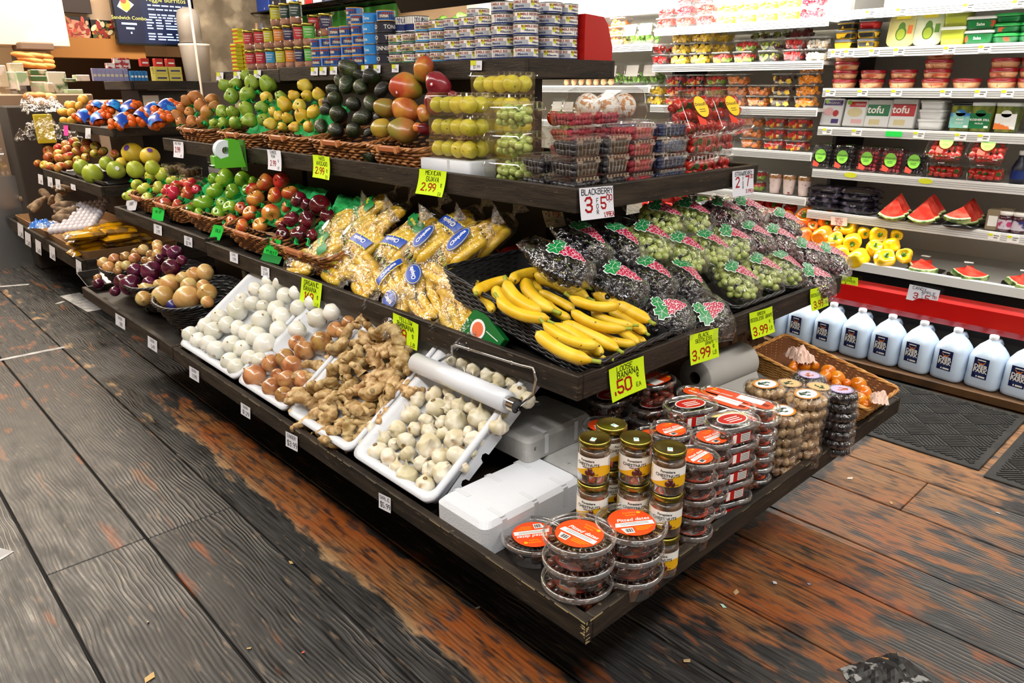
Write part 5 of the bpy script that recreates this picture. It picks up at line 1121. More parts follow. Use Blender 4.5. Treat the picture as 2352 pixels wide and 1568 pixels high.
# fig cakes and wreaths
def wreath(mat, R, H, seed, lab, name, tall=False):
    root = empty(name); m = MB(); rg = random.Random(seed); nn = 13
    for k in range(nn):
        a = 2*pi*k/nn; m.T(Matrix.Translation((R*.70*cos(a), R*.70*sin(a), H*.5)) @ Matrix.Rotation(a, 4, 'Z')); m.ball((0, 0, 0), H*.5, 9, 6, 0, (.75*R/H*.66, .62*R/H*.42*1.5, .98))
    m.T(); m.ball((0, 0, H*.5), H*.45, 10, 6, 0, (R/H*.6, R/H*.6, .8)); put(m.mesh('figs', mat), 'figs', root)
    f = MB(); n = 30; f.loft([[(R*k*cos(2*pi*j/n)*(1+q*.07*nz((j*.9, z*90, seed))), R*k*sin(2*pi*j/n)*(1+q*.07*nz((j*.9, z*90, seed))), z+q*.003*nz((j*1.1, seed, 1))) for j in range(n)] for k, z, q in ((.7, .0006, 0), (1.0, H*.2, 1), (1.04, H*.55, 1), (.98, H*.92, 1), (.7, H*1.03, .4))], 0, True)
    if tall: f.loft([[(x, y*s_, z) for x, s_ in ((R*.9, 1), (R*1.35, 1.3))] for y, z in ((-R*.5, H*.2), (-R*.2, H*.6), (R*.2, H*.4), (R*.5, H*.3))], 1, True, False, False, False)
    put(f.mesh('film', [FILM, FILMW]), 'film', root)
    if lab:
        L = MB(); z = H*1.07; o_, i_, t_ = lab; discg(L, 0, 0, R*.66, R*.52 if tall else R*.66, z, 0, 0, 1, 30); discg(L, 0, 0, R*.57, R*.42 if tall else R*.55, z+.0004, 1, 0, 1, 30)
        rg = random.Random(3)
        for k in range(9):
            x, y = rg.uniform(-.3, .3)*R, rg.uniform(-.15, .22)*R; discg(L, x, y, R*.12, R*.06, z+.0008, 2, rg.uniform(0, 3), 1, 10)
        if not tall:
            for k in range(28): a = 2*pi*k/28; L.add([(R*.59*cos(a), R*.59*sin(a), z+.0008), (R*.63*cos(a), R*.63*sin(a), z+.0008), (R*.63*cos(a+.1), R*.63*sin(a+.1), z+.0008), (R*.59*cos(a+.1), R*.59*sin(a+.1), z+.0008)], [(0, 1, 2, 3)], 3)
        put(L.mesh('printed_label', [M(o_, {'lab_orange': 'e08a2a', 'lab_violet': '5f4a86', 'lab_tan': 'a06a32'}[o_], .4), M('lab_in_'+o_, {'lab_orange': 'dfe6ea', 'lab_violet': 'c9b6d8', 'lab_tan': 'd8b678'}[o_], .4), M(t_, {'olive_print': '27452b', 'orange_print': 'c8662a'}[t_], .5), DIM]), 'printed_label', root)
    return root
FIGT = M('tan_fig', '7a5838', .6, c2='bb9a6e', nscale=45, objvar=.08, bump=.8, bscale=120); FIGD = M('dark_prune', '120f12', .3, c2='2c2226', nscale=40, coat=.3); FIGB = M('brown_date_ring', '2a150c', .35, c2='5a3218', nscale=30, coat=.3)
FT = wreath(FIGT, .062, .030, 1, ('lab_orange', 0, 'olive_print'), 'fig_bag', True); FD = wreath(FIGD, .052, .028, 2, ('lab_violet', 0, 'orange_print'), 'prune_ring'); FB = wreath(FIGB, .052, .028, 3, ('lab_tan', 0, 'olive_print'), 'date_ring')
FN = wreath(FIGT, .062, .030, 4, None, 'fig_bag', True)
tl, dl, bl = 'clear bag of tan figs with orange-edged oval label', 'wrapped black prune ring', 'wrapped brown date ring'
p = onz(1847, 916, .585); stackcol(FT, p.x, p.y, ZS, .0305, 7, tl, 'bag of figs', 'bags of tan figs', .2, .006, 80, 24, .5, True)
p = onz(1798, 941, .57); stackcol(FT, p.x, p.y, ZS, .0305, 6, tl, 'bag of figs', 'bags of tan figs', .2, .006, 81, 24, .5)
p = onz(1757, 896, .58); stackcol(FT, p.x, p.y, ZS, .0305, 7, tl, 'bag of figs', 'bags of tan figs', .2, .005, 82, 24, .5)
for i, (x, y, n, src, l_, g, c_) in enumerate(((1878, 888, 7, FB, bl, 'wrapped date rings', 'date ring'), (1812, 881, 7, FB, bl, 'wrapped date rings', 'date ring'), (1861, 861, 7, FD, dl, 'wrapped prune rings', 'prune ring'), (1934, 896, 7, FD, dl, 'wrapped prune rings', 'prune ring'))):
    p = onz(x, y, .385+.0285*n); stackcol(src, p.x, p.y, ZS, .0285, n, l_, c_, g, 0, .004, 90+i, 20, 3, i in (0, 2))
bpy.data.objects.remove(FN.children[0]); bpy.data.objects.remove(FN.children[0]); bpy.data.objects.remove(FN)
# persimmon basket
f, w_, d_ = boxmap((1.315, -.012, .475), (1.565, -.012, .475), (1.285, .40, .565))
TBk = wicker('persimmon_basket', w_, d_, .075, .025, 16, (NWICK, NWD), .0016, 34, .006, .02, False)
put_basket(TBk, 'wicker_basket', f @ Matrix.Translation((0, 0, -.075)), 'honey-coloured woven basket of orange fruit at the bottom shelf end')
nT = V((f[0][2], f[1][2], f[2][2]))
pile(['tang'], [(345, 1030, 55), (440, 1030, 45), (565, 1080, 65), (530, 1130, 60), (660, 1150, 70), (640, 1200, 45), (830, 1210, 80), (880, 1270, 75), (845, 1340, 72), (960, 1355, 60), (910, 1400, 55), (240, 1050, 40), (730, 1185, 40), (250, 1025, 40)], 1760, 580, .2519, (1.44, .1, .488), nT,
     'glossy orange fruit in the honey-coloured basket', 'orange fruit in the honey-coloured basket', rk=.95, ih=14)
def crumple(name, c, sx, sy, h, seed, mat, label, cat, group=None, ex=0):
    b = MB(); n = 16; vs = []
    for i in range(n+1):
        for j in range(n+1):
            u, v_ = i/n*2-1, j/n*2-1; e = max(0, 1-max(abs(u), abs(v_))**3); vs.append((u*sx*(1+.15*nz((j*.5, seed, 1))), v_*sy*(1+.15*nz((i*.5, seed, 2))), h*e*(.5+.5*abs(nz((u*2.2+seed, v_*2.2, seed)))*2)+h*.25*nz((u*5, v_*5, seed))))
    b.add(vs, [(i*(n+1)+j, (i+1)*(n+1)+j, (i+1)*(n+1)+j+1, i*(n+1)+j+1) for i in range(n) for j in range(n)], 0, False); o = b.build(name, mat, None, c, (ex, 0, seed)); tag(o, label, cat, group); return o
PWH = M('white_paper', 'dcd3c8', .8); PGR = M('grey_paper_roll', 'a9a6a0', .8)
crumple('tissue_paper', onz(1838, 822, .54), .05, .035, .05, 1, M('pink_tissue', 'e3c4b4', .7), 'pale pink wrapping tissue standing up in the honey-coloured basket', 'tissue paper')
crumple('tissue_paper', onz(2020, 918, .50), .025, .035, .03, 2, M('pink_tissue', 'e3c4b4', .7), 'pale pink tissue scrap at the outer corner of the honey-coloured basket', 'tissue paper')
crumple('paper_bag', (1.42, .56, .47), .14, .10, .16, 3, PAPER, 'crumpled brown paper bag behind the honey-coloured basket', 'paper bag')
crumple('paper_sheet', (1.56, .56, .56), .09, .05, .06, 4, PWH, 'crumpled white paper lying on top of the brown paper bag', 'paper')
crumple('paper_bag', (1.22, .62, .46), .12, .10, .15, 5, PAPER, 'second crumpled brown paper bag against the dark core', 'paper bag')
b = MB(); b.T(Matrix.Rotation(pi/2, 4, 'Y')); R_ = .062
b.lathe([(.020, 0), (R_*.97, 0), (R_, .004), (R_, .256), (R_*.97, .26), (.020, .26)], 40, 0, True, False, False); b.lathe([(.020, 0), (.020, .26)], 20, 1, True, False, False)
b.T(); b.loft([[(.03, -R_*.985, -.02), (.03, -R_-.010, -.05), (.03, -R_-.020, -.075)], [(.25, -R_*.985, -.02), (.25, -R_-.012, -.05), (.25, -R_-.026, -.07)]], 0, True, False, False, False)
p = ony(1596, 868, .40); o = b.build('paper_roll', [PGR, M('cardboard_core', '3c3025', .9)], None, (p.x, .40, p.z), (0, 0, math.radians(-4))); tag(o, 'large grey-white paper roll lying under the banana shelf', 'paper roll')
# ================= clamshell packs on the third shelf =================
def clam(w, d, h, name, fill, fname, seed, ribs=True, lid=.012, arch=False, taper=.9, label=None, extra=None):
    root = empty(name); b = MB(); r = .014
    b.loft([rr(w*taper, d*taper, r, .001), rr(w*.97, d*.97, r, h-lid)], 0, False, True, False)
    b.loft([rr(w*1.03, d*1.03, r, h-lid), rr(w*1.04, d*1.04, r, h-lid+.0025)], 1, False, False, False)
    if ribs:
        for sx, L in ((0, w), (1, d)):
            for sg in (-1, 1):
                for k in range(6):
                    t = ((k+.5)/6-.5)*L*.8; o = (d if sx == 0 else w)/2
                    a0, a1 = o*taper*1.01, o*.98; q = .0016
                    P = [(t*taper-q, sg*a0, .004), (t*taper+q, sg*a0, .004), (t+q, sg*a1, h-lid-.004), (t-q, sg*a1, h-lid-.004)]
                    if sx: P = [(y, x, z) for x, y, z in P]
                    b.add(P, [(0, 1, 2, 3)], 1)
    put(b.mesh('container', [CL, CLE]), 'container', root)
    l = MB()
    if arch: l.loft([rr(w*1.0, d*1.0, r, h-lid), rr(w*.97, d*.95, r, h-lid*.35), rr(w*.88, d*.80, r, h)], 0, True, False, True)
    else: l.loft([rr(w*.98, d*.98, r, h-lid+.002), rr(w*.95, d*.95, r, h-.001), rr(w*.93, d*.93, r, h)], 0, False, False, True)
    for k in range(7):
        t = ((k+.5)/7-.5)*w*.85; l.box(t-.003, -d*.485, h-lid+.0026, t+.003, -d*.475, h-.001, 1); l.box(t-.0012, -d*.40, h, t+.0012, -d*.30, h+.0006, 1); l.box(t-.0012, d*.30, h, t+.0012, d*.40, h+.0006, 1)
    for s_ in (-1, 1): l.box(s_*w*.30-.010, -d*.525, h-lid-.004, s_*w*.30+.010, -d*.505, h-lid+.004, 1)
    put(l.mesh('lid', [CL, CLE]), 'lid', root)
    if fill: put(fill, fname, root)
    if label:
        L = MB(); z = h+.0012; discg(L, 0, .01, .030, .036, z, 0, .3, 1, 26); L.add([(-.034, -.016, z-.0003), (.0, -.034, z-.0003), (-.004, -.052, z-.0003), (-.034, -.046, z-.0003)], [(3, 2, 1, 0)], 1); ftext(L, "Driscoll's", 0, .018, .015, 2, z+.0004, .0002, .1)
        for q in range(2): L.add([(-.014, .002-q*.007, z+.0004), (.014, .002-q*.007, z+.0004), (.014, 0-q*.007, z+.0004), (-.014, 0-q*.007, z+.0004)], [(0, 3, 2, 1)], 2)
        put(L.mesh('printed_label', [M('lab_'+label, {'yellow': 'f2c81a', 'lime': '7cc832'}[label], .4), M('lab_redpatch', 'd6381e', .4), TXTD]), 'printed_label', root)
    if extra: extra(root)
    return root
def berryfill(w, d, h, r, nx, ny, nzz, mats, seed, sc=(1, 1, 1), jit=.25):
    rg = random.Random(seed); m = MB()
    for k in range(nzz):
        for i in range(nx):
            for j in range(ny):
                if nzz > 2 and 0 < i < nx-1 and 0 < j < ny-1 and k < nzz-1: continue
                f_ = .84+.1*k/max(1, nzz-1); c = (((i+.5)/nx-.5)*w*f_+rg.uniform(-jit, jit)*r, ((j+.5)/ny-.5)*d*f_+rg.uniform(-jit, jit)*r, r*1.02+k*(h-2*r)/max(1, nzz-1)*.98)
                m.T(Matrix.Translation(c) @ Euler((rg.uniform(0, 3), rg.uniform(0, 3), 0)).to_matrix().to_4x4()); m.ball((0, 0, 0), r, 8, 6, 0, sc)
    m.T(); return m.mesh('berries', mats)
BLB = M('blackberry', '08070b', .18, c2='1e1722', nscale=120, bump=1, bscale=300, coat=.7); RASP = M('raspberry', '8a0f1c', .3, c2='b3283a', nscale=90, bump=1, bscale=300, coat=.3); BLUB = M('blueberry', '0c1430', .4, c2='2c3d66', nscale=90, coat=.1)
STRB = M('strawberry', 'a30f10', .25, c2='c52a1c', nscale=40, c3='e0a060', c3r=(.66, .68), c3s=260, coat=.4); STRG = M('strawberry_leaf', '2f5a1e', .6)
PB = clam(.122, .100, .052, 'blackberry_pack', berryfill(.11, .09, .040, .0115, 5, 4, 2, [BLB], 1, (1, 1, 1.2)), 'blackberries', 1)
PR = clam(.120, .100, .046, 'raspberry_pack', berryfill(.11, .09, .034, .010, 6, 5, 2, [RASP], 2, (1, 1, 1.15)), 'raspberries', 2)
PBL = clam(.170, .100, .046, 'blueberry_pack', berryfill(.16, .09, .034, .0078, 11, 6, 3, [BLUB], 3), 'blueberries', 3)
def strawfill(w, d, h, seed):
    rg = random.Random(seed); m = MB()
    for k in range(2):
        for i in range(5):
            for j in range(3):
                c = (((i+.5)/5-.5)*w*.9+rg.uniform(-.004, .004), ((j+.5)/3-.5)*d*.86+rg.uniform(-.004, .004), .018+k*(h-.042)+rg.uniform(0, .004)); m.T(Matrix.Translation(c) @ Euler((rg.uniform(1, 2.2), rg.uniform(-.6, .6), rg.uniform(0, 6))).to_matrix().to_4x4())
                m.lathe([(.001, -.022), (.009, -.014), (.0150, -.002), (.0165, .007), (.012, .014), (.003, .017)], 10, 0, True); m.lathe([(.013, .012), (.010, .0175), (.001, .017)], 6, 1, False, False, False)
    m.T(); return m.mesh('strawberries', [STRB, STRG])
PS = clam(.180, .125, .078, 'strawberry_pack', strawfill(.17, .115, .066, 4), 'strawberries', 4, arch=True, lid=.02)
PSL = clam(.180, .150, .078, 'strawberry_pack', strawfill(.17, .14, .066, 5), 'strawberries', 5, arch=False, lid=.02, label='yellow')
PG = clam(.165, .125, .082, 'grape_pack', None, '', 6, arch=True, lid=.024, ribs=False); put(grapes(GGM, 74, .076, .058, .040, .0128, 9), 'grapes', PG, (0, 0, .040))
def guavas(root):
    rg = random.Random(8)
    for i in range(4):
        for j in range(2):
            kd = K['guava']; o = kd.put(V(((i-1.5)*.050, (j-.5)*.052, .032)), rg.uniform(.0245, .0275), rotto((rg.uniform(-1, 1), -1+rg.uniform(-.3, .8), rg.uniform(-.4, .8))), rg); o.parent = root
PGu = clam(.215, .115, .068, 'guava_pack', None, '', 7, ribs=False, lid=.012, extra=guavas, taper=.95)
ZF = 1.1315
def col(src, x, y, n, dz, rz, label, cat, group, first=False, z0=ZF, seed=0, w=30, jit=.002): return stackcol(src, x, y, z0, dz, n, label, cat, group, math.radians(rz), jit, seed, w, .035, first)
lb = 'ribbed clear pack of blackberries'
col(PB, .655, .648, 3, .054, 0, lb, 'berry pack', 'packs of blackberries', True, seed=1, w=26); col(PB, .788, .648, 3, .054, 0, lb, 'berry pack', 'packs of blackberries', seed=2, w=26); col(PB, .655, .768, 2, .054, 0, lb, 'berry pack', 'packs of blackberries', seed=3, w=26)
lr = 'clear pack of raspberries'
PRl = [(.912, .650, 4, 3), (.93, .80, 5, 4), (.795, .79, 5, 5)]
for i, (x, y, n, sd) in enumerate(PRl): col(PR, x, y, n, .047 if i == 0 else .045, 0, lr, 'berry pack', 'packs of raspberries', i == 0, seed=sd, w=30)
lb2 = 'clear pack of blueberries'
col(PBL, 1.062, .648, 4, .048, 0, lb2, 'berry pack', 'packs of blueberries', True, seed=6); col(PBL, 1.02, .76, 4, .048, 0, lb2, 'berry pack', 'packs of blueberries', seed=7)
ls = 'large clear pack of strawberries'
col(PS, 1.250, .662, 2, .079, 0, ls, 'berry pack', 'packs of strawberries', True, seed=8, w=40); col(PS, 1.385, .70, 2, .079, 90, ls, 'berry pack', 'packs of strawberries', seed=9, w=40); col(PS, 1.18, .85, 2, .079, 0, ls, 'berry pack', 'packs of strawberries', seed=10, w=40)
for i, (x, y, z, l) in enumerate(((1.20, .665, 1.315, 'strawberry pack with yellow label leaning upright, next to the blueberries'), (1.385, .665, 1.315, 'strawberry pack with yellow label leaning upright at the shelf end'))):
    o = PSL if i == 0 else dup(PSL); o.location = (x, y, z); o.rotation_euler = (math.radians(62), math.radians(-3), math.radians(-6)); tag(o, l, 'berry pack', 'upright strawberry packs')
lg = 'clear pack of green grapes'
col(PG, .668, .912, 3, .083, 92, lg, 'grape pack', 'packs of green grapes', True, seed=11)
c = dup(PG); c.location = (1.02, 1.0, ZF+.12); c.scale = (.7, .7, .8); tag(c, 'small clear pack of green grapes in the background by the dark core', 'grape pack', 'packs of green grapes')
b = MB(); b.loft([rr(.25, .11, .012, 0), rr(.26, .12, .012, .004), rr(.26, .12, .012, .062), rr(.25, .11, .012, .066)], 0, True); b.box(.02, -.0605, .02, .032, -.0595, .066, 1)
o = b.build('foam_block', [FOAM, M('foam_groove', 'c3c6ca', .6)], None, (.650, 1.165, ZF), (0, 0, math.radians(-90))); tag(o, 'white foam block on the third shelf under the guava packs', 'foam block')
lu = 'flat clear pack of yellow guavas'
col(PGu, .655, 1.155, 3, .0685, 91, lu, 'guava pack', 'packs of guavas', True, ZF+.067, 12, 26); col(PGu, .775, 1.08, 5, .0665, 88, lu, 'guava pack', 'packs of guavas', False, ZF, 13, 26)
# pears in foam nets, large domed pack
root = empty('netted_pear_pack'); b = MB(); b.loft([rr(.25, .15, .03, 0), rr(.27, .17, .03, .035), rr(.25, .15, .04, .10), rr(.20, .10, .04, .118)], 0, True); put(b.mesh('container', [CL]), 'container', root)
NET = M('foam_net', 'e2ded6', .7, c2='c28a5a', nscale=70, ramp=(.5, .56), bump=.8, bscale=160)
for i in range(3): put(MB().ball((0, 0, 0), .040, 18, 12, 0, (1, 1.2, 1.1)).mesh('netted_pear', NET), 'netted_pear', root, ((i-1)*.080, 0, .050))
root.location = (1.08, .90, 1.308); root.rotation_euler = (0, 0, math.radians(-8)); tag(root, 'large domed clear pack of pears wrapped in white foam nets', 'pear pack')
for k, (x, y) in enumerate(((1.10, .90),)*3): 
    c = dup(PBL); c.location = (x-.02, y, ZF+.0585*k); c.rotation_euler = (0, 0, .1); c.scale = (1.2, 1.2, 1.3); tag(c, ['lowest', 'middle', 'upper'][k]+' blueberry pack under the netted pears', 'berry pack', 'packs of blueberries')
K['tomato'] = Kind('tomato', 'tomato', .03, [fruitmesh('tomato', P_tang, M('tomato_skin', 'b8280f', .15, coat=.6), R=.03)], [('calyx', calP, (0, 0, .72), .8)])
o = K['tomato'].put(onx(1272, 272, .96)+V((0, 0, 0)), .026, (1, .4, 0)); tag(o, 'single red tomato by the edge of the dark core', 'tomato')
# ================= tins and jars on the top shelf =================
RIMM = M('tin_rim', '6a6d72', .3, .8)
def can(R, H, spec, name='tuna_can'):
    """spec: list of (a0,a1,z0,z1,mat) bands and (text,size,a,z,mat) entries"""
    base, bands, texts, mats = spec[:4]; root = empty(name)
    b = MB(); b.lathe([(R*.93, .0008), (R, 0), (R*1.01, .0012), (R*.985, .003), (R*.985, H-.003), (R*1.01, H-.0012), (R, H), (R*.93, H-.001), (.0005, H-.002)], 30, 0, True); put(b.mesh('tin', RIMM if spec[4] is None else spec[4]), 'tin', root)
    L = MB()
    def arc(a0, a1, za, zb, mi, k_=1):
        k = max(2, int((a1-a0)/.2)); rr_ = R*(.988+.003*k_); vs = []
        for i in range(k+1): a = a0+(a1-a0)*i/k; vs += [(rr_*cos(a), rr_*sin(a), za), (rr_*cos(a), rr_*sin(a), zb)]
        L.add(vs, [(2*i, 2*i+2, 2*i+3, 2*i+1) for i in range(k)], mi, True)
    arc(0, 2*pi+.001, .003, H-.003, base, 0)
    for a0, a1, z0, z1, mi, k_ in bands: arc(a0, a1, z0*H, z1*H, mi, k_)
    for t, s_, a, z, mi in texts:
        vs, fs = fontmesh(t, s_*H, .0002); L.add([(R*1.004*cos(a+x/R), R*1.004*sin(a+x/R), z*H+y) for x, y, _ in vs], fs, mi)
    put(L.mesh('printed_label', mats), 'printed_label', root); return root
SIL = M('label_silver', 'a8acb5', .35); NAV = M('label_navy', '0f2763', .35); CRE = M('label_red_text', '8f2f2b', .4); SKY = M('label_sky', '2a8fd0', .35); TAN_ = M('label_tan', 'a08a5a', .4); GRN_ = M('label_green', '1d6b4a', .4); YST = M('price_sticker_yellow', 'cfd42a', .5); BLU2 = M('label_azure', '1b7fd0', .35); BLK2 = M('label_dark', '15182a', .4); ORR = M('rim_orange', 'd9962a', .4)
bm_ = [DIM, SIL, NAV, CRE, YST, TXTD, SKY, TAN_, GRN_]
def bee(mid, low, txt2): return (0, [(0, 2*pi, .08, .22, low, 1), (-1.5, 0.2, .22, .62, mid, 1), (1.7, 3.4, .22, .62, mid, 1), (.3, .6, .45, .85, 4, 2), (3.5, 3.8, .45, .85, 4, 2)],
                [(t, s_, a, z, mi) for a in (-.75, 2.4, .95) for t, s_, z, mi in (('BUMBLE BEE', .30, .74, 3), (txt2, .28, .42, 2))]+[('- - - - - -', .2, 4.3, .6, 5), ('- - - - -', .2, 4.3, .42, 5)], bm_, None)
CA = can(.0425, .0365, bee(1, 2, 'Albacore')); CB_ = can(.0425, .0365, bee(7, 8, 'Chunk Light')); CC = can(.0425, .0365, bee(7, 6, 'Solid White'))
CD = can(.038, .040, (0, [(-1.2, 1.2, .15, .85, 1, 1), (1.9, 4.4, .15, .85, 1, 1), (-.9, .2, .3, .6, 2, 2), (2.2, 3.3, .3, .6, 2, 2), (-.6, .9, .62, .8, 3, 2)], [('TUNA', .32, -.3, .45, 4), ('TUNA', .32, 2.9, .45, 4)], [BLU2, NAV, TAN_, CRE, DIM], ORR))
CE = can(.041, .040, (0, [(-1, .5, .2, .8, 1, 1)], [('Tuna', .4, -.2, .45, 2), ('TU', .5, 2.6, .45, 2)], [BLU2, SKY, DIM], RIMM)); CF = can(.043, .040, (0, [(-2.9, -1.9, .1, .9, 1, 1)], [('TONNINO', .55, 3.9, .5, 1), ('TONNINO', .55, .8, .5, 1)], [BLK2, DIM], M('tin_dark', '2c2c30', .3, .8)))
CG = can(.050, .060, (0, [(0, 2*pi, .1, .5, 1, 1)], [('TUNA', .4, 4, .7, 1)], [DIM, NAV], RIMM), 'large_tuna_can')
ZTf = 1.5085; tl_ = {'a': 'white and silver tuna tin with navy band', 'b': 'white tuna tin with tan and green label', 'c': 'white tuna tin with tan and sky-blue label', 'd': 'bright blue tuna tin with orange rim', 'e': 'plain azure tuna tin', 'f': 'black-labelled tuna tin with white capitals'}
CN = {'a': CA, 'b': CB_, 'c': CC, 'd': CD, 'e': CE, 'f': CF}; seen = set()
def cans(kind, px, n, x=.93, y=None, z0=ZTf, h=None, r0=None, off=0):
    p = onx(px, 138, x) if y is None else ony(px, 138, y); src = CN[kind]; H = .0368 if kind in 'abc' else .0404
    o = stackcol(src, p.x, p.y, z0, H, n, tl_[kind], 'tin', 'tuna tins: '+tl_[kind], math.radians(218), .0012, int(px), 11, .9, kind not in seen); seen.add(kind); return o
for px, n in ((1047, 4), (1082, 4), (1118, 4), (1157, 5)): cans('a', px, n)
cans('a', 1207, 5, .935); cans('a', 1257, 4, y=1.16); cans('a', 1298, 5, y=1.15); o = cans('a', 1100, 5, 1.02); cans('a', 1062, 4, 1.03)
o = cans('a', 1262, 1, y=1.15, z0=ZTf+.0368*4)
cans('c', 1013, 4); cans('c', 980, 4); cans('b', 948, 3); cans('b', 918, 3)
cans('e', 860, 5); cans('f', 890, 4); cans('d', 892, 1, z0=ZTf+.0368*4+.016)
for px, n in ((831, 5), (804, 4), (779, 4), (756, 3), (735, 3)): cans('d', px, n)
cans('d', 822, 6, 1.0); cans('d', 848, 5, 1.0)
stackcol(CG, *onx(928, 138, 1.0).xy, ZTf, .061, 3, 'large white and navy tuna tin', 'tin', 'large tuna tins', 0, .001, 4, 14, .6, True); stackcol(CG, *onx(962, 138, 1.02).xy, ZTf, .061, 3, 'large white and navy tuna tin', 'tin', 'large tuna tins', 0, .001, 5, 14, .6)
def tjar(c, txt):
    root = empty('fish_jar'); R, H = .030, .098
    b = MB(); b.lathe([(R*.85, .001), (R*.95, .006), (R*.95, H*.30), (R*.86, H*.42), (R*.86, H*.80), (R, H*.88)], 22, 0, True, True, False); put(b.mesh('glass', CLEAR('jar_glass')), 'glass', root)
    b = MB(); b.lathe([(R*.8, .004), (R*.9, .008), (R*.9, H*.30), (R*.82, H*.42), (R*.82, H*.80)], 18, 0, True); put(b.mesh('contents', M('tuna_flesh', 'a3705a', .4, c2='c08a72', nscale=30)), 'contents', root)
    b = MB(); b.lathe([(R*1.02, H*.88), (R*1.04, H*.90), (R*1.04, H*.985), (R, H), (R*.9, H*.99), (.0005, H*.99)], 24, 0, True); put(b.mesh('lid', GOLD), 'lid', root)
    L = MB()
    for a0, a1 in ((-1.1, 1.1), (1.5, 2.6), (2.9, 5.0)):
        k = 8; vs = []
        for i in range(k+1): a = a0+(a1-a0)*i/k; vs += [(R*.97*cos(a), R*.97*sin(a), H*.34), (R*.97*cos(a), R*.97*sin(a), H*.86)]
        L.add(vs, [(2*i, 2*i+2, 2*i+3, 2*i+1) for i in range(k)], 0, True)
    for a in (3.9, .0):
        for q in range(3): vs, fs = fontmesh(txt, .010-.002*q, .0001); L.add([(R*.985*cos(a+x/R), R*.985*sin(a+x/R), H*(.72-.12*q)+y) for x, y, _ in vs], fs, 1)
    put(L.mesh('printed_label', [M('jarlab_'+c, c, .4), DIM]), 'printed_label', root); return root
JC = {'r': ('b52230', 'red'), 'y': ('b9b41e', 'yellow'), 'g': ('12352f', 'dark green'), 'o': ('d07a25', 'orange'), 'n': ('1d1c4a', 'navy'), 'l': ('4fa83c', 'light green'), 'b': ('2f8fc8', 'sky-blue')}
JK = {}
def tj(k, px, lev, x=.93):
    f_ = k not in JK
    if f_: JK[k] = tjar(JC[k][0], 'TONNINO')
    o = JK[k] if f_ else dup(JK[k]); p = onx(px, 150, x); o.location = (p.x, p.y, ZTf-.004+lev*.0985); o.rotation_euler = (0, 0, random.uniform(-.3, .3)); tag(o, 'gold-lidded fish jar with %s label' % JC[k][1], 'jar', 'gold-lidded jars with %s labels' % JC[k][1], auto=('rows', 16))
for k, px in zip('rrbyygonnrl', (581, 597, 607, 621, 636, 636, 652, 668, 684, 700, 716)): pass
row = [('r', 585), ('r', 606), ('b', 627), ('y', 648), ('g', 668), ('o', 688), ('n', 709)]
JP = [('r', 579), ('r', 603), ('b', 626), ('y', 649), ('o', 671), ('n', 693), ('l', 716)]
for k, px in JP: tj(k, px, -.55 if False else 0)
for k, px in (('r', 579), ('r', 603), ('y', 626), ('o', 649), ('n', 671), ('r', 694), ('l', 716)): tj(k, px, 1)
for k, px in (('y', 645), ('g', 668), ('g', 690)): tj(k, px, 2)
for k, px in (('r', 730), ('n', 756)): tj(k, px, 1.42, .99)
b = MB(); b.bbox(-.03, -.02, 0, .03, .02, .020, .003, 0); b.box(-.03, -.0205, .004, .03, -.0195, .010, 1); FT_ = b.mesh('flat_tin', [M('tin_yellow', 'c9c21e', .35), M('tin_red_print', 'c0301e', .4)])
for x, n, y in ((548, 7, .93), (566, 8, .97), (556, 11, .97)):
    p = onx(x, 158, y)
    for k in range(n): o = put(FT_, 'flat_tin', None, (p.x, p.y, ZTf-.008+.0203*k), (0, 0, -1.5+random.uniform(-.1, .1))); tag(o, 'flat yellow fish tin with red stripe', 'tin', 'flat yellow fish tins', auto=('stack', 9))
b = MB(); b.slab([(1.19, 1.10, ZTf), (1.345, 1.10, ZTf), (1.345, 1.10, ZTf+.05), (1.315, 1.10, ZTf+.125), (1.29, 1.10, ZTf+.15), (1.19, 1.10, ZTf+.155)], (0, .09, 0)); o = b.build('file_box', M('red_card', 'b31410', .35, spec=.3)); tag(o, 'bright red cardboard file box at the end of the top shelf', 'box')
# green sticker-tape dispenser hanging in front of the joint
GPL = M('green_plastic', '53b01e', .3, coat=.3); root = empty('tape_dispenser')
b = MB(); sil = [(-.060, 0), (.075, 0), (.055, .115), (.040, .122), (.010, .122), (.004, .05), (-.035, .040), (-.048, .055), (-.060, .050)]
for y in (-.033, .030): b.slab([(x, y, z) for x, z in sil], (0, .004, 0))
b.slab([(-.060, -.030, 0), (.075, -.030, 0), (.075, -.030, .006), (-.060, -.030, .006)], (0, .062, 0)); b.slab([(.050, -.030, 0), (.075, -.030, 0), (.055, -.030, .115), (.042, -.030, .120)], (0, .062, 0)); b.slab([(-.060, -.030, 0), (-.052, -.030, 0), (-.046, -.030, .052), (-.060, -.030, .050)], (0, .062, 0))
put(b.mesh('housing', GPL), 'housing', root)
b = MB(); b.T(Matrix.Translation((-.004, -.026, .075)) @ Matrix.Rotation(-pi/2, 4, 'X')); b.lathe([(.016, 0), (.044, 0), (.044, .050), (.016, .050)], 36, 0, False, False, False); b.T(); b.loft([[(-.045, y, .07), (-.040, y, .04), (-.045, y, .02), (-.056, y, .012), (-.072, y, .012)] for y in (-.026, .024)], 0, True, False, False, False)
put(b.mesh('tape_roll', M('tape_white', 'dbe8ee', .45)), 'tape_roll', root); put(MB().box(.076, -.02, -.02, .084, .055, .115).mesh('bracket', M('green_plastic_dark', '2f7a18', .4)), 'bracket', root)
p = onx(522, 384, .46); root.location = p; root.rotation_euler = (0, 0, math.radians(-8)); tag(root, 'lime-green tape dispenser with a white roll hanging above the green apples', 'tape dispenser')
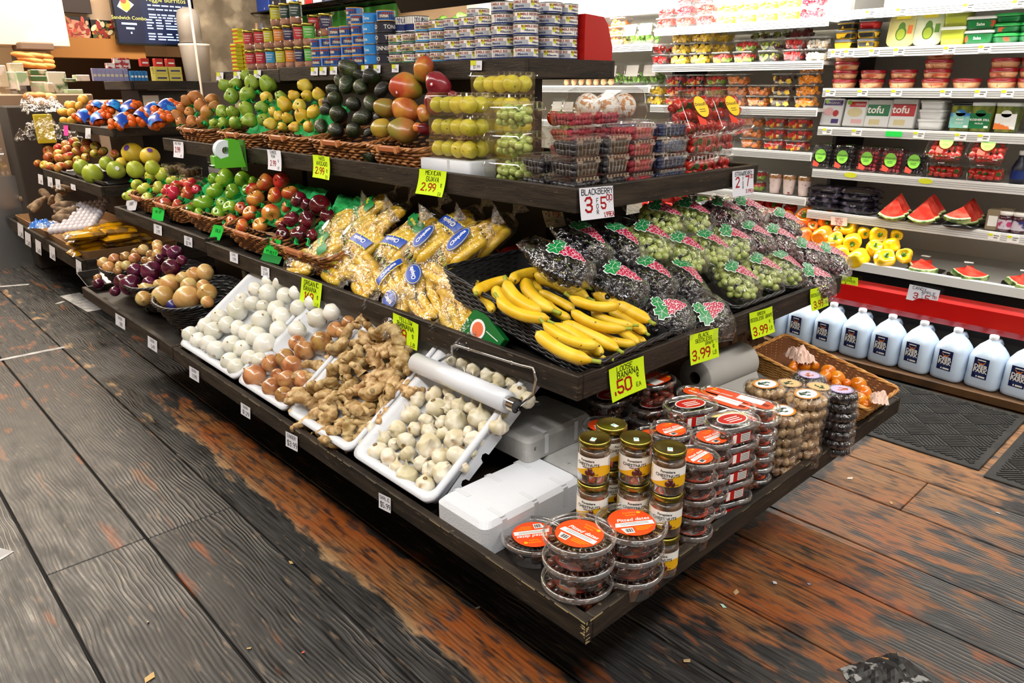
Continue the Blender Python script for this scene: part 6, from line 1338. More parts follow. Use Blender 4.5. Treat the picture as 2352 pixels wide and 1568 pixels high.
# plastic-bag roll on a chrome wire holder
root = empty('bag_roll_holder', (.28, .62, .66)); A = onx(1180, 935, .255); B = onx(950, 825, .255); A.z = B.z = (A.z+B.z)/2; ax = (A-B).normalized(); Lr = (A-B).length
def cylx(b, c0, c1, r, mi, n=28, cap=True): b.tube([c0, c1], r, n, mi, True, cap)
b = MB(); cylx(b, B+ax*.012, A-ax*.022, .029, 0, 36); b2 = MB(); b2.tube([A-ax*.03, A+ax*.012], .019, 28, 0, True, False); b2.tube([B-ax*.006, B+ax*.014], .017, 24, 1)
ch = MB(); h = [onx(1185, 940, .262), onx(1225, 905, .30), onx(1232, 870, .305), onx(1225, 845, .306), onx(1195, 838, .307), onx(1050, 793, .307), onx(1038, 793, .307), onx(1038, 812, .306), onx(1000, 834, .29)]
ch.tube([h[0], h[1], h[2], h[3], h[4], h[4].lerp(h[5], .5), h[5], h[6], h[7], h[8]], .0042, 8); 
for t in (.12, .80): q = h[4].lerp(h[5], t); ch.ball(tuple(q), .006, 8, 5)
inv = Matrix.Translation(-root.location)
for m_, nm, mt in ((b, 'plastic_roll', M('film_roll', 'd5d8de', .3, coat=.4)), (b2, 'spindle', [M('chrome', 'c8c8c8', .12, 1), BLK]), (ch, 'wire_bracket', M('chrome', 'c8c8c8', .12, 1))):
    m_.v = [tuple(V(v)-V(root.location)) for v in m_.v]; put(m_.mesh(nm, mt), nm, root)
tag(root, 'roll of white plastic bags on a chrome wire bracket over the garlic', 'bag roll')
# ================= goods in the refrigerated case =================
def cup(name, cols, w=.125, d=.11, H=.062, seed=0, lidc=None, n=26, taper=.82):
    root = empty(name); b = MB(); b.loft([rr(w*taper, d*taper, .015, .001), rr(w*.97, d*.97, .018, H-.008)], 0, True, True, False); put(b.mesh('container', [CL]), 'container', root)
    b = MB(); b.loft([rr(w, d, .018, H-.008), rr(w*1.03, d*1.03, .018, H-.006), rr(w*1.03, d*1.03, .018, H-.002), rr(w*.97, d*.97, .018, H)], 0, True); put(b.mesh('lid', [CLE]), 'lid', root)
    rg = random.Random(seed); m = MB()
    for k in range(n):
        sx = rg.random() < .6; x = rg.uniform(-.42, .42)*w*.85; y = rg.uniform(-.42, .42)*d*.85
        if sx: y = -.40*d*(taper+.1)
        else: x = rg.choice((-.40, .40))*w*(taper+.1)
        z = rg.uniform(.012, H-.022); ci = min(len(cols)-1, int(len(cols)*z/(H-.02)*.999)) if len(cols) > 1 and rg.random() < .75 else rg.randrange(len(cols))
        m.T(Matrix.Translation((x*.94, y*.92, z)) @ Euler((rg.uniform(0, 3), rg.uniform(0, 3), rg.uniform(0, 3))).to_matrix().to_4x4())
        if cols[ci] in ('grape_chunk', 'greengrape_chunk'): m.ball((0, 0, 0), .0105, 8, 6, ci)
        else: s_ = rg.uniform(.009, .013); m.bbox(-s_, -s_*.9, -s_*.9, s_, s_*.9, s_*.9, .003, ci)
    m.T(); put(m.mesh('cut_fruit', [M(c, CHK[c], .3, coat=.2, objvar=.04) for c in cols]), 'cut_fruit', root); return root
CHK = {'melon_chunk': 'c22d2a', 'pine_chunk': 'e3bb34', 'mango_chunk': 'e08a12', 'cant_chunk': 'df8238', 'grape_chunk': '4a1519', 'greengrape_chunk': '9aa838', 'kiwi_chunk': '7f9a2e', 'straw_chunk': 'b3261e', 'pomeg_chunk': '7d1220', 'mush_chunk': 'b59a80', 'white_chunk': 'e2dccf'}
CUPS = {'m': ('watermelon', ['melon_chunk']), 'p': ('pineapple', ['pine_chunk']), 'x': ('melon and pineapple', ['pine_chunk', 'melon_chunk']), 'y': ('cantaloupe', ['cant_chunk']), 'o': ('mango', ['mango_chunk']), 'g': ('red grapes over pineapple', ['pine_chunk', 'grape_chunk']), 'v': ('green and red grapes', ['grape_chunk', 'greengrape_chunk']),
        'k': ('mixed fruit', ['pine_chunk', 'kiwi_chunk', 'straw_chunk']), 'r': ('pomegranate seeds', ['pomeg_chunk']), 'u': ('sliced mushrooms', ['mush_chunk', 'white_chunk']), 's': ('strawberry and grapes', ['grape_chunk', 'straw_chunk']), 'c': ('carrot sticks', ['cant_chunk'])}
CPD = {}
def cupstack(k, px, py, n, shelf_z, x=3.285, dz=.0625, where='', z0=None, sc=1, w=26):
    f_ = k not in CPD
    if f_: CPD[k] = cup('fruit_cup', CUPS[k][1], seed=ord(k)); CPD[k].rotation_euler = (0, 0, -pi/2)
    p = onx(px, py, x); rg = random.Random(int(px)*7+int(py))
    for i in range(n):
        o = CPD[k] if f_ and i == 0 else dup(CPD[k]); o.location = (x, p.y+rg.uniform(-.003, .003), (z0 or shelf_z)+i*dz*sc+.0006); o.rotation_euler = (0, 0, -pi/2+rg.uniform(-.08, .08)); o.scale = (sc,)*3
        tag(o, 'clear cup of %s on %s' % (CUPS[k][0], where), 'fruit cup', 'fruit cups on '+where, auto=('stack', w))
    if f_: CPD[k].rotation_euler = CPD[k].rotation_euler
wb = ['the lowest cup shelf', 'the fourth cup shelf', 'the middle cup shelf', 'the second cup shelf', 'the top cup shelf']
for k, px, n in (('m', 1535, 2), ('m', 1578, 3), ('m', 1625, 3), ('p', 1672, 2), ('p', 1715, 3), ('p', 1765, 2), ('p', 1812, 3), ('r', 1865, 3)): cupstack(k, px, 50, n, BZ[4], where=wb[4])
for k, px, n in (('s', 1523, 2), ('p', 1567, 3), ('p', 1612, 3), ('k', 1663, 1), ('k', 1713, 2), ('v', 1771, 2), ('s', 1829, 2), ('u', 1878, 2)): cupstack(k, px, 130, n, BZ[3], where=wb[3])
for k, px, n, x in (('p', 1660, 3, 3.40), ('v', 1745, 3, 3.42), ('v', 1795, 3, 3.42), ('r', 1838, 3, 3.42)): cupstack(k, px, 130, n, BZ[3], x=x, where='the rear second shelf')
for k, px, n in (('p', 1510, 2), ('x', 1553, 3), ('x', 1600, 3), ('k', 1643, 3), ('y', 1693, 3), ('y', 1742, 2), ('g', 1797, 3), ('o', 1853, 4)): cupstack(k, px, 240, n, BZ[2]+.0, where=wb[2], dz=.0605)
for k, px, n in (('y', 1727, 3), ('x', 1780, 3), ('x', 1833, 3)): cupstack(k, px, 340, n, BZ[1], where=wb[1])
for k, px, n in (('v', 1690, 2), ('k', 1735, 2)): cupstack(k, px, 430, n, BZ[0], where=wb[0])
# yogurt cups
root = empty('parfait_cup'); b = MB(); b.lathe([(.026, .001), (.028, .003), (.037, .088)], 24, 0, True); put(b.mesh('yogurt', M('yogurt', 'd8c2bc', .4, c3='8a2a30', c3r=(.62, .68), c3s=40)), 'yogurt', root)
b = MB(); b.lathe([(.037, .088), (.036, .11)], 24, 0, True, True, True); put(b.mesh('fruit_topping', M('topping', 'c99a2e', .3, c2='a04a20', nscale=60)), 'fruit_topping', root); b = MB(); b.lathe([(.039, .09), (.040, .112), (.037, .116), (.0005, .117)], 24, 0, True, False); put(b.mesh('lid', CLE), 'lid', root)
for i, px in enumerate((1780, 1812, 1847)):
    o = root if i == 0 else dup(root); p = onx(px, 430, 3.27); o.location = (3.27, p.y, BZ[0]); tag(o, 'pink yogurt cup with fruit topping on the lowest cup shelf', 'yogurt cup', 'pink yogurt cups', auto=('rows', 60))
# section C : carrots, salads
for px, n in ((1395, 2), (1425, 3), (1380, 3)): cupstack('c', px, 90, n, CZ[2], x=3.29, where='the far top shelf', dz=.055)
LEAF = M('salad_leaf', '4d7d2c', .5, c2='86b04a', nscale=40, bump=.5, bscale=80)
def salad():
    root = empty('salad_box'); b = MB(); b.loft([rr(.16, .055, .02, .001), rr(.19, .075, .03, .02), rr(.19, .07, .035, .13), rr(.15, .05, .03, .15)], 0, True); put(b.mesh('container', [CL]), 'container', root)
    b = MB(); rg = random.Random(2)
    for k in range(26): b.T(Matrix.Translation((rg.uniform(-.075, .075), rg.uniform(-.022, .022), rg.uniform(.02, .085))) @ Euler((rg.uniform(0, 3), rg.uniform(0, 3), 0)).to_matrix().to_4x4()); b.ball((0, 0, 0), .020, 7, 5, 0, (1, .8, .3))
    b.T(); put(b.mesh('leaves', LEAF), 'leaves', root); L = MB(); L.box(-.05, -.040, .05, .05, -.038, .12); put(L.mesh('printed_label', DIM), 'printed_label', root); return root
SA = salad()
for i, (px, z, x) in enumerate(((1405, CZ[1], 3.29), (1455, CZ[1], 3.29), (1495, CZ[1], 3.31), (1285, CZ[0], 3.32), (1310, CZ[0], 3.30), (1345, CZ[0], 3.32), (1445, CZ[2], 3.30), (1480, CZ[2], 3.30))):
    p = onx(px, 190, x); o = SA if i == 0 else dup(SA); o.location = (x, p.y, z+.001); o.rotation_euler = (math.radians(-12), 0, -pi/2); tag(o, 'tall clear salad box in the far case section', 'salad box', 'salad boxes in the far case section', auto=('rows', 50))
EGGM = M('egg_brown', 'b98a62', .5)
for i in range(7):
    p = onx(1300+i*17, 190, 3.26); o = MB().ball((0, 0, 0), .023, 12, 8, 0, (1, 1, 1.15)).build('brown_mushroom' if False else 'brown_egg', EGGM, None, (3.27, p.y, CZ[1]+.024)); tag(o, 'brown egg in a row on the far middle shelf', 'egg', 'brown eggs in the far case', auto=('rows', 30))
for i in range(9):
    p = onx(925+i*38, 60, 3.34); b = MB(); rg = random.Random(i); 
    for k in range(9): b.ball((rg.uniform(-.06, .06), rg.uniform(-.08, .08), rg.uniform(.03, .10)), rg.uniform(.03, .05), 8, 6, 0)
    o = b.build('lettuce_head', LEAF, None, (3.42, p.y, 1.94-.06)); tag(o, 'bright green lettuce head in the far case', 'lettuce', 'lettuce heads in the far case', auto=('rows', 60))
ledge = MB().box(3.24, 2.31, 1.865, 3.82, 5.1, 1.879).build('upper_ledge', WH); ledge.parent = CS; ledge.location = -V(CS.location)
# section A
def tub(name, w, d, H, body, lid, lab=None, txt='', round_=True, seed=0, lt=DIM, gap=.012, mid=None):
    root = empty(name); r = min(w, d)*(.49 if round_ else .2); b = MB(); b.loft([rr(w*.86, d*.86, r*.86, .001), rr(w*.96, d*.96, r*.96, H-gap)], 0, True); put(b.mesh('container', body), 'container', root)
    b = MB(); b.loft([rr(w, d, r, H-gap), rr(w*1.01, d*1.01, r, H-.003), rr(w*.95, d*.95, r*.95, H)], 0, True); put(b.mesh('lid', lid), 'lid', root)
    if lab:
        L = MB(); L.loft([rr(w*(.86+.10*t)+.0012, d*(.86+.10*t)+.0012, r*.93, z) for t, z in ((.15, H*.15), (.9, H-gap-H*.12))], 0, True, False, False)
        if txt: vs, fs = fontmesh(txt, H*.30, .0003); L.add([(x, -d*.482-.0015, H*.42+y) for x, y, _ in vs], [f[::-1] if False else f for f in fs], 1)
        put(L.mesh('printed_label', [lab, lt]), 'printed_label', root)
    return root
hum = tub('hummus_tub', .125, .125, .044, M('hummus', 'c98a60', .4, c2='d9a070', nscale=20), M('red_lid', '8f1420', .3, coat=.3), M('peach_label', 'cf9a70', .4, c2='b8502e', nscale=15, ramp=(.5, .6)), '', gap=.016)
grn = tub('green_tub', .13, .10, .06, M('tub_green', '0e5a2c', .4), M('lid_white', 'e4e2dc', .4), M('tub_green_print', '0d6a34', .4, c2='b04a2a', nscale=22, ramp=(.58, .62)), 'Salsa', False)
grn2 = tub('green_tub', .13, .10, .042, M('tub_green', '0e5a2c', .4), M('lid_green', '14963c', .35), M('tub_green_print', '0d6a34', .4), '', True)
lime = tub('lime_tub', .115, .10, .082, M('guac', 'a8b232', .35), M('lid_clear_white', 'dfe5d8', .3), None, '', False, gap=.014)
yel = tub('dip_tub', .095, .095, .046, M('tub_yellow', 'd3a41c', .4), M('lid_smoke', '4b4d52', .3), M('band_black', '1a1a1a', .4, c2='d3a41c', nscale=12, ramp=(.48, .52)), '', False)
redt = tub('dip_tub', .095, .095, .046, M('tub_red', 'a81414', .4), M('lid_smoke', '4b4d52', .3), None, '', False)
US = set()
def tubs(src, px, n, z, dz, label, cat, group, x=3.285, w=30, py=200):
    p = onx(px, py, x); rg = random.Random(int(px))
    for i in range(n):
        o = src if (src.name not in US) else dup(src); US.add(src.name); o.location = (x, p.y+rg.uniform(-.003, .003), z+i*dz+.0006); o.rotation_euler = (0, 0, -pi/2+rg.uniform(-.1, .1)); tag(o, label, cat, group, auto=('stack', w))
for px, n in ((1938, 4), (2001, 2), (2070, 2), (2148, 4), (2218, 1), (2299, 3), (2370, 4)): tubs(hum, px, n, AZ[3], .0445, 'round hummus tub with dark red lid', 'tub', 'hummus tubs with dark red lids')
for px, src, n, l in ((1943, yel, 3, 'yellow dip tub with smoky lid'), (1994, yel, 2, 'yellow dip tub with smoky lid'), (2310, grn2, 3, 'shallow green tub with bright green lid'), (2372, grn2, 2, 'shallow green tub with bright green lid'), (2250, grn, 2, 'green printed tub with white lid'), (2192, lime, 2, 'square lime-green guacamole tub')):
    tubs(src, px, n, AZ[4], .0465 if src is yel else .043 if src is grn2 else .0605 if src is grn else .083, l, 'tub', l.replace('tub', 'tubs')+'s' if False else 'stacked '+l+'s', py=100)
p = onx(1994, 100, 3.285); o = redt; o.location = (3.285, p.y, AZ[4]+.0935); o.rotation_euler = (0, 0, -1.6); tag(o, 'red dip tub with smoky lid on two yellow ones', 'tub')
def boxpack(name, w, d, H, mats, art, px, z, label, cat, x=3.30, lean=12, group=None, py=250):
    root = empty(name); b = MB(); b.bbox(-w/2, -d/2, 0, w/2, d/2, H, .004, 0); put(b.mesh('carton', mats[0]), 'carton', root); L = MB(); L.T(Matrix(((1, 0, 0, 0), (0, 0, -1, -d/2), (0, 1, 0, 0), (0, 0, 0, 1)))); art(L, w, H); L.T(); put(L.mesh('printed_front', mats[1:]), 'printed_front', root)
    p = onx(px, py, x); root.location = (x, p.y, z+.001); root.rotation_euler = (math.radians(-lean), 0, -pi/2); tag(root, label, cat, group); return root
def rect(L, x0, y0, x1, y1, mi, z=.0006): L.add([(x0, y0, z), (x1, y0, z), (x1, y1, z), (x0, y1, z)], [(0, 1, 2, 3)], mi)
TW = M('carton_white', 'd9d9d8', .4); VI = M('print_violet', '3c1f6b', .4); PK = M('print_pink', 'd8a8a8', .4); RD = M('print_red', 'b3161a', .4); GN = M('print_deep_green', '0f6a3a', .4); TF = M('tofu_cream', 'cdbf92', .5); LM = M('print_limegreen', '86b832', .4)
def a1(L, w, H): rect(L, -w*.45, H*.74, w*.45, H*.93, 0); ftext(L, 'ORGANIC', .0, H*.83, .018, 2, .0012); discg(L, -w*.15, H*.50, w*.24, H*.15, .001, 1); discg(L, w*.2, H*.45, w*.14, H*.12, .001, 4); rect(L, w*.05, H*.08, w*.40, H*.24, 0, .001); discg(L, -w*.32, H*.88, w*.09, w*.09, .0014, 3)
def a2(L, w, H): rect(L, -w*.3, H*.72, w*.45, H*.92, 4); ftext(L, 'VEGAN', .02, H*.82, .016, 2, .0012); discg(L, 0, H*.52, w*.35, H*.17, .001, 5); rect(L, -w*.1, H*.10, w*.40, H*.26, 1, .001); discg(L, -w*.32, H*.88, w*.10, w*.10, .0014, 3)
def a3(L, w, H): rect(L, -w*.46, H*.40, w*.46, H*.82, 6); ftext(L, 'tofu', -w*.10, H*.62, .052, 2, .0012, .0012); rect(L, -w*.3, H*.08, w*.15, H*.28, 5)
def a4(L, w, H): rect(L, -w*.46, H*.40, w*.46, H*.82, 4); ftext(L, 'tofu', -w*.10, H*.62, .052, 2, .0012, .0012); rect(L, -w*.3, H*.08, w*.15, H*.28, 5)
mt = [TW, VI, PK, DIM, LM, RD, TF, GN]
boxpack('tofu_carton', .115, .035, .145, mt, a1, 1912, AZ[2], 'white carton with violet header at the left end of the tofu shelf', 'carton'); boxpack('tofu_carton', .115, .035, .14, mt, a2, 1965, AZ[2], 'white carton with red header between the violet and green ones', 'carton')
boxpack('tofu_carton', .125, .035, .14, mt, a3, 2018, AZ[2], 'tofu carton with green panel', 'carton'); boxpack('tofu_carton', .125, .035, .145, mt, a4, 2076, AZ[2], 'tofu carton with red panel', 'carton')
wt = tub('white_tray', .12, .09, .052, TW, TW, None, '', False); 
for px, n, x in ((2148, 3, 3.30), (2120, 2, 3.38)): tubs(wt, px, n, AZ[2], .045, 'plain white plastic tray', 'tray', 'plain white plastic trays', x=x, py=250)
def pick(lid, body, lab, txt, px, label, lc):
    t = tub('pickle_tub', .105, .105, .135, M('pickle_brine', '4f5a1a', .25, c2='8a8f3a', nscale=24, nstretch=(1, 1, .3), coat=.4), lid, None, '', False, gap=.016); L = MB(); L.T(Matrix(((1, 0, 0, 0), (0, 0, -1, -.0525), (0, 1, 0, 0), (0, 0, 0, 1)))); rect(L, -.044, .015, .044, .085, 0, .0015); discg(L, 0, .085, .022, .016, .0015, 0); ftext(L, txt, 0, .055, .014, 1, .0026, .0004); ftext(L, 'PICKLES', 0, .038, .010, 1, .0026, .0002); rect(L, .022, .018, .040, .028, 1, .0022); put(L.mesh('printed_label', [lc, DIM]), 'printed_label', t)
    p = onx(px, 250, 3.29); t.location = (3.29, p.y, AZ[2]+.001); t.rotation_euler = (0, 0, -pi/2); tag(t, label, 'pickle tub')
pick(BLK, 0, 0, 'sliced', 2217, 'dark-lidded pickle tub with pale blue-green label', M('lab_aqua', '7fb8a8', .4, c2='2a6ab0', nscale=6, ramp=(.56, .6))); pick(M('lid_frost', 'c9cdc8', .3), 0, 0, 'KOSHER DILL', 2263, 'frosty-lidded pickle tub with deep green label', GN); pick(M('lid_frost', 'c9cdc8', .3), 0, 0, 'PICKLED', 2322, 'frosty-lidded pickle tub with white and orange label', M('lab_worange', 'e0e0dc', .4, c2='d8702a', nscale=5, ramp=(.52, .54)))
# avocado trays
for i, (px, c) in enumerate(((2066, 'dcd28a'), (2127, 'e4e8c8'))):
    root = empty('avocado_tray'); b = MB(); b.T(Matrix(((1, 0, 0, 0), (0, 0, -1, 0), (0, 1, 0, .08), (0, 0, 0, 1)))); b.loft([rr(.135, .16, .03, 0), rr(.13, .155, .03, .012)], 0, True); b.T(); put(b.mesh('tray_card', M('avo_card%d' % i, c, .4)), 'tray_card', root)
    L = MB(); L.T(Matrix(((1, 0, 0, 0), (0, 0, -1, -.012), (0, 1, 0, .08), (0, 0, 0, 1)))); discg(L, 0, -.018, .026, .034, .001, 0); discg(L, 0, .008, .017, .028, .0012, 0); discg(L, 0, -.022, .020, .026, .0018, 1); rect(L, .03, -.02, .052, .02, 2 if i == 0 else 0, .0012); rect(L, -.035, .05, .035, .066, 3, .0012); L.T(); put(L.mesh('printed_front', [M('avo_green', '4f7a1e', .4), M('avo_flesh', 'a8ba3a', .4), M('patch_orange', 'd8702a', .4), YEL]), 'printed_front', root)
    p = onx(px, 100, 3.27); root.location = (3.27, p.y, AZ[4]+.001); root.rotation_euler = (math.radians(-8), 0, -pi/2); tag(root, ['cream-yellow card tray with avocado picture and orange patch', 'pale card tray with avocado picture and green patch'][i], 'avocado pack')
# berries shelf
PBg = clam(.115, .115, .04, 'berry_pack', berryfill(.105, .105, .03, .010, 5, 5, 2, [BLB], 1), 'blackberries', 31, label='lime', ribs=False); PRg = clam(.115, .115, .04, 'berry_pack', berryfill(.105, .105, .03, .010, 5, 5, 2, [RASP], 1), 'raspberries', 32, label='lime', ribs=False)
for i, (px, src, l) in enumerate(((1891, PBg, 'upright blackberry pack with lime label, leftmost'), (1941, PBg, 'upright blackberry pack with lime label, second from left'), (1997, PRg, 'upright raspberry pack with lime label beside the blackberries'), (2052, PRg, 'upright raspberry pack with lime label nearer the blueberries'), (2106, PBg, 'upright dark berry pack with lime label beside the strawberries'))):
    o = dup(src) if i not in (0, 2) else src; p = onx(px, 375, 3.26); o.location = (3.25, p.y, AZ[1]+.055); o.rotation_euler = (math.radians(78), 0, -pi/2); tag(o, l, 'berry pack', 'upright berry packs in the case')
for px in (1900, 1950, 2010, 2062):
    for k in range(3): o = dup(PRg if px > 2000 else PBg); p = onx(px, 345, 3.40); o.location = (3.40, p.y, AZ[1]+k*.042); o.rotation_euler = (0, 0, -pi/2); tag(o, 'flat berry pack in the rear row of the berry shelf', 'berry pack', 'rear berry packs', auto=('stack', 22))
PSg = clam(.165, .125, .075, 'strawberry_pack', strawfill(.155, .115, .062, 33), 'strawberries', 33, label='lime', ribs=False)
for i, (px, k) in enumerate(((2178, 0), (2178, 1), (2273, 0), (2273, 1))):
    o = PSg if i == 0 else dup(PSg); p = onx(px, 375, 3.28); o.location = (3.27 if k == 0 else 3.25, p.y, AZ[1]+.001 if k == 0 else AZ[1]+.125); o.rotation_euler = (math.radians(0 if k == 0 else 55), 0, -pi/2); tag(o, ['strawberry pack lying flat', 'tilted strawberry pack with lime label'][k]+[' left pair', ' right pair'][i//2]+' of the berry shelf', 'berry pack', 'strawberry packs in the case')
b = MB(); b.lathe([(.032, 0), (.033, .07), (.022, .10), (.013, .115), (.013, .135)], 20, 0, True); b.lathe([(.016, .13), (.016, .15)], 16, 1, True); b.lathe([(.0335, .02), (.0335, .06)], 20, 2, True, False, False); o = b.build('juice_bottle', [BLK2, DIM, NAV], None, (3.27, onx(2345, 375, 3.27).y, AZ[1])); tag(o, 'dark bottle with white cap at the right picture edge', 'bottle')
# grape bundles, melon wedges, preserve jars
BAGD = M('bag_dark_fruit', '14101a', .2, c2='5a5468', nscale=26, ramp=(.52, .62), coat=.8, bump=.8, bscale=50, c3='a8a4b8', c3r=(.66, .72), c3s=22)
def pillow(w, d, h, mat, name, seed, label_m=None):
    b = MB(); n = 12; vs = []
    for s_ in (1, -1):
        R = []
    for i in range(n+1):
        for j in range(n+1):
            u, v_ = i/n*2-1, j/n*2-1; e = (max(0, 1-u**4)*max(0, 1-v_**4))**.5; vs.append((u*w/2, v_*d/2*(1-.08*abs(u)), h/2+h/2*e*(1+.35*nz((u*3+seed, v_*3, seed)))+.003*nz((u*9, v_*9, seed))))
    k = len(vs); vs += [(x, y, h-z) for x, y, z in vs]; f1 = [(i*(n+1)+j, (i+1)*(n+1)+j, (i+1)*(n+1)+j+1, i*(n+1)+j+1) for i in range(n) for j in range(n)]
    b.add(vs, f1+[tuple(q+k for q in f[::-1]) for f in f1], 0, True)
    if label_m: b.add([(x*w*.32, y*d*.3, h*1.06) for x, y in ((-1, -1), (1, -1), (1, 1), (-1, 1))], [(0, 1, 2, 3)], 1)
    return b.mesh(name, [mat]+([label_m] if label_m else []))
PW_ = pillow(.20, .14, .042, BAGD, 'frozen_fruit_bag', 1)
for px, n in ((1900, 4), (1975, 4)):
    p = onx(px, 470, 3.30)
    for k in range(n): o = put(PW_, 'grape_sleeve', None, (3.30, p.y, AZ[0]+.032*k), (0, 0, -pi/2+.04*(k % 3))); tag(o, 'shiny dark bag of fruit beside the melon wedges', 'bag', 'dark bags beside the melon wedges', auto=('stack', 30))
MEL = M('melon_flesh', 'b8281c', .2, c2='cf4636', nscale=25, coat=.5, c3='2a0d08', c3r=(.74, .75), c3s=80); RIND = M('melon_rind', '2f5a22', .4, c2='a8b870', nscale=30, nstretch=(1, 1, .2)); PITH = M('melon_pith', 'c9d29a', .4)
def wedge(r=.075, th=.022):
    m = MB(); n = 10; P = [(0, 0)]+[(r*sin(a), -r*cos(a)) for a in [(-.62+1.24*i/n) for i in range(n+1)]]
    m.slab([(x, -th/2, -z if False else z) for x, z in P], (0, th, 0), 0); Q = [(r*sin(a), -r*cos(a)) for a in [(-.62+1.24*i/n) for i in range(n+1)]]; Q2 = [(x*1.05, z*1.05) for x, z in Q]; Q3 = [(x*1.11, z*1.11) for x, z in Q]
    for A_, B_, mi in ((Q, Q2, 2), (Q2, Q3, 1)):
        for i in range(n): m.slab([(A_[i][0], -th/2, A_[i][1]), (A_[i+1][0], -th/2, A_[i+1][1]), (B_[i+1][0], -th/2, B_[i+1][1]), (B_[i][0], -th/2, B_[i][1])], (0, th, 0), mi)
    return m.mesh('melon_slice', [MEL, RIND, PITH])
WG = wedge(.105, .024)
def melonpack(px, py, z, n, label, x=3.27, lean=30, sc=1, spread=.034):
    root = empty('melon_pack'); b = MB(); b.loft([rr(.15, .17, .03, 0), rr(.17, .19, .03, .012)], 0, True); put(b.mesh('tray', BLK), 'tray', root)
    for k in range(n): put(WG, 'melon_slice', root, (.0+.006*(k % 2), -.045+spread*k, .105+.010*k), (math.radians(-lean), 0, .08*(k-1)))
    L = MB(); L.box(-.022, -.068, .030, .022, -.066, .055); put(L.mesh('price_label', DIM), 'price_label', root); p = onx(px, py, x); root.location = (x, p.y, z+.001); root.rotation_euler = (0, 0, -pi/2+.1); root.scale = (sc,)*3; tag(root, label, 'melon slices', 'trays of watermelon wedges')
melonpack(2063, 480, AZ[0], 3, 'tray of red watermelon wedges, leftmost on the melon shelf'); melonpack(2132, 480, AZ[0], 4, 'tray of red watermelon wedges in the middle of the melon shelf'); melonpack(2230, 480, AZ[0], 3, 'dim tray of watermelon wedges beside the preserve jars', 3.36); melonpack(2212, 500, AZ[0], 1, 'single watermelon wedge on a tray in front of the dim ones', 3.25, 60, .9)
b = MB(); b.lathe([(.030, .001), (.033, .006), (.033, .070), (.028, .08)], 20, 0, True); b.lathe([(.031, .08), (.031, .097)], 20, 1, True); b.lathe([(.0335, .015), (.0335, .060)], 20, 2, True, False, False); JM = b.mesh('preserve_jar', [M('jam_dark', '3a0d1c', .2, coat=.5), DIM, M('jam_label', 'c8bcc8', .4, c2='2a2a6a', nscale=16, ramp=(.5, .56), c3='c03a6a', c3r=(.6, .62), c3s=12)])
for i, px in enumerate((2310, 2342)): o = put(JM, 'preserve_jar', None, (3.25, onx(px, 510, 3.25).y, AZ[0]), None); tag(o, 'dark preserve jar with white lid on the melon shelf', 'jar', 'dark preserve jars', auto=('rows', 60))
b = MB(); b.bbox(-.03, -.03, 0, .03, .03, .10, .004, 0); b.box(-.02, -.031, .02, .02, -.030, .07, 1); CPk = b.mesh('coffee_carton', [M('kraft', '8a7a60', .7), DIM])
for i, px in enumerate((2283, 2300)): o = put(CPk, 'kraft_carton', None, (3.27+.08*i, onx(px, 510, 3.27).y, AZ[0]), (0, 0, -pi/2)); tag(o, ['kraft carton in front beside the preserve jars', 'kraft carton behind the front one'][i], 'carton')
# bell peppers
def pep(seed, mat, nm):
    nl = 4 if seed % 2 else 3; rg = random.Random(seed)
    def pr(t): a = t*pi; return (sin(a)**.62)*(1-.14*t), cos(a)*1.0*(1 if a > .7 else 1)-.50*math.exp(-(a/.42)**2)+.25*math.exp(-((pi-a)/.4)**2)
    return fruitmesh(nm, pr, mat, n=32, m=18, mod=lambda a, t: 1-.15+.17*abs(cos(nl*a/2+seed))**.8, disp=.09, dsc=1.1, R=.043, seed=seed)
pst = MB(); pst.lathe([(.30, .52), (.22, .60), (.10, .64)], 10, 0, True); pst.tube([(0, 0, .55), (.02, .02, .85), (.10, .03, 1.1)], [.11, .09, .13], 8); PST = pst.mesh('stem', M('pepper_stem', '4f7a22', .5))
for k, c, c2 in (('red', 'b8140f', 'c9281a'), ('green', '2f8a18', '4aa32a'), ('orange', 'dd6a08', 'e8841a'), ('yellow', 'e8b808', 'efc92a')):
    mm = M('pepper_'+k, c, .14, c2=c2, nscale=9, coat=.6); K['p'+k] = Kind(k+'_pepper', 'pepper', .043, [pep(i, mm, k+'_pepper') for i in range(3)], [('stem', PST, (0, 0, 0), 1)], stickW, .25)
S5 = (1700, 200, .27745); nP = V((-sin(math.radians(42)), 0, cos(math.radians(42)))); pP = (3.12, .6, .57)
def peps(k, lst, crop, group, wh): pile(['p'+k], lst, *crop, pP, nP, '%s bell pepper %s' % (k, wh), group, face=(-.8, -.3, .4), tilt=.6, k=.9, ih=24, rk=1.22)
peps('yellow', [(905, 1165, 62), (820, 1270, 60), (950, 1265, 65), (1100, 1240, 65), (870, 1375, 68), (1020, 1380, 75), (1210, 1300, 60), (1215, 1410, 75), (1330, 1400, 60), (1010, 1240, 45), (1250, 1265, 45), (1120, 1340, 60)], S5, 'yellow peppers', 'heaped on the case deck')
peps('orange', [(410, 1090, 62), (530, 1100, 75), (675, 1120, 70), (440, 1185, 50), (560, 1200, 62), (700, 1230, 75), (740, 1330, 60), (800, 1200, 40), (610, 1150, 40)], S5, 'orange peppers', 'between the red and yellow heaps')
peps('red', [(50, 935, 55), (140, 950, 65), (275, 970, 65), (180, 1040, 60), (290, 1070, 68), (20, 1000, 50), (240, 1130, 50), (390, 1010, 50), (-400+0, 1000, 1), (330, 1140, 40)][:8], S5, 'red peppers', 'behind the bags of red grapes')
S3c = (1200, 200, .2551)
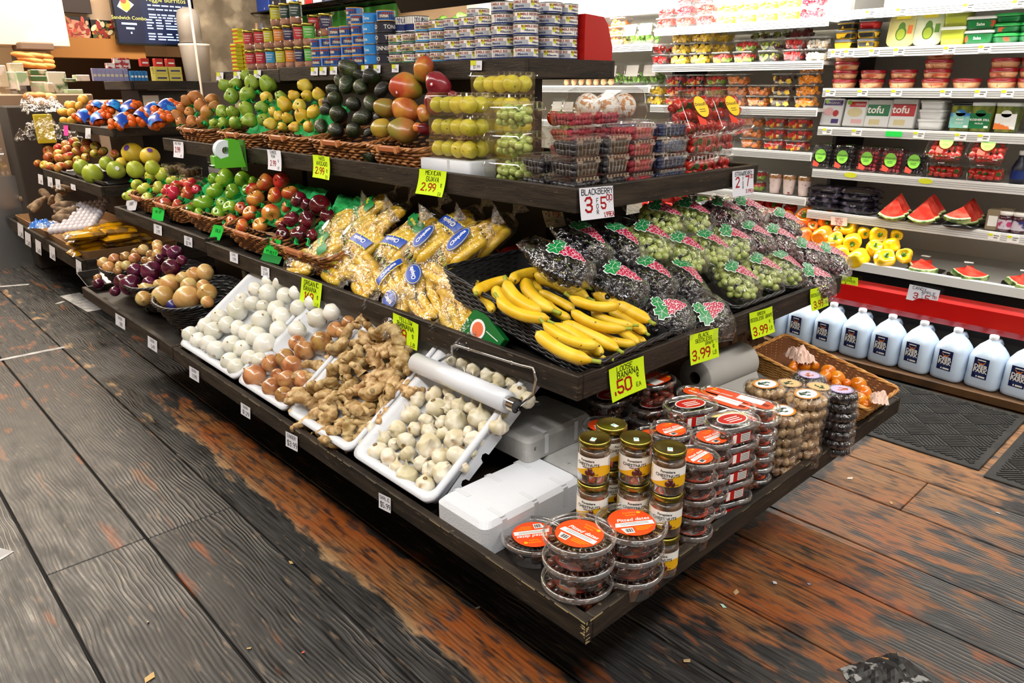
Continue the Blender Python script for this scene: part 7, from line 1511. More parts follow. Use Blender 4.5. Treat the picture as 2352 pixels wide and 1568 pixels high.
peps('red', [(1320, 1010, 50), (1430, 1010, 58), (1225, 1070, 55), (1310, 1090, 50), (1420, 1090, 62), (1130, 1060, 45), (1350, 1150, 40), (1240, 1000, 40)], S3c, 'far red peppers', 'seen under the berry shelf')
peps('green', [(1625, 1050, 52), (1700, 1060, 42), (1800, 1040, 50), (1600, 1130, 45), (1740, 1010, 40), (1560, 1090, 40)], S3c, 'green peppers', 'between the two red heaps')
def lowmelon(px, py, label, rz, k=2):
    p = onx(px, py, 3.17); root = empty('melon_pack'); put(MB().loft([rr(.15, .19, .03, 0), rr(.17, .21, .03, .012)], 0, True).mesh('tray', BLK), 'tray', root)
    for q in range(k): put(WG, 'melon_slice', root, (-.01+.03*q, -.03+.07*q, .070-.012*q), (math.radians(-70), .3*q, .5-.7*q))
    put(MB().box(-.02, -.01, .088, .02, .02, .0895).mesh('price_label', DIM), 'price_label', root); root.location = (3.20, p.y, .502); root.rotation_euler = (0, 0, rz); tag(root, label, 'melon slices', 'cut melon on the lower deck')
lowmelon(2115, 625, 'cut melon tray on the lower deck next to the yellow peppers', -pi/2); lowmelon(2215, 635, 'wide cut melon tray on the lower deck above the candy apple sign', -pi/2+.3, 2); lowmelon(2345, 650, 'cut melon tray on the lower deck at the right picture edge', -pi/2+.2, 2)
# price strips on the rails
STR = M('strip_white', 'e6e6e2', .5); 
def strips(z, ys, w=.05):
    for i, y in enumerate(ys):
        b = MB(); b.box(3.1975, y-w/2, z-.040, 3.1992, y+w/2, z-.006, 0); b.box(3.1970, y+w*.12, z-.020, 3.1975, y+w/2, z-.008, 1)
        for q in range(2): b.box(3.1970, y-w*.42+q*.006, z-.018-q*.010, 3.1975, y+w*.05, z-.015-q*.010, 2)
        o = b.build('price_strip', [STR, YST, TXTD]); tag(o, 'white price strip with yellow corner on the case', 'price label', 'price strips on the case rails', auto=('rows', 40))
for z, ys in ((AZ[3], (1.10, .93, .76, .53, .38, .27, .16)), (AZ[4], (1.1, 1.03, .90, .78, .55, .40)), (AZ[2], (1.09, .93, .62, .43, .33)), (AZ[5], (.95, .80, .5, .3)), (AZ[0], (.20, .12))): strips(z, ys)
b = MB(); b.box(3.197, .70, AZ[2]-.036, 3.1985, .78, AZ[2]-.010); o = b.build('price_strip', M('neon_green_card', '1fd04a', .5)); tag(o, 'bright green price strip under the green tofu carton', 'price label')
for y in (.93, .55): b = MB(); discg(b, 0, 0, .035, .014, 0, 0, 0, 1, 20); o = b.build('shelf_sticker', YST, None, (3.1985, y, AZ[1]-.018), (pi/2, 0, -pi/2)); tag(o, 'oval yellow sticker on the berry shelf rail', 'sticker', 'oval yellow stickers', auto=('rows', 30))
# water jugs
JUGM = M('jug_plastic', 'b9cbe0', .35, trans=0, sss=0, coat=.15, spec=.5, c2='c3d4e6', nscale=2); 
def jug():
    root = empty('water_jug'); W = .074; b = MB(); R = []
    for z, k, r, dy in ((.001, .86, .03, 0), (.006, .97, .035, 0), (.02, 1.0, .038, 0), (.055, 1.0, .04, 0), (.065, .985, .04, 0), (.15, 1.0, .045, 0), (.175, .93, .06, 0), (.200, .72, .055, 0), (.222, .40, .03, 0), (.232, .27, .019, 0), (.240, .25, .0184, 0)): R.append(rr(2*W*k, 2*W*k, min(r, W*k*.99), z, 5, 0, dy))
    b.loft(R, 0, True); b.tube([(0, .045, .212), (0, .068, .214), (0, .088, .195), (0, .086, .15), (0, .070, .125)], [.012, .013, .013, .013, .012], 10); put(b.mesh('bottle', JUGM), 'bottle', root)
    b = MB(); b.lathe([(.0195, .236), (.0205, .240), (.0205, .252), (.018, .256), (.0005, .256)], 24, 0, True); put(b.mesh('cap', M('cap_white', 'e6e9ec', .3)), 'cap', root)
    L = MB(); L.T(Matrix(((1, 0, 0, 0), (0, 0, -1, -W), (0, 1, 0, 0), (0, 0, 0, 1)))); rect(L, -.033, .055, .033, .155, 0, .0012); ftext(L, 'DEER', 0, .112, .026, 1, .0022, .0009, 0, 0, .95); ftext(L, 'PARK', 0, .092, .026, 1, .0022, .0009, 0, 0, .95)
    for P in ([(0, .120), (.010, .134), (.020, .138), (.010, .126)], [(0, .120), (-.010, .134), (-.020, .138), (-.010, .126)], [(-.006, .122), (.006, .122), (.003, .132), (-.003, .132)]): L.add([(x, y, .002) for x, y in P], [tuple(range(len(P)))], 2)
    rect(L, -.018, .142, .018, .147, 1, .002); rect(L, -.004, .060, .026, .068, 1, .002); rect(L, -.014, .060, -.008, .068, 1, .002)
    for q in range(3): rect(L, -.022, .081-q*.004, .022, .0822-q*.004, 3, .002)
    put(L.mesh('printed_label', [M('label_deep_blue', '131c4a', .35), DIM, M('deer_orange', 'c8702a', .5), M('label_midblue', '3a4f8a', .4)]), 'printed_label', root); return root
JG = jug()
for i, px in enumerate((1800, 1853, 1920, 1984, 2053.5, 2126.5, 2204.6, 2287.8, 2376)):
    o = JG if i == 0 else dup(JG); y = .826-.1532*(i-2)+.0; o.location = (2.985, y, .0555); o.rotation_euler = (0, 0, -pi/2-math.radians(8)+random.uniform(-.04, .04)); tag(o, 'gallon jug of water with dark blue label', 'water jug', 'gallon jugs of water', auto=('rows', 400))
# background lights the case is lit by are in its canopy
# ================= hand-lettered price cards =================
NEON = M('neon_yellow_card', 'c8e81e', .6, spec=.2); NGRN = M('neon_green_card', '1fd04a', .6, spec=.2); WCARD = M('white_card', 'dcdde6', .6, spec=.2); CRM = M('cream_card', 'cdb98c', .6); MKB = M('marker_black', '0d0d10', .6, spec=.1); MKR = M('marker_red', '9c1416', .6, spec=.1)
def card(mat, TL, TR, BL, plane, v, rows, label, seed=1, curl=.006, bw=.13, group='hand-lettered price cards', nm='price_card'):
    """rows: (text, x, y, h, colour, maxw) in card units: x centre 0..1, y baseline from top 0..1, h fraction of height"""
    hit = (lambda p: onx(*p, v)) if plane == 'x' else (lambda p: ony(*p, v)) if plane == 'y' else (lambda p: onz(*p, v))
    A, B, C = hit(TL), hit(TR), hit(BL); W = (B-A).length; H = (C-A).length; f = frame(A, B-A, A-C); root = empty(nm)
    b = MB(); n = 10; hf = lambda x, y: curl*((-y/H)**2)*1.0+curl*.35*sin(x/W*3+seed)+.0006
    sk = ((C-A).dot((B-A).normalized()))/H
    vs = [(W*i/4+sk*H*j/n, -H*j/n*math.sqrt(max(.1, 1-sk*sk)), hf(W*i/4, -H*j/n)) for j in range(n+1) for i in range(5)]
    b.add(vs, [(j*5+i, (j+1)*5+i, (j+1)*5+i+1, j*5+i+1) for j in range(n) for i in range(4)], 0, True)
    put(b.mesh('card', mat), 'card', root); rg = random.Random(seed); L = MB()
    for t, x, y, h, c, mw in rows: writec(L, t, x*W, -y*H, h*H, mw*W, wd=bw*(1.25 if c else 1), mi=c, z=.0009, rng=rg, jit=.035)
    L.v = [(x+sk*(-y), y, hf(x, y)+z) for x, y, z in L.v]
    put(L.mesh('lettering', [MKB, MKR]), 'lettering', root); root.matrix_world = f @ Matrix.Translation((0, 0, .0015)); tag(root, label, 'price card', group); return root
K0, R0 = 0, 1
card(NEON, (695, 636), (740, 651), (693, 690), 'x', .315, [('ORGANIC', .5, .22, .17, K0, .9), ('BANANA', .45, .44, .17, K0, .85), ('149', .42, .82, .30, R0, .6), ('c', .85, .66, .14, K0, .2), ('LB', .85, .95, .13, K0, .3)], 'neon yellow card reading ORGANIC BANANA 149 LB', 1)
card(NEON, (905, 717), (961, 745), (906, 775), 'x', .315, [('YELLOW', .5, .17, .14, K0, .8), ('BANANA', .5, .40, .18, K0, .92), ('79', .36, .82, .34, R0, .5), ('c', .80, .62, .14, K0, .2), ('LB', .82, .94, .14, K0, .3)], 'neon yellow card reading YELLOW BANANA 79 LB', 2)
card(NEON, (965, 387), (1026, 394), (963, 443), 'x', .545, [('MEXICAN', .5, .20, .16, K0, .8), ('GUAVA', .5, .45, .18, K0, .75), ('2.99', .40, .82, .28, R0, .6), ('c', .86, .62, .14, K0, .2), ('EA', .86, .95, .12, K0, .25)], 'neon yellow card reading MEXICAN GUAVA 2.99 EA', 3, .014)
card(NEON, (717, 355), (759, 360), (724, 406), 'x', .545, [('HASS', .5, .20, .16, K0, .5), ('AVOCADO', .5, .43, .17, K0, .85), ('2.99', .38, .80, .27, R0, .55), ('c', .82, .70, .14, K0, .2), ('EA', .82, .95, .12, K0, .25)], 'neon yellow card reading HASS AVOCADO 2.99 EA', 4, .014)
card(WCARD, (612, 343), (647, 346), (620, 388), 'x', .545, [('CHINESE', .45, .18, .14, K0, .8), ('PEAR', .42, .38, .14, K0, .5), ('2.99', .40, .78, .24, R0, .55), ('c', .8, .56, .12, K0, .2), ('LB', .8, .92, .12, K0, .25)], 'white card reading CHINESE PEAR 2.99 under the yellow pears', 5, .012)
card(WCARD, (398, 324), (422, 326), (403, 360), 'x', .548, [('BOSC PEAR', .5, .18, .13, K0, .85), ('2.99', .45, .66, .30, R0, .6), ('LB', .8, .92, .12, K0, .3)], 'white card with red price at the left end of the third shelf', 6, .010)
card(WCARD, (1328, 432), (1407, 426), (1330, 506), 'y', .546, [('BLACKBERRY', .52, .22, .17, K0, .92), ('3', .24, .74, .42, R0, .3), ('F', .50, .48, .13, K0, .2), ('O', .49, .66, .13, K0, .2), ('R', .49, .84, .13, K0, .2), ('5', .68, .68, .34, R0, .3), ('00', .87, .44, .17, R0, .2), ('=', .87, .52, .07, R0, .15), ('1.99EA', .83, .95, .14, R0, .32)], 'white card reading BLACKBERRY 3 FOR 5.00', 7, .005)
card(WCARD, (1680, 393), (1731, 388), (1678, 452), 'y', .546, [('STRAWBERRY', .52, .20, .15, K0, .94), ('2', .24, .62, .36, R0, .3), ('F', .50, .40, .12, K0, .2), ('O', .49, .56, .12, K0, .2), ('R', .49, .72, .12, K0, .2), ('7', .70, .62, .36, R0, .3), ('00', .90, .34, .14, R0, .15), ('3.99EA', .80, .90, .13, R0, .36)], 'white card reading STRAWBERRY 2 FOR 7.00', 8, .005)
card(CRM, (1243, 483), (1292, 487), (1251, 521), 'y', .86, [('-2 FOR', .5, .28, .24, R0, .8), ('..EE', .60, .62, .16, K0, .5), ('1.99', .45, .94, .22, R0, .6)], 'cream card hanging from the dark underside below the blackberries', 9)
card(NEON, (1398, 849), (1476, 816), (1401, 923), 'y', .316, [('LOOSE', .45, .19, .15, K0, .55), ('BANANA', .53, .40, .17, K0, .90), ('.50', .34, .82, .36, R0, .55), ('c', .80, .55, .13, K0, .2), ('EA', .80, .84, .12, K0, .3)], 'neon yellow card reading LOOSE BANANA .50 EA', 10, .008)
card(NEON, (1585, 770), (1647, 751), (1582, 838), 'y', .316, [('BLACK', .47, .16, .12, K0, .55), ('SEEDLESS', .48, .32, .12, K0, .85), ('GRAPE', .68, .46, .10, K0, .45), ('3.99', .38, .86, .30, R0, .6), ('c', .82, .62, .11, K0, .2), ('LB', .85, .84, .12, K0, .3)], 'neon yellow card reading BLACK SEEDLESS GRAPE 3.99 LB', 11, .008)
card(NEON, (1721, 719), (1771, 702), (1722, 778), 'y', .316, [('GREEN', .47, .17, .11, K0, .5), ('SEEDLESS GRAPE', .5, .35, .12, K0, .95), ('3.99', .38, .86, .28, R0, .6), ('c', .82, .56, .11, K0, .2), ('LB', .84, .82, .12, K0, .3)], 'neon yellow card reading GREEN SEEDLESS GRAPE 3.99 LB', 12, .010)
card(NEON, (1859, 664), (1900, 652), (1856, 713), 'y', .316, [('RED', .45, .18, .13, K0, .35), ('SEEDLESS GRAPE', .5, .37, .13, K0, .95), ('3.99', .40, .88, .28, R0, .6), ('c', .84, .56, .12, K0, .2), ('LB', .86, .84, .12, K0, .28)], 'neon yellow card reading RED SEEDLESS GRAPE 3.99 LB', 13, .010)
card(WCARD, (2090, 652), (2160, 667), (2082, 686), 'x', 3.035, [('CANDY', .35, .24, .18, K0, .45), ('APPLE', .66, .42, .18, K0, .5), ('3', .28, .80, .34, R0, .3), ('F', .50, .58, .12, K0, .2), ('O', .50, .74, .12, K0, .2), ('R', .50, .90, .12, K0, .2), ('5', .66, .84, .34, R0, .3), ('00', .88, .58, .14, R0, .15)], 'white card reading CANDY APPLE 3 FOR 5.00 on the red bumper', 14, .004)
card(NEON, (1925, 630), (1971, 638), (1925, 662), 'x', 3.035, [('YELLOW', .4, .18, .15, K0, .7), ('PEPPER', .55, .42, .16, K0, .7), ('1', .35, .80, .30, R0, .2), ('LB', .70, .92, .16, K0, .3)], 'neon yellow card reading PEPPER below the yellow peppers', 15)
card(M('pink_card', 'e6cfc2', .6), (1909, 497), (1946, 500), (1909, 516), 'x', 3.19, [('SWEET', .5, .3, .2, R0, .6), ('MELON', .5, .6, .2, R0, .8), ('5.99', .5, .92, .22, R0, .5)], 'small pale card with red writing on the melon shelf rail', 16, .002)
card(WCARD, (291, 461), (318, 457), (288, 485), 'x', .385, [('GINGER', .45, .32, .19, K0, .75), ('GOLD', .45, .60, .19, K0, .6), ('$2.99LB', .5, .92, .19, K0, .85)], 'white card reading GINGER GOLD $2.99 on the leftmost apple basket', 17, .004)
for (TL, TR, BL, t, s_) in (((351, 476), (380, 477), (350, 505), 'PINK LADY', 18), ((492, 515), (517, 519), (484, 547), 'GALA', 19), ((615, 544), (646, 552), (608, 584), 'RED DELICIOUS', 20)):
    card(NGRN, TL, TR, BL, 'x', .385, [(t, .5, .34, .16, K0, .8), ('$2.99/LB', .5, .78, .20, K0, .7)], 'bright green card reading %s on its basket' % t, s_, .006)
card(M('dark_green_card', '12863a', .6), (606, 580), (648, 590), (602, 596), 'x', .372, [], 'plain green card tucked beneath the RED DELICIOUS one', 21)
def tagc(px, py, w, h, plane, v, txt, label, yc=False, sk=(0, 0), group='small white shelf tags'):
    r = card(WCARD, (px-w/2, py-h/2), (px+w/2, py-h/2+sk[0]), (px-w/2+sk[1], py+h/2), plane, v, ([(txt[0], .5, .30, .20, K0, .8)] if not yc else [])+[(txt[1], .55, .80, .30, K0, .8)], label, int(px), .001, .11, group, 'shelf_tag')
    if yc:
        c = r.children[0].data; d = max(v_.co.x for v_ in c.vertices); e = min(v_.co.y for v_ in c.vertices); put(MB().box(0, e*.5, .0012, d*.48, 0, .0016).mesh('yellow_corner', YST), 'yellow_corner', r)
    AUTO.append((r, label, group, ('rows', 300))); return r
for px, py, t in ((363, 524, '2.99'), (433, 551, '$2.99'), (538, 588, '1.99'), (610, 621, '2.49')): tagc(px, py, 19, 22, 'x', .318, ('LOOSE', t), 'small white tag on the front board of the apple and banana shelf', sk=(6, 1))
for px, py, t in ((277, 731, '.99'), (351, 783, '1.49'), (447, 852, '1.99'), (565, 936, '$1.29'), (671, 1006, '$3.99'), (885, 1147, '$5.99')): tagc(px, py, 22 if px < 600 else 28, 26 if px < 600 else 34, 'x', -.002, ('ONION' if px < 600 else 'GINGER' if px < 700 else 'GARLIC', t), 'small white price tag on the lowest front board', sk=(13, 1))
for px, py in ((506, 175), (545, 174), (592, 170), (723, 164), (743, 163), (767, 162), (839, 159), (867, 158), (909, 157)): tagc(px, py, 16, 18, 'x', .846, ('', '1.99'), 'white tag with yellow corner on the top shelf board', True)
tagc(1095, 150, 26, 22, 'x', .846, ('', '$1.99'), 'white tag with yellow corner on the top shelf board', True)
for px, py in ((47, 525), (64, 545), (88, 563), (120, 576), (181, 609)): tagc(px, py, 13, 30, 'x', .176, ('', '1.49'), 'narrow white tag on the lowest board of the far stand', sk=(8, 2))
for px, py in ((93, 410), (115, 416), (133, 421), (168, 428)): tagc(px, py, 11, 22 if px < 150 else 13, 'x', .366, ('', '1.49'), 'narrow white tag on the apple shelf of the far stand', sk=(3, 2))
tagc(203, 306, 12, 24, 'x', .496, ('', '4.99'), 'narrow white tag under the bagged tangerines')
c = card(M('pink_neon_card', 'e83a9a', .6), (146, 288), (157, 288), (149, 311), 'x', .496, [], 'bright pink card hanging beside the yellow citrus', 31)
# ================= goods on the far stand =================
pile(['fuji'], [(x, y, r) for x, y, r in ((245, 325, 32), (320, 340, 35), (385, 315, 35), (450, 295, 38), (475, 325, 35), (395, 360, 42), (475, 378, 42), (545, 355, 40), (245, 368, 42), (330, 395, 42), (185, 402, 40), (250, 418, 42), (335, 430, 42), (405, 410, 42), (150, 390, 32), (130, 440, 28), (160, 465, 30), (215, 480, 36), (260, 490, 36), (340, 500, 48), (410, 480, 42), (555, 300, 45), (620, 330, 40), (680, 370, 38), (615, 390, 38), (540, 420, 35), (475, 440, 35), (770, 390, 35), (120, 380, 32))],
     40, 240, .2902, (.47, 4.9, .90), N40(40), 'mixed red and yellow apple on the far stand', 'mixed apples on the far stand', k=.9, ih=14)
PO = [(510, 500, 72, 0), (610, 540, 88, 0), (780, 520, 80, 0), (690, 480, 62, 0), (935, 515, 78, 0), (1070, 500, 66, 0), (905, 390, 88, 1), (1050, 410, 78, 1), (830, 450, 42, 1)]
P = [onp(40+x*.2902, 240+y*.2902, (.47, 4.5, .92), V(N40(35))) for x, y, r, k in PO]; R = [r*.2902/ppm(p)*.95 for p, (x, y, r, k) in zip(P, PO)]; P = relax(P, R, 40, .93)
for c, r, (x, y, _, k) in zip(P, R, PO): o = K[('pomelo', 'ypomelo')[k]].put(c, r, (random.uniform(-.3, .3), random.uniform(-.5, -.1), random.uniform(0, 1))); tag(o, ['green pomelo', 'large yellow pomelo'][k]+' in the black tray on the far stand', 'pomelo', 'pomelos on the far stand', auto=('rows', 22))
b = MB(); b.loft([rr(.36, .62, .03, 0), rr(.40, .66, .03, .05), rr(.385, .645, .03, .05), rr(.35, .60, .03, .006)], 0, True); o = b.build('produce_tray', BLK, None, (.60, 4.66, .815), (0, 0, 0)); tag(o, 'black plastic tray under the pomelos', 'tray')
b = MB(); b.loft([rr(.36, .70, .03, 0), rr(.38, .74, .03, .04), rr(.37, .73, .03, .04), rr(.35, .69, .03, .006)], 0, True); o = b.build('produce_tray', BLK, None, (.60, 5.37, .815), (0, 0, 0)); tag(o, 'black plastic tray under the mixed apples', 'tray')
pile(['citrus'], [(435, 20-8, 42), (375, 60, 36), (430, 65, 36), (370, 130, 34), (430, 128, 34), (400, 0, 30), (345, 60, 30), (520, -40, 42), (490, 10, 34)], 40, 240, .2902, (.58, 5.0, 1.24), N40(45), 'yellow citrus fruit on the far stand', 'yellow citrus on the far stand', ih=16)
OR2 = M('tangerine_skin', 'd65a10', .35, bump=.3, bscale=150, objvar=.05); BLF = M('blue_net_print', '0c3fa8', .3, c2='2f8fd8', nscale=14, ramp=(.55, .62), coat=.3)
def tbag(seed):
    root = empty('tangerine_bag'); b = MB(); rg = random.Random(seed)
    for k in range(14): b.ball((rg.uniform(-.08, .08), rg.uniform(-.05, .05), .03+rg.uniform(0, .05)), .026, 10, 7, 0)
    put(b.mesh('tangerines', OR2), 'tangerines', root); L = MB(); vs = []
    for i in range(9):
        for j in range(9): u, v_ = i/8*2-1, j/8*2-1; vs.append((u*.045+v_*.02, v_*.075, .108*math.sqrt(max(.1, 1-.75*v_*v_-.15*u*u))+.008*nz((i, j, seed))))
    L.add(vs, [(i*9+j, (i+1)*9+j, (i+1)*9+j+1, i*9+j+1) for i in range(8) for j in range(8)], 0, True); put(L.mesh('printed_band', BLF), 'printed_band', root); return root
TBG = [tbag(i) for i in range(2)]
for i, (x, y, r) in enumerate(((200, 265, .3), (240, 268, -.5), (265, 245, .8), (290, 275, .2), (310, 245, -.4), (335, 265, .5), (360, 252, .1), (378, 272, -.6), (228, 245, .9), (390, 245, .3))):
    c = onp(x, y, (.57, 4.6, 1.21), V(N40(35))); o = TBG[i] if i < 2 else dup(TBG[i % 2]); o.location = c-V((0, 0, .05)); o.rotation_euler = (0, -.5, r); o.scale = (.9,)*3; tag(o, 'blue-printed bag of orange tangerines on the far stand', 'bag of tangerines', 'bags of tangerines', auto=('rows', 16))
# top of far stand
def bxs(name, lst, mats, label, cat, group, dim, z0=1.458):
    for i, (px, lev, y) in enumerate(lst):
        b = MB(); w, d, h = dim; b.bbox(-w/2, -d/2, 0, w/2, d/2, h, .002, 0); b.box(-w*.35, -d/2-.001, h*.35, w*.35, -d/2, h*.55, 1); p = ony(px, 180, y); o = b.build(name, mats, None, (p.x, y, z0+lev*h)); tag(o, label, cat, group, auto=('rows', int(h*330)))
bxs('yellow_box', [(368, 0, 4.58), (400, 0, 4.58), (368, 1, 4.58), (400, 1, 4.58)], [M('box_pale_yellow', 'cfc25a', .5), NAV], 'pale yellow box with navy band on top of the far stand', 'box', 'pale yellow boxes', (.085, .08, .045))
bxs('red_packet', [(336, 0, 4.58), (368, 0, 4.58), (395, 0, 4.58)], [M('box_red', 'b81c14', .4), DIM], 'red packet on top of the far stand', 'packet', 'red packets', (.05, .05, .05), 1.548)
bxs('blue_tube', [(px, 0, 4.56) for px in (303, 311, 319, 327, 335)], [M('tube_blue', '1c6fb0', .4), DIM], 'slim blue packet on top of the far stand', 'packet', 'slim blue packets', (.02, .03, .062))
bxs('glass_tumbler', [(px, 0, 4.60+.0) for px in (218, 228, 238, 248, 258, 268, 278, 290)], [M('lilac_glass', '8f8fb8', .15, coat=.8), M('cream_print', 'cfc8a8', .5)], 'pale lilac glass at the left of the far stand top', 'glass', 'pale glasses', (.026, .026, .075))
bxs('striped_carton', [(275, 0, 4.66), (292, 0, 4.66), (258, 0, 4.66), (275, 1, 4.66), (292, 1, 4.66)], [M('carton_redwhite', 'a8242a', .4, c2='d8d0cc', nscale=30, ramp=(.5, .55)), DIM], 'red and white carton on top of the far stand', 'carton', 'red and white cartons', (.05, .05, .032), 1.535)
# low tier: roots, eggs in nets, yellow bags
RT = M('taro_skin', '6a5340', .8, c2='8f7a60', nscale=30, bump=.8, bscale=60)
TR = [skinmesh([(-.08, 0, 0), (-.03, .01, 0), (.03, 0, .01), (.09, -.01, 0)], [(0, 1), (1, 2), (2, 3)], [.014, .026+.004*i, .024, .010], 'taro_root', [RT], 2, lambda co: .004*nz(co, 40)) for i in range(3)]
rg = random.Random(4)
for i in range(26):
    x, y = rg.uniform(55, 160), rg.uniform(425, 505); 
    if y > 430+.75*(x-20): continue
    c = onp(x, y, (.24, 5.7, .50), V(N40(32))); o = put(TR[i % 3], 'taro_root', None, c, (rg.uniform(-.4, .4), rg.uniform(-.8, .2), rg.uniform(0, 6)), rg.uniform(.9, 1.3)); tag(o, 'brown taro root in the far heap', 'root', 'brown roots on the far stand', auto=('rows', 16))
WE = M('white_egg', 'c9c4cc', .5, objvar=.05); EGG = MB().ball((0, 0, 0), .024, 12, 8, 0, (1, 1, 1.15)).mesh('egg', WE)
for i in range(9):
    for j in range(8):
        x, y = 118+i*11.5+j*5, 522-i*3.2-j*8.0+i*2
        if x > 250 or y < 455: continue
        c = onp(x, y+8, (.24, 5.0, .49), V(N40(24))); o = put(EGG, 'white_egg', None, c, (rg.uniform(-.3, .3), rg.uniform(-.3, .3), 0)); tag(o, 'white egg in the blue-ended cartons on the far stand', 'egg', 'white eggs on the far stand', auto=('rows', 8))
crumple('plastic_bag', onz(98, 520, .50), .07, .06, .06, 7, M('blue_film', '3f7ad0', .25, c2='b8c8e0', nscale=16, ramp=(.45, .55), coat=.4), 'crumpled blue and clear plastic by the white eggs', 'plastic bag')
YB = pillow(.24, .15, .045, M('yellow_film', 'c8900c', .22, c2='7a5a2c', nscale=9, ramp=(.52, .58), coat=.6, bump=.6, bscale=40, c3='d8d8c0', c3r=(.68, .70), c3s=14), 'peanut_bag', 3)
for i, (x, y, lv) in enumerate(((205, 548, 2), (205, 560, 1), (205, 575, 0), (245, 535, 2), (270, 530, 3), (275, 545, 2), (280, 556, 1), (285, 568, 0), (195, 540, 3), (240, 522, 3), (305, 548, 1), (310, 560, 0))):
    c = onz(x, y+6, .415+.038*lv); o = put(YB, 'peanut_bag', None, c, (rg.uniform(-.1, .1), rg.uniform(-.15, .05), rg.uniform(-.3, .3)), .95); tag(o, 'shiny yellow bag of peanuts on the far stand', 'bag', 'yellow bags of peanuts', auto=('rows', 12))
b = MB(); b.loft([rr(.55, 1.9, .03, 0), rr(.58, 1.95, .03, .07), rr(.565, 1.93, .03, .07), rr(.54, 1.88, .03, .006)], 0, False); o = b.build('carton_tray', M('cardboard', '8a6742', .8), None, (.50, 5.28, .387)); tag(o, 'shallow cardboard tray lining the low tier of the far stand', 'tray')
# kiwi packs on the second stand, behind the pale apples
PK_ = clam(.12, .10, .05, 'mushroom_pack', berryfill(.11, .09, .04, .018, 3, 3, 2, [M('kiwi_brown', '5f4a28', .7)], 1), 'brown_mushrooms', 41, ribs=False)
for i, (px, z) in enumerate(((400, 0), (437, 0), (400, 1), (437, 1), (460, 0))): o = PK_ if i == 0 else dup(PK_); p = onx(px, 395, .64); o.location = (.64, p.y, .86+z*.052 if False else .90+z*.052); o.rotation_euler = (0, 0, -pi/2); tag(o, 'clear pack of brown fruit behind the pinkish apples', 'fruit pack', 'clear packs of brown fruit', auto=('stack', 20))
o = MB().box(.585, 3.30, .745, .695, 3.89, .899).build('crate', M('cardboard', '8a6742', .8)); tag(o, 'cardboard crate under the clear packs of brown fruit', 'crate')
# ================= deli end of the shop =================
def pbox(x0, y0, x1, y1, Y, d, name, mat, label, cat, group=None, st=False):
    a = ony(x0, y1, Y); c = ony(x1, y0, Y); b = MB(); b.bbox(a.x, Y, a.z, c.x, Y+d, c.z, .004); o = b.build(name, mat)
    if st: o['kind'] = 'structure'
    else: tag(o, label, cat, group)
    return o
SOF = M('cream_board', 'e6d0b4', .7, c2='dcc0a0', nscale=2); TANW = M('ochre_paint', '9c6a2e', .7)
pbox(-60, -60, 131, 100, 7.6, .6, 'trim_1', SOF, '', '', st=True)
pbox(131, -60, 270, 98, 8.6, .3, 'trim_2', SOF, '', '', st=True)
pbox(118, 92, 330, 132, 8.4, .2, 'trim_3', TANW, '', '', st=True)
pbox(60, 132, 440, 250, 9.3, .2, 'trim_4', M('dark_brown_wall', '4a2f18', .7), '', '', st=True)
pbox(128, -5, 206, 27, 8.5, .05, 'header_panel', M('header_brown', '2a1c16', .5), 'dark brown panel above the meat platter picture', 'panel')
PIC = M('picture_black', '120c0a', .4)
def pic(x0, y0, x1, y1, label, cols, seed, oval=False):
    a = ony(x0, y1, 8.5); c = ony(x1, y0, 8.5); root = empty('food_picture'); b = MB(); b.box(a.x, 8.5, a.z, c.x, 8.54, c.z); put(b.mesh('panel', PIC), 'panel', root); L = MB(); rg = random.Random(seed); W, H = c.x-a.x, c.z-a.z
    L.T(Matrix(((1, 0, 0, (a.x+c.x)/2), (0, 0, -1, 8.499), (0, 1, 0, (a.z+c.z)/2), (0, 0, 0, 1))))
    if oval: discg(L, 0, -.02, W*.46, H*.46, .001, 0, 0, 1, 26)
    for k in range(46):
        x, y = rg.uniform(-.4, .4)*W, rg.uniform(-.38, .38)*H; discg(L, x, y, rg.uniform(.02, .05), rg.uniform(.01, .025), .002+.0003*k, 1+rg.randrange(len(cols)-1), rg.uniform(0, 3), 1, 9)
    put(L.mesh('printed_food', [M('pic_%s' % c_, c_, .5) for c_ in cols]), 'printed_food', root); tag(root, label, 'picture', 'food pictures over the deli')
pic(128, 40, 206, 95, 'picture of a round meat platter', ['c08068', '8f2a20', 'b84a38', 'a06a40', 'd89a7a'], 1, True); pic(212, 48, 268, 95, 'picture of cut sandwiches beside the meat platter', ['5a4a1c', '8f2018', 'b08a3c', '3a4a1c', 'd8c8a8'], 2)
a = ony(271, 102, 8.3); c = ony(437, -40, 8.3); root = empty('menu_screen'); put(MB().box(a.x, 8.3, a.z, c.x, 8.36, c.z).mesh('housing', BLK), 'housing', root)
L = MB(); W, H = c.x-a.x, c.z-a.z; L.T(Matrix(((1, 0, 0, (a.x+c.x)/2), (0, 0, -1, 8.299), (0, 1, 0, (a.z+c.z)/2), (0, 0, 0, 1)))); rect(L, -W*.48, -H*.47, W*.48, H*.47, 0, .0005); rect(L, -W*.48, -H*.47, -W*.16, H*.47, 1, .001)
rg = random.Random(1); ftext(L, 'Veggie Burritos', W*.15, H*.20, .07, 3, .003); ftext(L, 'Sandwich Combo', -W*.32, -H*.10, .05, 3, .003)
for q, y in enumerate((.10, .04, -.04, -.08)): 
    x = -W*.08
    while x < W*.40: l = rg.uniform(.03, .09); rect(L, x, H*y, x+l, H*y+.014, 2, .002); x += l+.014
for cx in range(5):
    for q in range(8):
        if q == 4: continue
        l = rg.uniform(.05, .11); x = -W*.12+cx*W*.115; rect(L, x, -H*.12-q*.028, x+l, -H*.12-q*.028+.013, 2, .002)
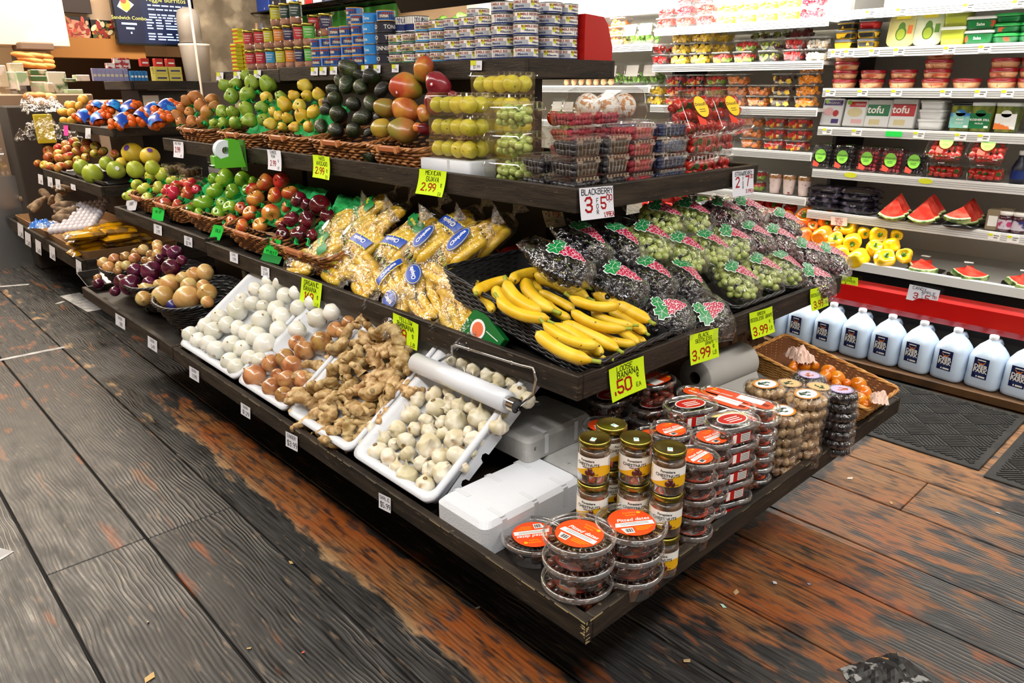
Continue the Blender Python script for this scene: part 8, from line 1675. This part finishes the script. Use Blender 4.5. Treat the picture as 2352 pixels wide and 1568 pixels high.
for q in range(3): rect(L, -W*.42+.04*q, -H*.20-q*.045, -W*.24-.03*q, -H*.20-q*.045+.02, 2, .002)
L.add([(-W*.44, H*.06, .003), (-W*.34, -H*.02, .003), (-W*.24, H*.10, .003), (-W*.36, H*.22, .003)], [(0, 1, 2, 3)], 4); discg(L, -W*.34, H*.09, .05, .06, .004, 5); discg(L, -W*.36, H*.15, .03, .03, .005, 6)
put(L.mesh('menu_display', [M('screen_navy', '0c1a3c', .4, emit=.35), M('screen_dark', '0a1230', .4, emit=.3), M('screen_text', '9fb4dc', .4, emit=.8), M('screen_yellow', 'c8c060', .4, emit=.8), M('screen_plate', 'c8ccd0', .4, emit=.5), M('screen_salad', 'd8b040', .4, emit=.6), M('screen_red', 'c04830', .4, emit=.6)]), 'menu_display', root); tag(root, 'navy menu screen with yellow headings hanging over the deli', 'screen')
pbox(478, -60, 700, 330, 8.3, .2, 'wall_partition', ms, '', '', st=True)
a = ony(462, 190, 7.8); b = MB(); b.tube([(a.x, 7.8, 0), (a.x-.02, 7.8, 3.1)], .014, 10); o = b.build('conduit_pipe', M('pipe_white', 'b8b0a4', .5)); tag(o, 'thin pale conduit pipe running up beside the stone wall', 'pipe')
p = ony(452, 150, 8.0); b = MB(); b.lathe([(.13, 0), (.155, .36), (.165, .37), (.165, .39), (.02, .40)], 26, 0, True); o = b.build('white_bucket', M('bucket_white', 'c8c4bc', .4), None, (p.x, 8.0, p.z-.17)); tag(o, 'tall white plastic bucket below the grey container, left of the stone wall', 'bucket'); zb = p.z-.17
b = MB(); b.lathe([(.12, 0), (.12, .25), (.10, .33), (.03, .36)], 26, 0, True); o = b.build('white_container', M('bucket_grey', '9a948c', .4), None, (p.x-.03, 8.0, zb+.40)); tag(o, 'round-shouldered grey-white container standing on the white bucket', 'container')
o = MB().bbox(p.x-.5, 7.80, 0, p.x+.30, 8.20, zb-.001, .01).build('cabinet', M('cabinet_dark', '2c241e', .6)); tag(o, 'dark cabinet carrying the white bucket', 'cabinet')
# bread shelf, jars and clear boxes on the deli counter
p0 = ony(-60, 330, 7.2); p1 = ony(215, 175, 7.2); o = MB().bbox(p0.x, 7.2, 0, p1.x+.9, 7.9, 1.30, .01).build('deli_counter', M('counter_steel', 'b09a84', .4)); tag(o, 'long pale deli counter behind the far stand', 'counter')
o = MB().bbox(ony(42, 100, 7.5).x, 7.45, ony(42, 114, 7.5).z, ony(120, 100, 7.5).x, 7.8, ony(42, 96, 7.5).z, .01).build('bread_rack_top', M('grey_wood', '6a5444', .7)); tag(o, 'grey-brown wooden board over the bread', 'board')
BRD = M('bread_crust', 'b8702c', .6, c2='d09a52', nscale=8)
for i, (x, y, r) in enumerate(((62, 128, 1), (75, 138, 1), (66, 148, 1), (105, 130, 0), (108, 140, 0), (110, 150, 0), (88, 150, 1), (85, 128, 1))):
    p = ony(x, y, 7.5); b = MB(); b.ball((0, 0, 0), .05, 12, 8, 0, (2.6 if r else 1.3, 1, .65)); o = b.build('bread_loaf', BRD, None, p, (0, .12, 0)); tag(o, ['round bun', 'long loaf'][r]+' of bread over the deli counter', 'bread', 'bread over the deli counter', auto=('rows', 8))
q0 = ony(50, 158, 7.48); o = MB().bbox(q0.x, 7.4, 1.30, ony(125, 158, 7.48).x, 7.75, q0.z-.02, .008).build('bread_bin', M('bin_tan', '8a5c34', .6)); tag(o, 'tan bin under the bread loaves', 'bin')
DC = [('9ab08a', 'pale green'), ('c8c0b0', 'milky'), ('3f5a2c', 'dark green'), ('b8a890', 'beige'), ('d8c8c0', 'pinkish white')]
for i, (x0, y0, x1, y1, k) in enumerate(((72, 160, 108, 172, 2), (72, 174, 108, 186, 2), (78, 188, 118, 215, 0), (120, 165, 150, 230, 1), (25, 145, 52, 165, 3), (14, 165, 40, 205, 4), (0, 150, 12, 200, 3), (150, 180, 175, 188, 2), (176, 172, 205, 186, 4), (155, 205, 190, 215, 0), (45, 165, 62, 208, 4), (112, 190, 122, 212, 3))):
    o = pbox(x0, y0, x1, y1, 6.9-.02*i, .12, 'deli_container', M('deli_%d' % k, DC[k][0], .3, coat=.3, c2=DC[(k+1) % 5][0], nscale=9, ramp=(.5, .6)), '', ''); tag(o, '%s container on the counter left of the far stand' % DC[k][1], 'container', 'containers on the deli counter', auto=('rows', 18))
o = MB().bbox(ony(-40, 215, 6.7).x, 6.6, 0, ony(205, 215, 6.7).x, 7.15, ony(60, 216, 6.7).z, .01).build('side_table', M('table_tan', '8a7058', .6)); tag(o, 'tan side table holding the deli containers', 'table')
# pastry bags and clear dome left of the citrus
BBAG = M('bun_bag', 'c49a6a', .3, c2='a06a30', nscale=9, coat=.5)
for i, (x, y) in enumerate(((72, 222), (92, 222), (112, 224), (85, 232), (104, 234))): p = ony(x, y, 6.4); o = MB().ball((0, 0, 0), .05, 12, 8, 0, (1.2, 1, .75)).build('bread_roll', BRD, None, p); tag(o, 'golden bread roll left of the yellow citrus', 'bread roll', 'bread rolls left of the citrus', auto=('rows', 8))
p = ony(90, 245, 6.4); o = MB().bbox(p.x-.26, 6.2, 0, p.x+.26, 6.6, p.z+.01, .01).build('wooden_crate', M('crate_dark', '2a211b', .7)); tag(o, 'dark wooden crate under the golden bread rolls', 'crate')
p = ony(105, 268, 6.3); b = MB(); b.lathe([(.001, 0), (.12, .02), (.20, .07), (.21, .075), (.12, .03), (.001, .012)], 28, 0, True, False, False); 
pbox(90, 262, 118, 330, 6.1, .04, 'yellow_sheet', M('yellow_board', 'b8a414', .6), 'olive-yellow board hanging below the clear bags', 'board')
crumple('clear_bag', ony(95, 255, 6.15), .22, .14, .14, 11, CLEAR('bag_film', base=.06), 'crinkled clear plastic bag over the dark crate', 'plastic bag'); crumple('clear_bag', ony(112, 318, 6.05), .20, .14, .16, 12, CLEAR('bag_film'), 'second crinkled clear bag hanging above the mixed apples', 'plastic bag')
# curved glass counter and standing cartons at the left edge
a = ony(-60, 340, 6.9); c = ony(48, 225, 6.9); root = empty('deli_display_case'); zt = c.z+.1; b = MB(); b.loft([[(x, 6.9-.5*(1-(1-t)**2)**.5*.9, zt-(zt-.75)*(1-(1-t)**1.0)) for t in [i/8 for i in range(9)]] for x in (a.x-.4, c.x)], 0, True, False, False, False); put(b.mesh('curved_glass', CLEAR('counter_glass', base=.12, edge=.6, rough=.03)), 'curved_glass', root)
put(MB().box(a.x-.4, 6.45, 0, c.x, 7.1, .74).mesh('base', STEEL), 'base', root); put(MB().box(c.x-.03, 6.46, .74, c.x, 7.1, zt).mesh('end_panel', BLK), 'end_panel', root); tag(root, 'curved glass deli display case at the left picture edge', 'display case')
for i, (x, y, col) in enumerate(((20, 262, 'c8d0b8'), (35, 270, 'd8c0b0'), (15, 285, 'c09080'), (38, 290, 'b8c8a0'), (20, 305, 'c8d8d8'), (30, 320, 'a8c0c8'))): p = ony(x, y, 6.75); o = MB().bbox(-.12, -.06, 0, .12, .06, .05, .015).build('deli_salad_tray', M('dtray_'+col, col, .4), None, p); tag(o, 'pale salad tray inside the curved glass case', 'tray', 'salad trays in the curved glass case', auto=('rows', 12))
p = onz(60, 470, 0); p.y = min(p.y, 12.3); b = MB(); b.bbox(-.20, -.25, 0, .20, .25, .62, .006, 0); b.box(-.202, -.09, .08, -.2, .10, .56, 1); b.box(-.10, -.252, .1, .1, -.25, .52, 1); o = b.build('cardboard_carton', [M('carton_tan', 'c09468', .7), M('carton_print', '2c3440', .5, c2='5a4a78', nscale=4)], None, (p.x+.05, p.y+.35, 0), (0, 0, math.radians(5))); tag(o, 'tall tan cardboard carton with dark printed panel standing on the floor', 'carton')
b = MB(); b.bbox(-.19, -.24, 0, .19, .24, .28, .006, 0); o = b.build('cardboard_carton', M('carton_tan2', 'c8a078', .7), None, (p.x+.05, p.y+.35, .621), (0, 0, math.radians(2))); tag(o, 'smaller tan carton stacked on the tall printed one', 'carton')
# hanging goods, wire shelf and poster behind the jars
pw = [onx(x, y, 3.6) for x, y in ((530, 48), (920, -30))]; root = empty('wire_shelf'); b = MB()
ya, yb = pw[0].y, pw[1].y; z_ = pw[0].z
for x in (3.35, 3.6, 3.9): b.tube([(x, ya, z_), (x, yb, z_)], .008, 6)
k = int((ya-yb)/.06)
for i in range(k): b.tube([(3.35, yb+i*.06, z_+.005), (3.93, yb+i*.06, z_+.005)], .003, 4)
put(b.mesh('wire_deck', M('black_wire', '141414', .4, 1)), 'wire_deck', root); tag(root, 'black wire shelf high behind the jars', 'shelf')
for i, (px, c_, w) in enumerate(((560, '8a6a4a', .30), (590, '8a6a4a', .25), (625, '1c3f9a', .35), (655, '2a2a34', .25), (685, 'c8c8d0', .10), (700, '3a6ab0', .10), (715, 'd0a090', .12), (732, 'a01c18', .16), (752, 'c0b8d8', .2), (780, '4a5a8a', .2), (810, 'b8b8b8', .2))):
    p = onx(px, 10, 3.5); o = MB().bbox(-.12, -w/2*.9, 0, .12, w/2*.9, .26+.04*(i % 3), .006).build('boxed_item', M('shelfbox_%s' % c_, c_, .5, c2='c8c8c8', nscale=14, ramp=(.62, .66)), None, (3.5, p.y, z_+.009)); tag(o, 'boxed item standing on the black wire shelf', 'box', 'boxed items on the black wire shelf', auto=('rows', 200))
for i, px in enumerate((540, 553, 565, 575, 588, 600, 648, 662, 680)):
    p = onx(px, 70, 3.4); b = MB(); b.tube([(0, 0, z_-p.z), (0, .01, .12), (0, 0, .06)], .004, 5); b.loft([rr(.03, .10, .012, .08), rr(.05, .13, .02, 0), rr(.04, .10, .015, -.12)], 0, True); o = b.build('hanging_utensil', M('util_%d' % (i % 3), ('15151a', 'b89070', '6a6a70')[i % 3], .35, coat=.3), None, p); tag(o, ['black', 'tan', 'grey'][i % 3]+' item hanging from the wire shelf', 'utensil', 'items hanging from the wire shelf', auto=('rows', 200))
o = MB().box(3.90, onx(905, 40, 3.9).y, onx(800, 100, 3.9).z, 3.945, onx(690, 40, 3.9).y, onx(800, -20, 3.9).z).build('green_poster', M('poster_green', '1d8a32', .5, c2='4fae4a', nscale=1.5, c3='b8d8a8', c3r=(.66, .68), c3s=5)); tag(o, 'large green poster on the wall behind the blue tins', 'poster')
p = onx(522, 130, 3.3); o = MB().bbox(3.3, p.y-.02, 0, 3.9, p.y+.02, 2.05, .01).build('white_side_panel', M('panel_white', 'd0ccb8', .5)); tag(o, 'white upright panel at the left end of the hanging goods', 'panel')
# tape on the floor, litter
TPE = M('grey_tape', '8f8f90', .5, c2='b8b8b8', nscale=20)
def tape(a, c, w, label, nm='floor_tape'):
    A, C = onz(*a, .0), onz(*c, .0); f = frame((A+C)/2, C-A, V((0, 0, 1)).cross(C-A)); b = MB(); L = (C-A).length; b.box(-L/2, -w/2, .0006, L/2, w/2, .0016); o = b.build(nm, TPE); o.matrix_world = f; tag(o, label, 'tape', 'strips of floor tape')
tape((-10, 829), (148, 797), .035, 'long pale tape strip across the planks at the left edge'); tape((-10, 659), (67, 653), .04, 'farther pale tape strip across the planks at the left edge'); tape((160, 676), (225, 712), .13, 'wide grey tape patch beside the lowest shelf end'); tape((-20, 1268), (16, 1277), .05, 'tape corner at the left edge in the foreground'); tape((130, 698), (147, 692), .03, 'tiny grey tape scrap by the wide tape patch')
for i, (x, y, s_, m_) in enumerate(((1690, 1360, .012, 'b89a70'), (1661, 1392, .010, 'b8d8c8'), (1578, 1518, .012, 'b89a70'), (1780, 1338, .010, 'c8d0d8'), (2022, 1515, .022, '9a6a3c'), (343, 1556, .016, 'b89860'), (668, 1292, .009, 'b89860'), (572, 1489, .007, 'b89860'), (340, 1428, .005, 'c8b890'), (1952, 1098, .012, 'c8c0b0'), (2047, 1155, .008, 'b89860'), (2292, 1178, .008, 'a8c0d0'), (1098, 1396, .009, 'c8c8c0'), (1858, 1341, .006, '8aa8d8'), (696, 1498, .005, 'b04a38'))):
    p = onz(x, y, .002); b = MB(); b.add([(-s_, -s_*.5, 0), (s_*.6, -s_*.6, .001), (s_, s_*.4, .004), (-s_*.5, s_*.5, .001)], [(0, 1, 2, 3)], 0); o = b.build('floor_scrap', M('scrap_'+m_, m_, .7), None, p, (0, 0, i*1.3)); tag(o, 'tiny scrap of litter on the wooden floor', 'litter', 'scraps on the wooden floor', auto=('rows', 60))
p = onz(2062, 1580, .0); o = crumple('black_bag', (p.x, p.y, .002), .10, .10, .018, 9, M('black_rubber2', '1a1a1a', .5, c2='8a8a88', nscale=30, ramp=(.56, .60)), 'scuffed black and grey object at the bottom picture edge', 'object')
# shopper whose shoe just enters the left edge
def person():
    p = onz(8, 606, 0); root = empty('person', (p.x, p.y, 0)); x0, y0 = -.08, .0
    v = [(0, 0, .93), (0, 0, 1.12), (0, 0, 1.36), (0, 0, 1.50), (-.0, .0, 1.60), (0, 0, 1.70), (.0, -.10, .88), (.02, -.10, .50), (.0, -.11, .10), (.0, .11, .88), (-.14, .12, .50), (-.30, .12, .14), (0, -.20, 1.42), (.05, -.27, 1.14), (.18, -.26, .93), (0, .20, 1.42), (-.02, .27, 1.14), (.08, .27, .90)]
    e = [(0, 1), (1, 2), (2, 3), (3, 4), (4, 5), (0, 6), (6, 7), (7, 8), (0, 9), (9, 10), (10, 11), (2, 12), (12, 13), (13, 14), (2, 15), (15, 16), (16, 17)]
    r = [.15, .14, .16, .06, .095, .085, .09, .06, .045, .09, .06, .045, .06, .045, .032, .06, .045, .032]
    me = skinmesh(v, e, r, 'body', [M('dark_clothes', '101012', .8), M('skin_tone', '9a6a4e', .5)], 2)
    for q in me.polygons: q.material_index = 1 if q.center.z > 1.47 or (abs(q.center.y) > .2 and q.center.z < .97) else 0
    put(me, 'body', root, (x0, .05, 0))
    h = MB().ball((x0-.01, .05, 1.70), .105, 18, 12, 0, (1, .9, 1.0)).mesh('hair', M('hair_dark', '1a120c', .7)); put(h, 'hair', root)
    sh = M('grey_shoe', '4a4a4c', .6, c2='8a8a8a', nscale=40)
    for dx, dy, dz, ry in ((0, -.11, 0, 0), (-.30, .12, .04, .5)):
        s = MB(); s.loft([rr(.27, .09, .04, .001), rr(.28, .10, .045, .03), rr(.24, .09, .04, .06), rr(.13, .085, .04, .11, dx=-.06)], 0, True); put(s.mesh('shoe', sh), 'shoe', root, (x0+dx+.04, .05+dy, dz), (0, ry, 0))
    for sy in (-1, 1):
        for k in range(5): f = MB(); f.tube([(0, 0, 0), (.01, 0, -.035), (.0, 0, -.065+.004*abs(k-2))], [.0095, .009, .007], 7); put(f.mesh('finger', M('skin_tone', '9a6a4e', .5)), 'finger', root, (x0+(.19 if sy < 0 else .09)+(k-2)*.013, .05+sy*.265, .915 if sy < 0 else .885))
    root.location = (p.x-.11, p.y+.02, 0); tag(root, 'shopper in dark trousers and grey shoes, only a shoe inside the left edge', 'person')
person()
# ================= labels that say which one =================
ORD = ['first', 'second', 'third', 'fourth', 'fifth', 'sixth', 'seventh', 'eighth', 'ninth', 'tenth', 'eleventh', 'twelfth', 'thirteenth', 'fourteenth', 'fifteenth', 'sixteenth', 'seventeenth', 'eighteenth', 'nineteenth', 'twentieth', 'twenty-first', 'twenty-second', 'twenty-third', 'twenty-fourth', 'twenty-fifth', 'twenty-sixth']
def ordn(i, n, a, z):
    if n == 1: return None
    if i == 0: return a
    if i == n-1: return z
    return ORD[min(i, 25)]
bpy.context.view_layer.update()
byl = {}
for o, lab, g, au in AUTO: byl.setdefault((lab, au[0]), []).append((o, au))
for (lab, mode), L in byl.items():
    if len(L) == 1: L[0][0]['label'] = lab; continue
    it = [(o, *proj(o.matrix_world.translation), au) for o, au in L]
    if mode == 'stack':       # columns left to right, then height
        it.sort(key=lambda t: t[1]); cols = []
        for t in it:
            if cols and t[1]-sum(q[1] for q in cols[-1])/len(cols[-1]) < t[3][1]: cols[-1].append(t)
            else: cols.append([t])
        for ci, c in enumerate(cols):
            c.sort(key=lambda t: t[2])
            a = ordn(ci, len(cols), 'leftmost stack', 'rightmost stack'); a = a if a is None or 'stack' in a else a+' stack'
            for ri, t in enumerate(c):
                r = ordn(ri, len(c), 'topmost', 'lowest'); r = r if r is None or ri in (0, len(c)-1) else r+' down'
                t[0]['label'] = lab+', '+', '.join(x for x in (a, r) if x)
    else:
        it.sort(key=lambda t: t[2]); rows = []
        for t in it:
            if rows and t[2]-rows[-1][0][2] < t[3][1]: rows[-1].append(t)
            else: rows.append([t])
        for ri, c in enumerate(rows):
            c.sort(key=lambda t: t[1]); r = ordn(ri, len(rows), 'top row', 'bottom row'); r = r if r is None or 'row' in r else r+' row'
            for ci, t in enumerate(c):
                a = ordn(ci, len(c), 'leftmost', 'rightmost'); a = a if a is None or ci in (0, len(c)-1) else a+' from left'
                t[0]['label'] = lab+(', ' if (r or a) else '')+', '.join(x for x in (r, a) if x)
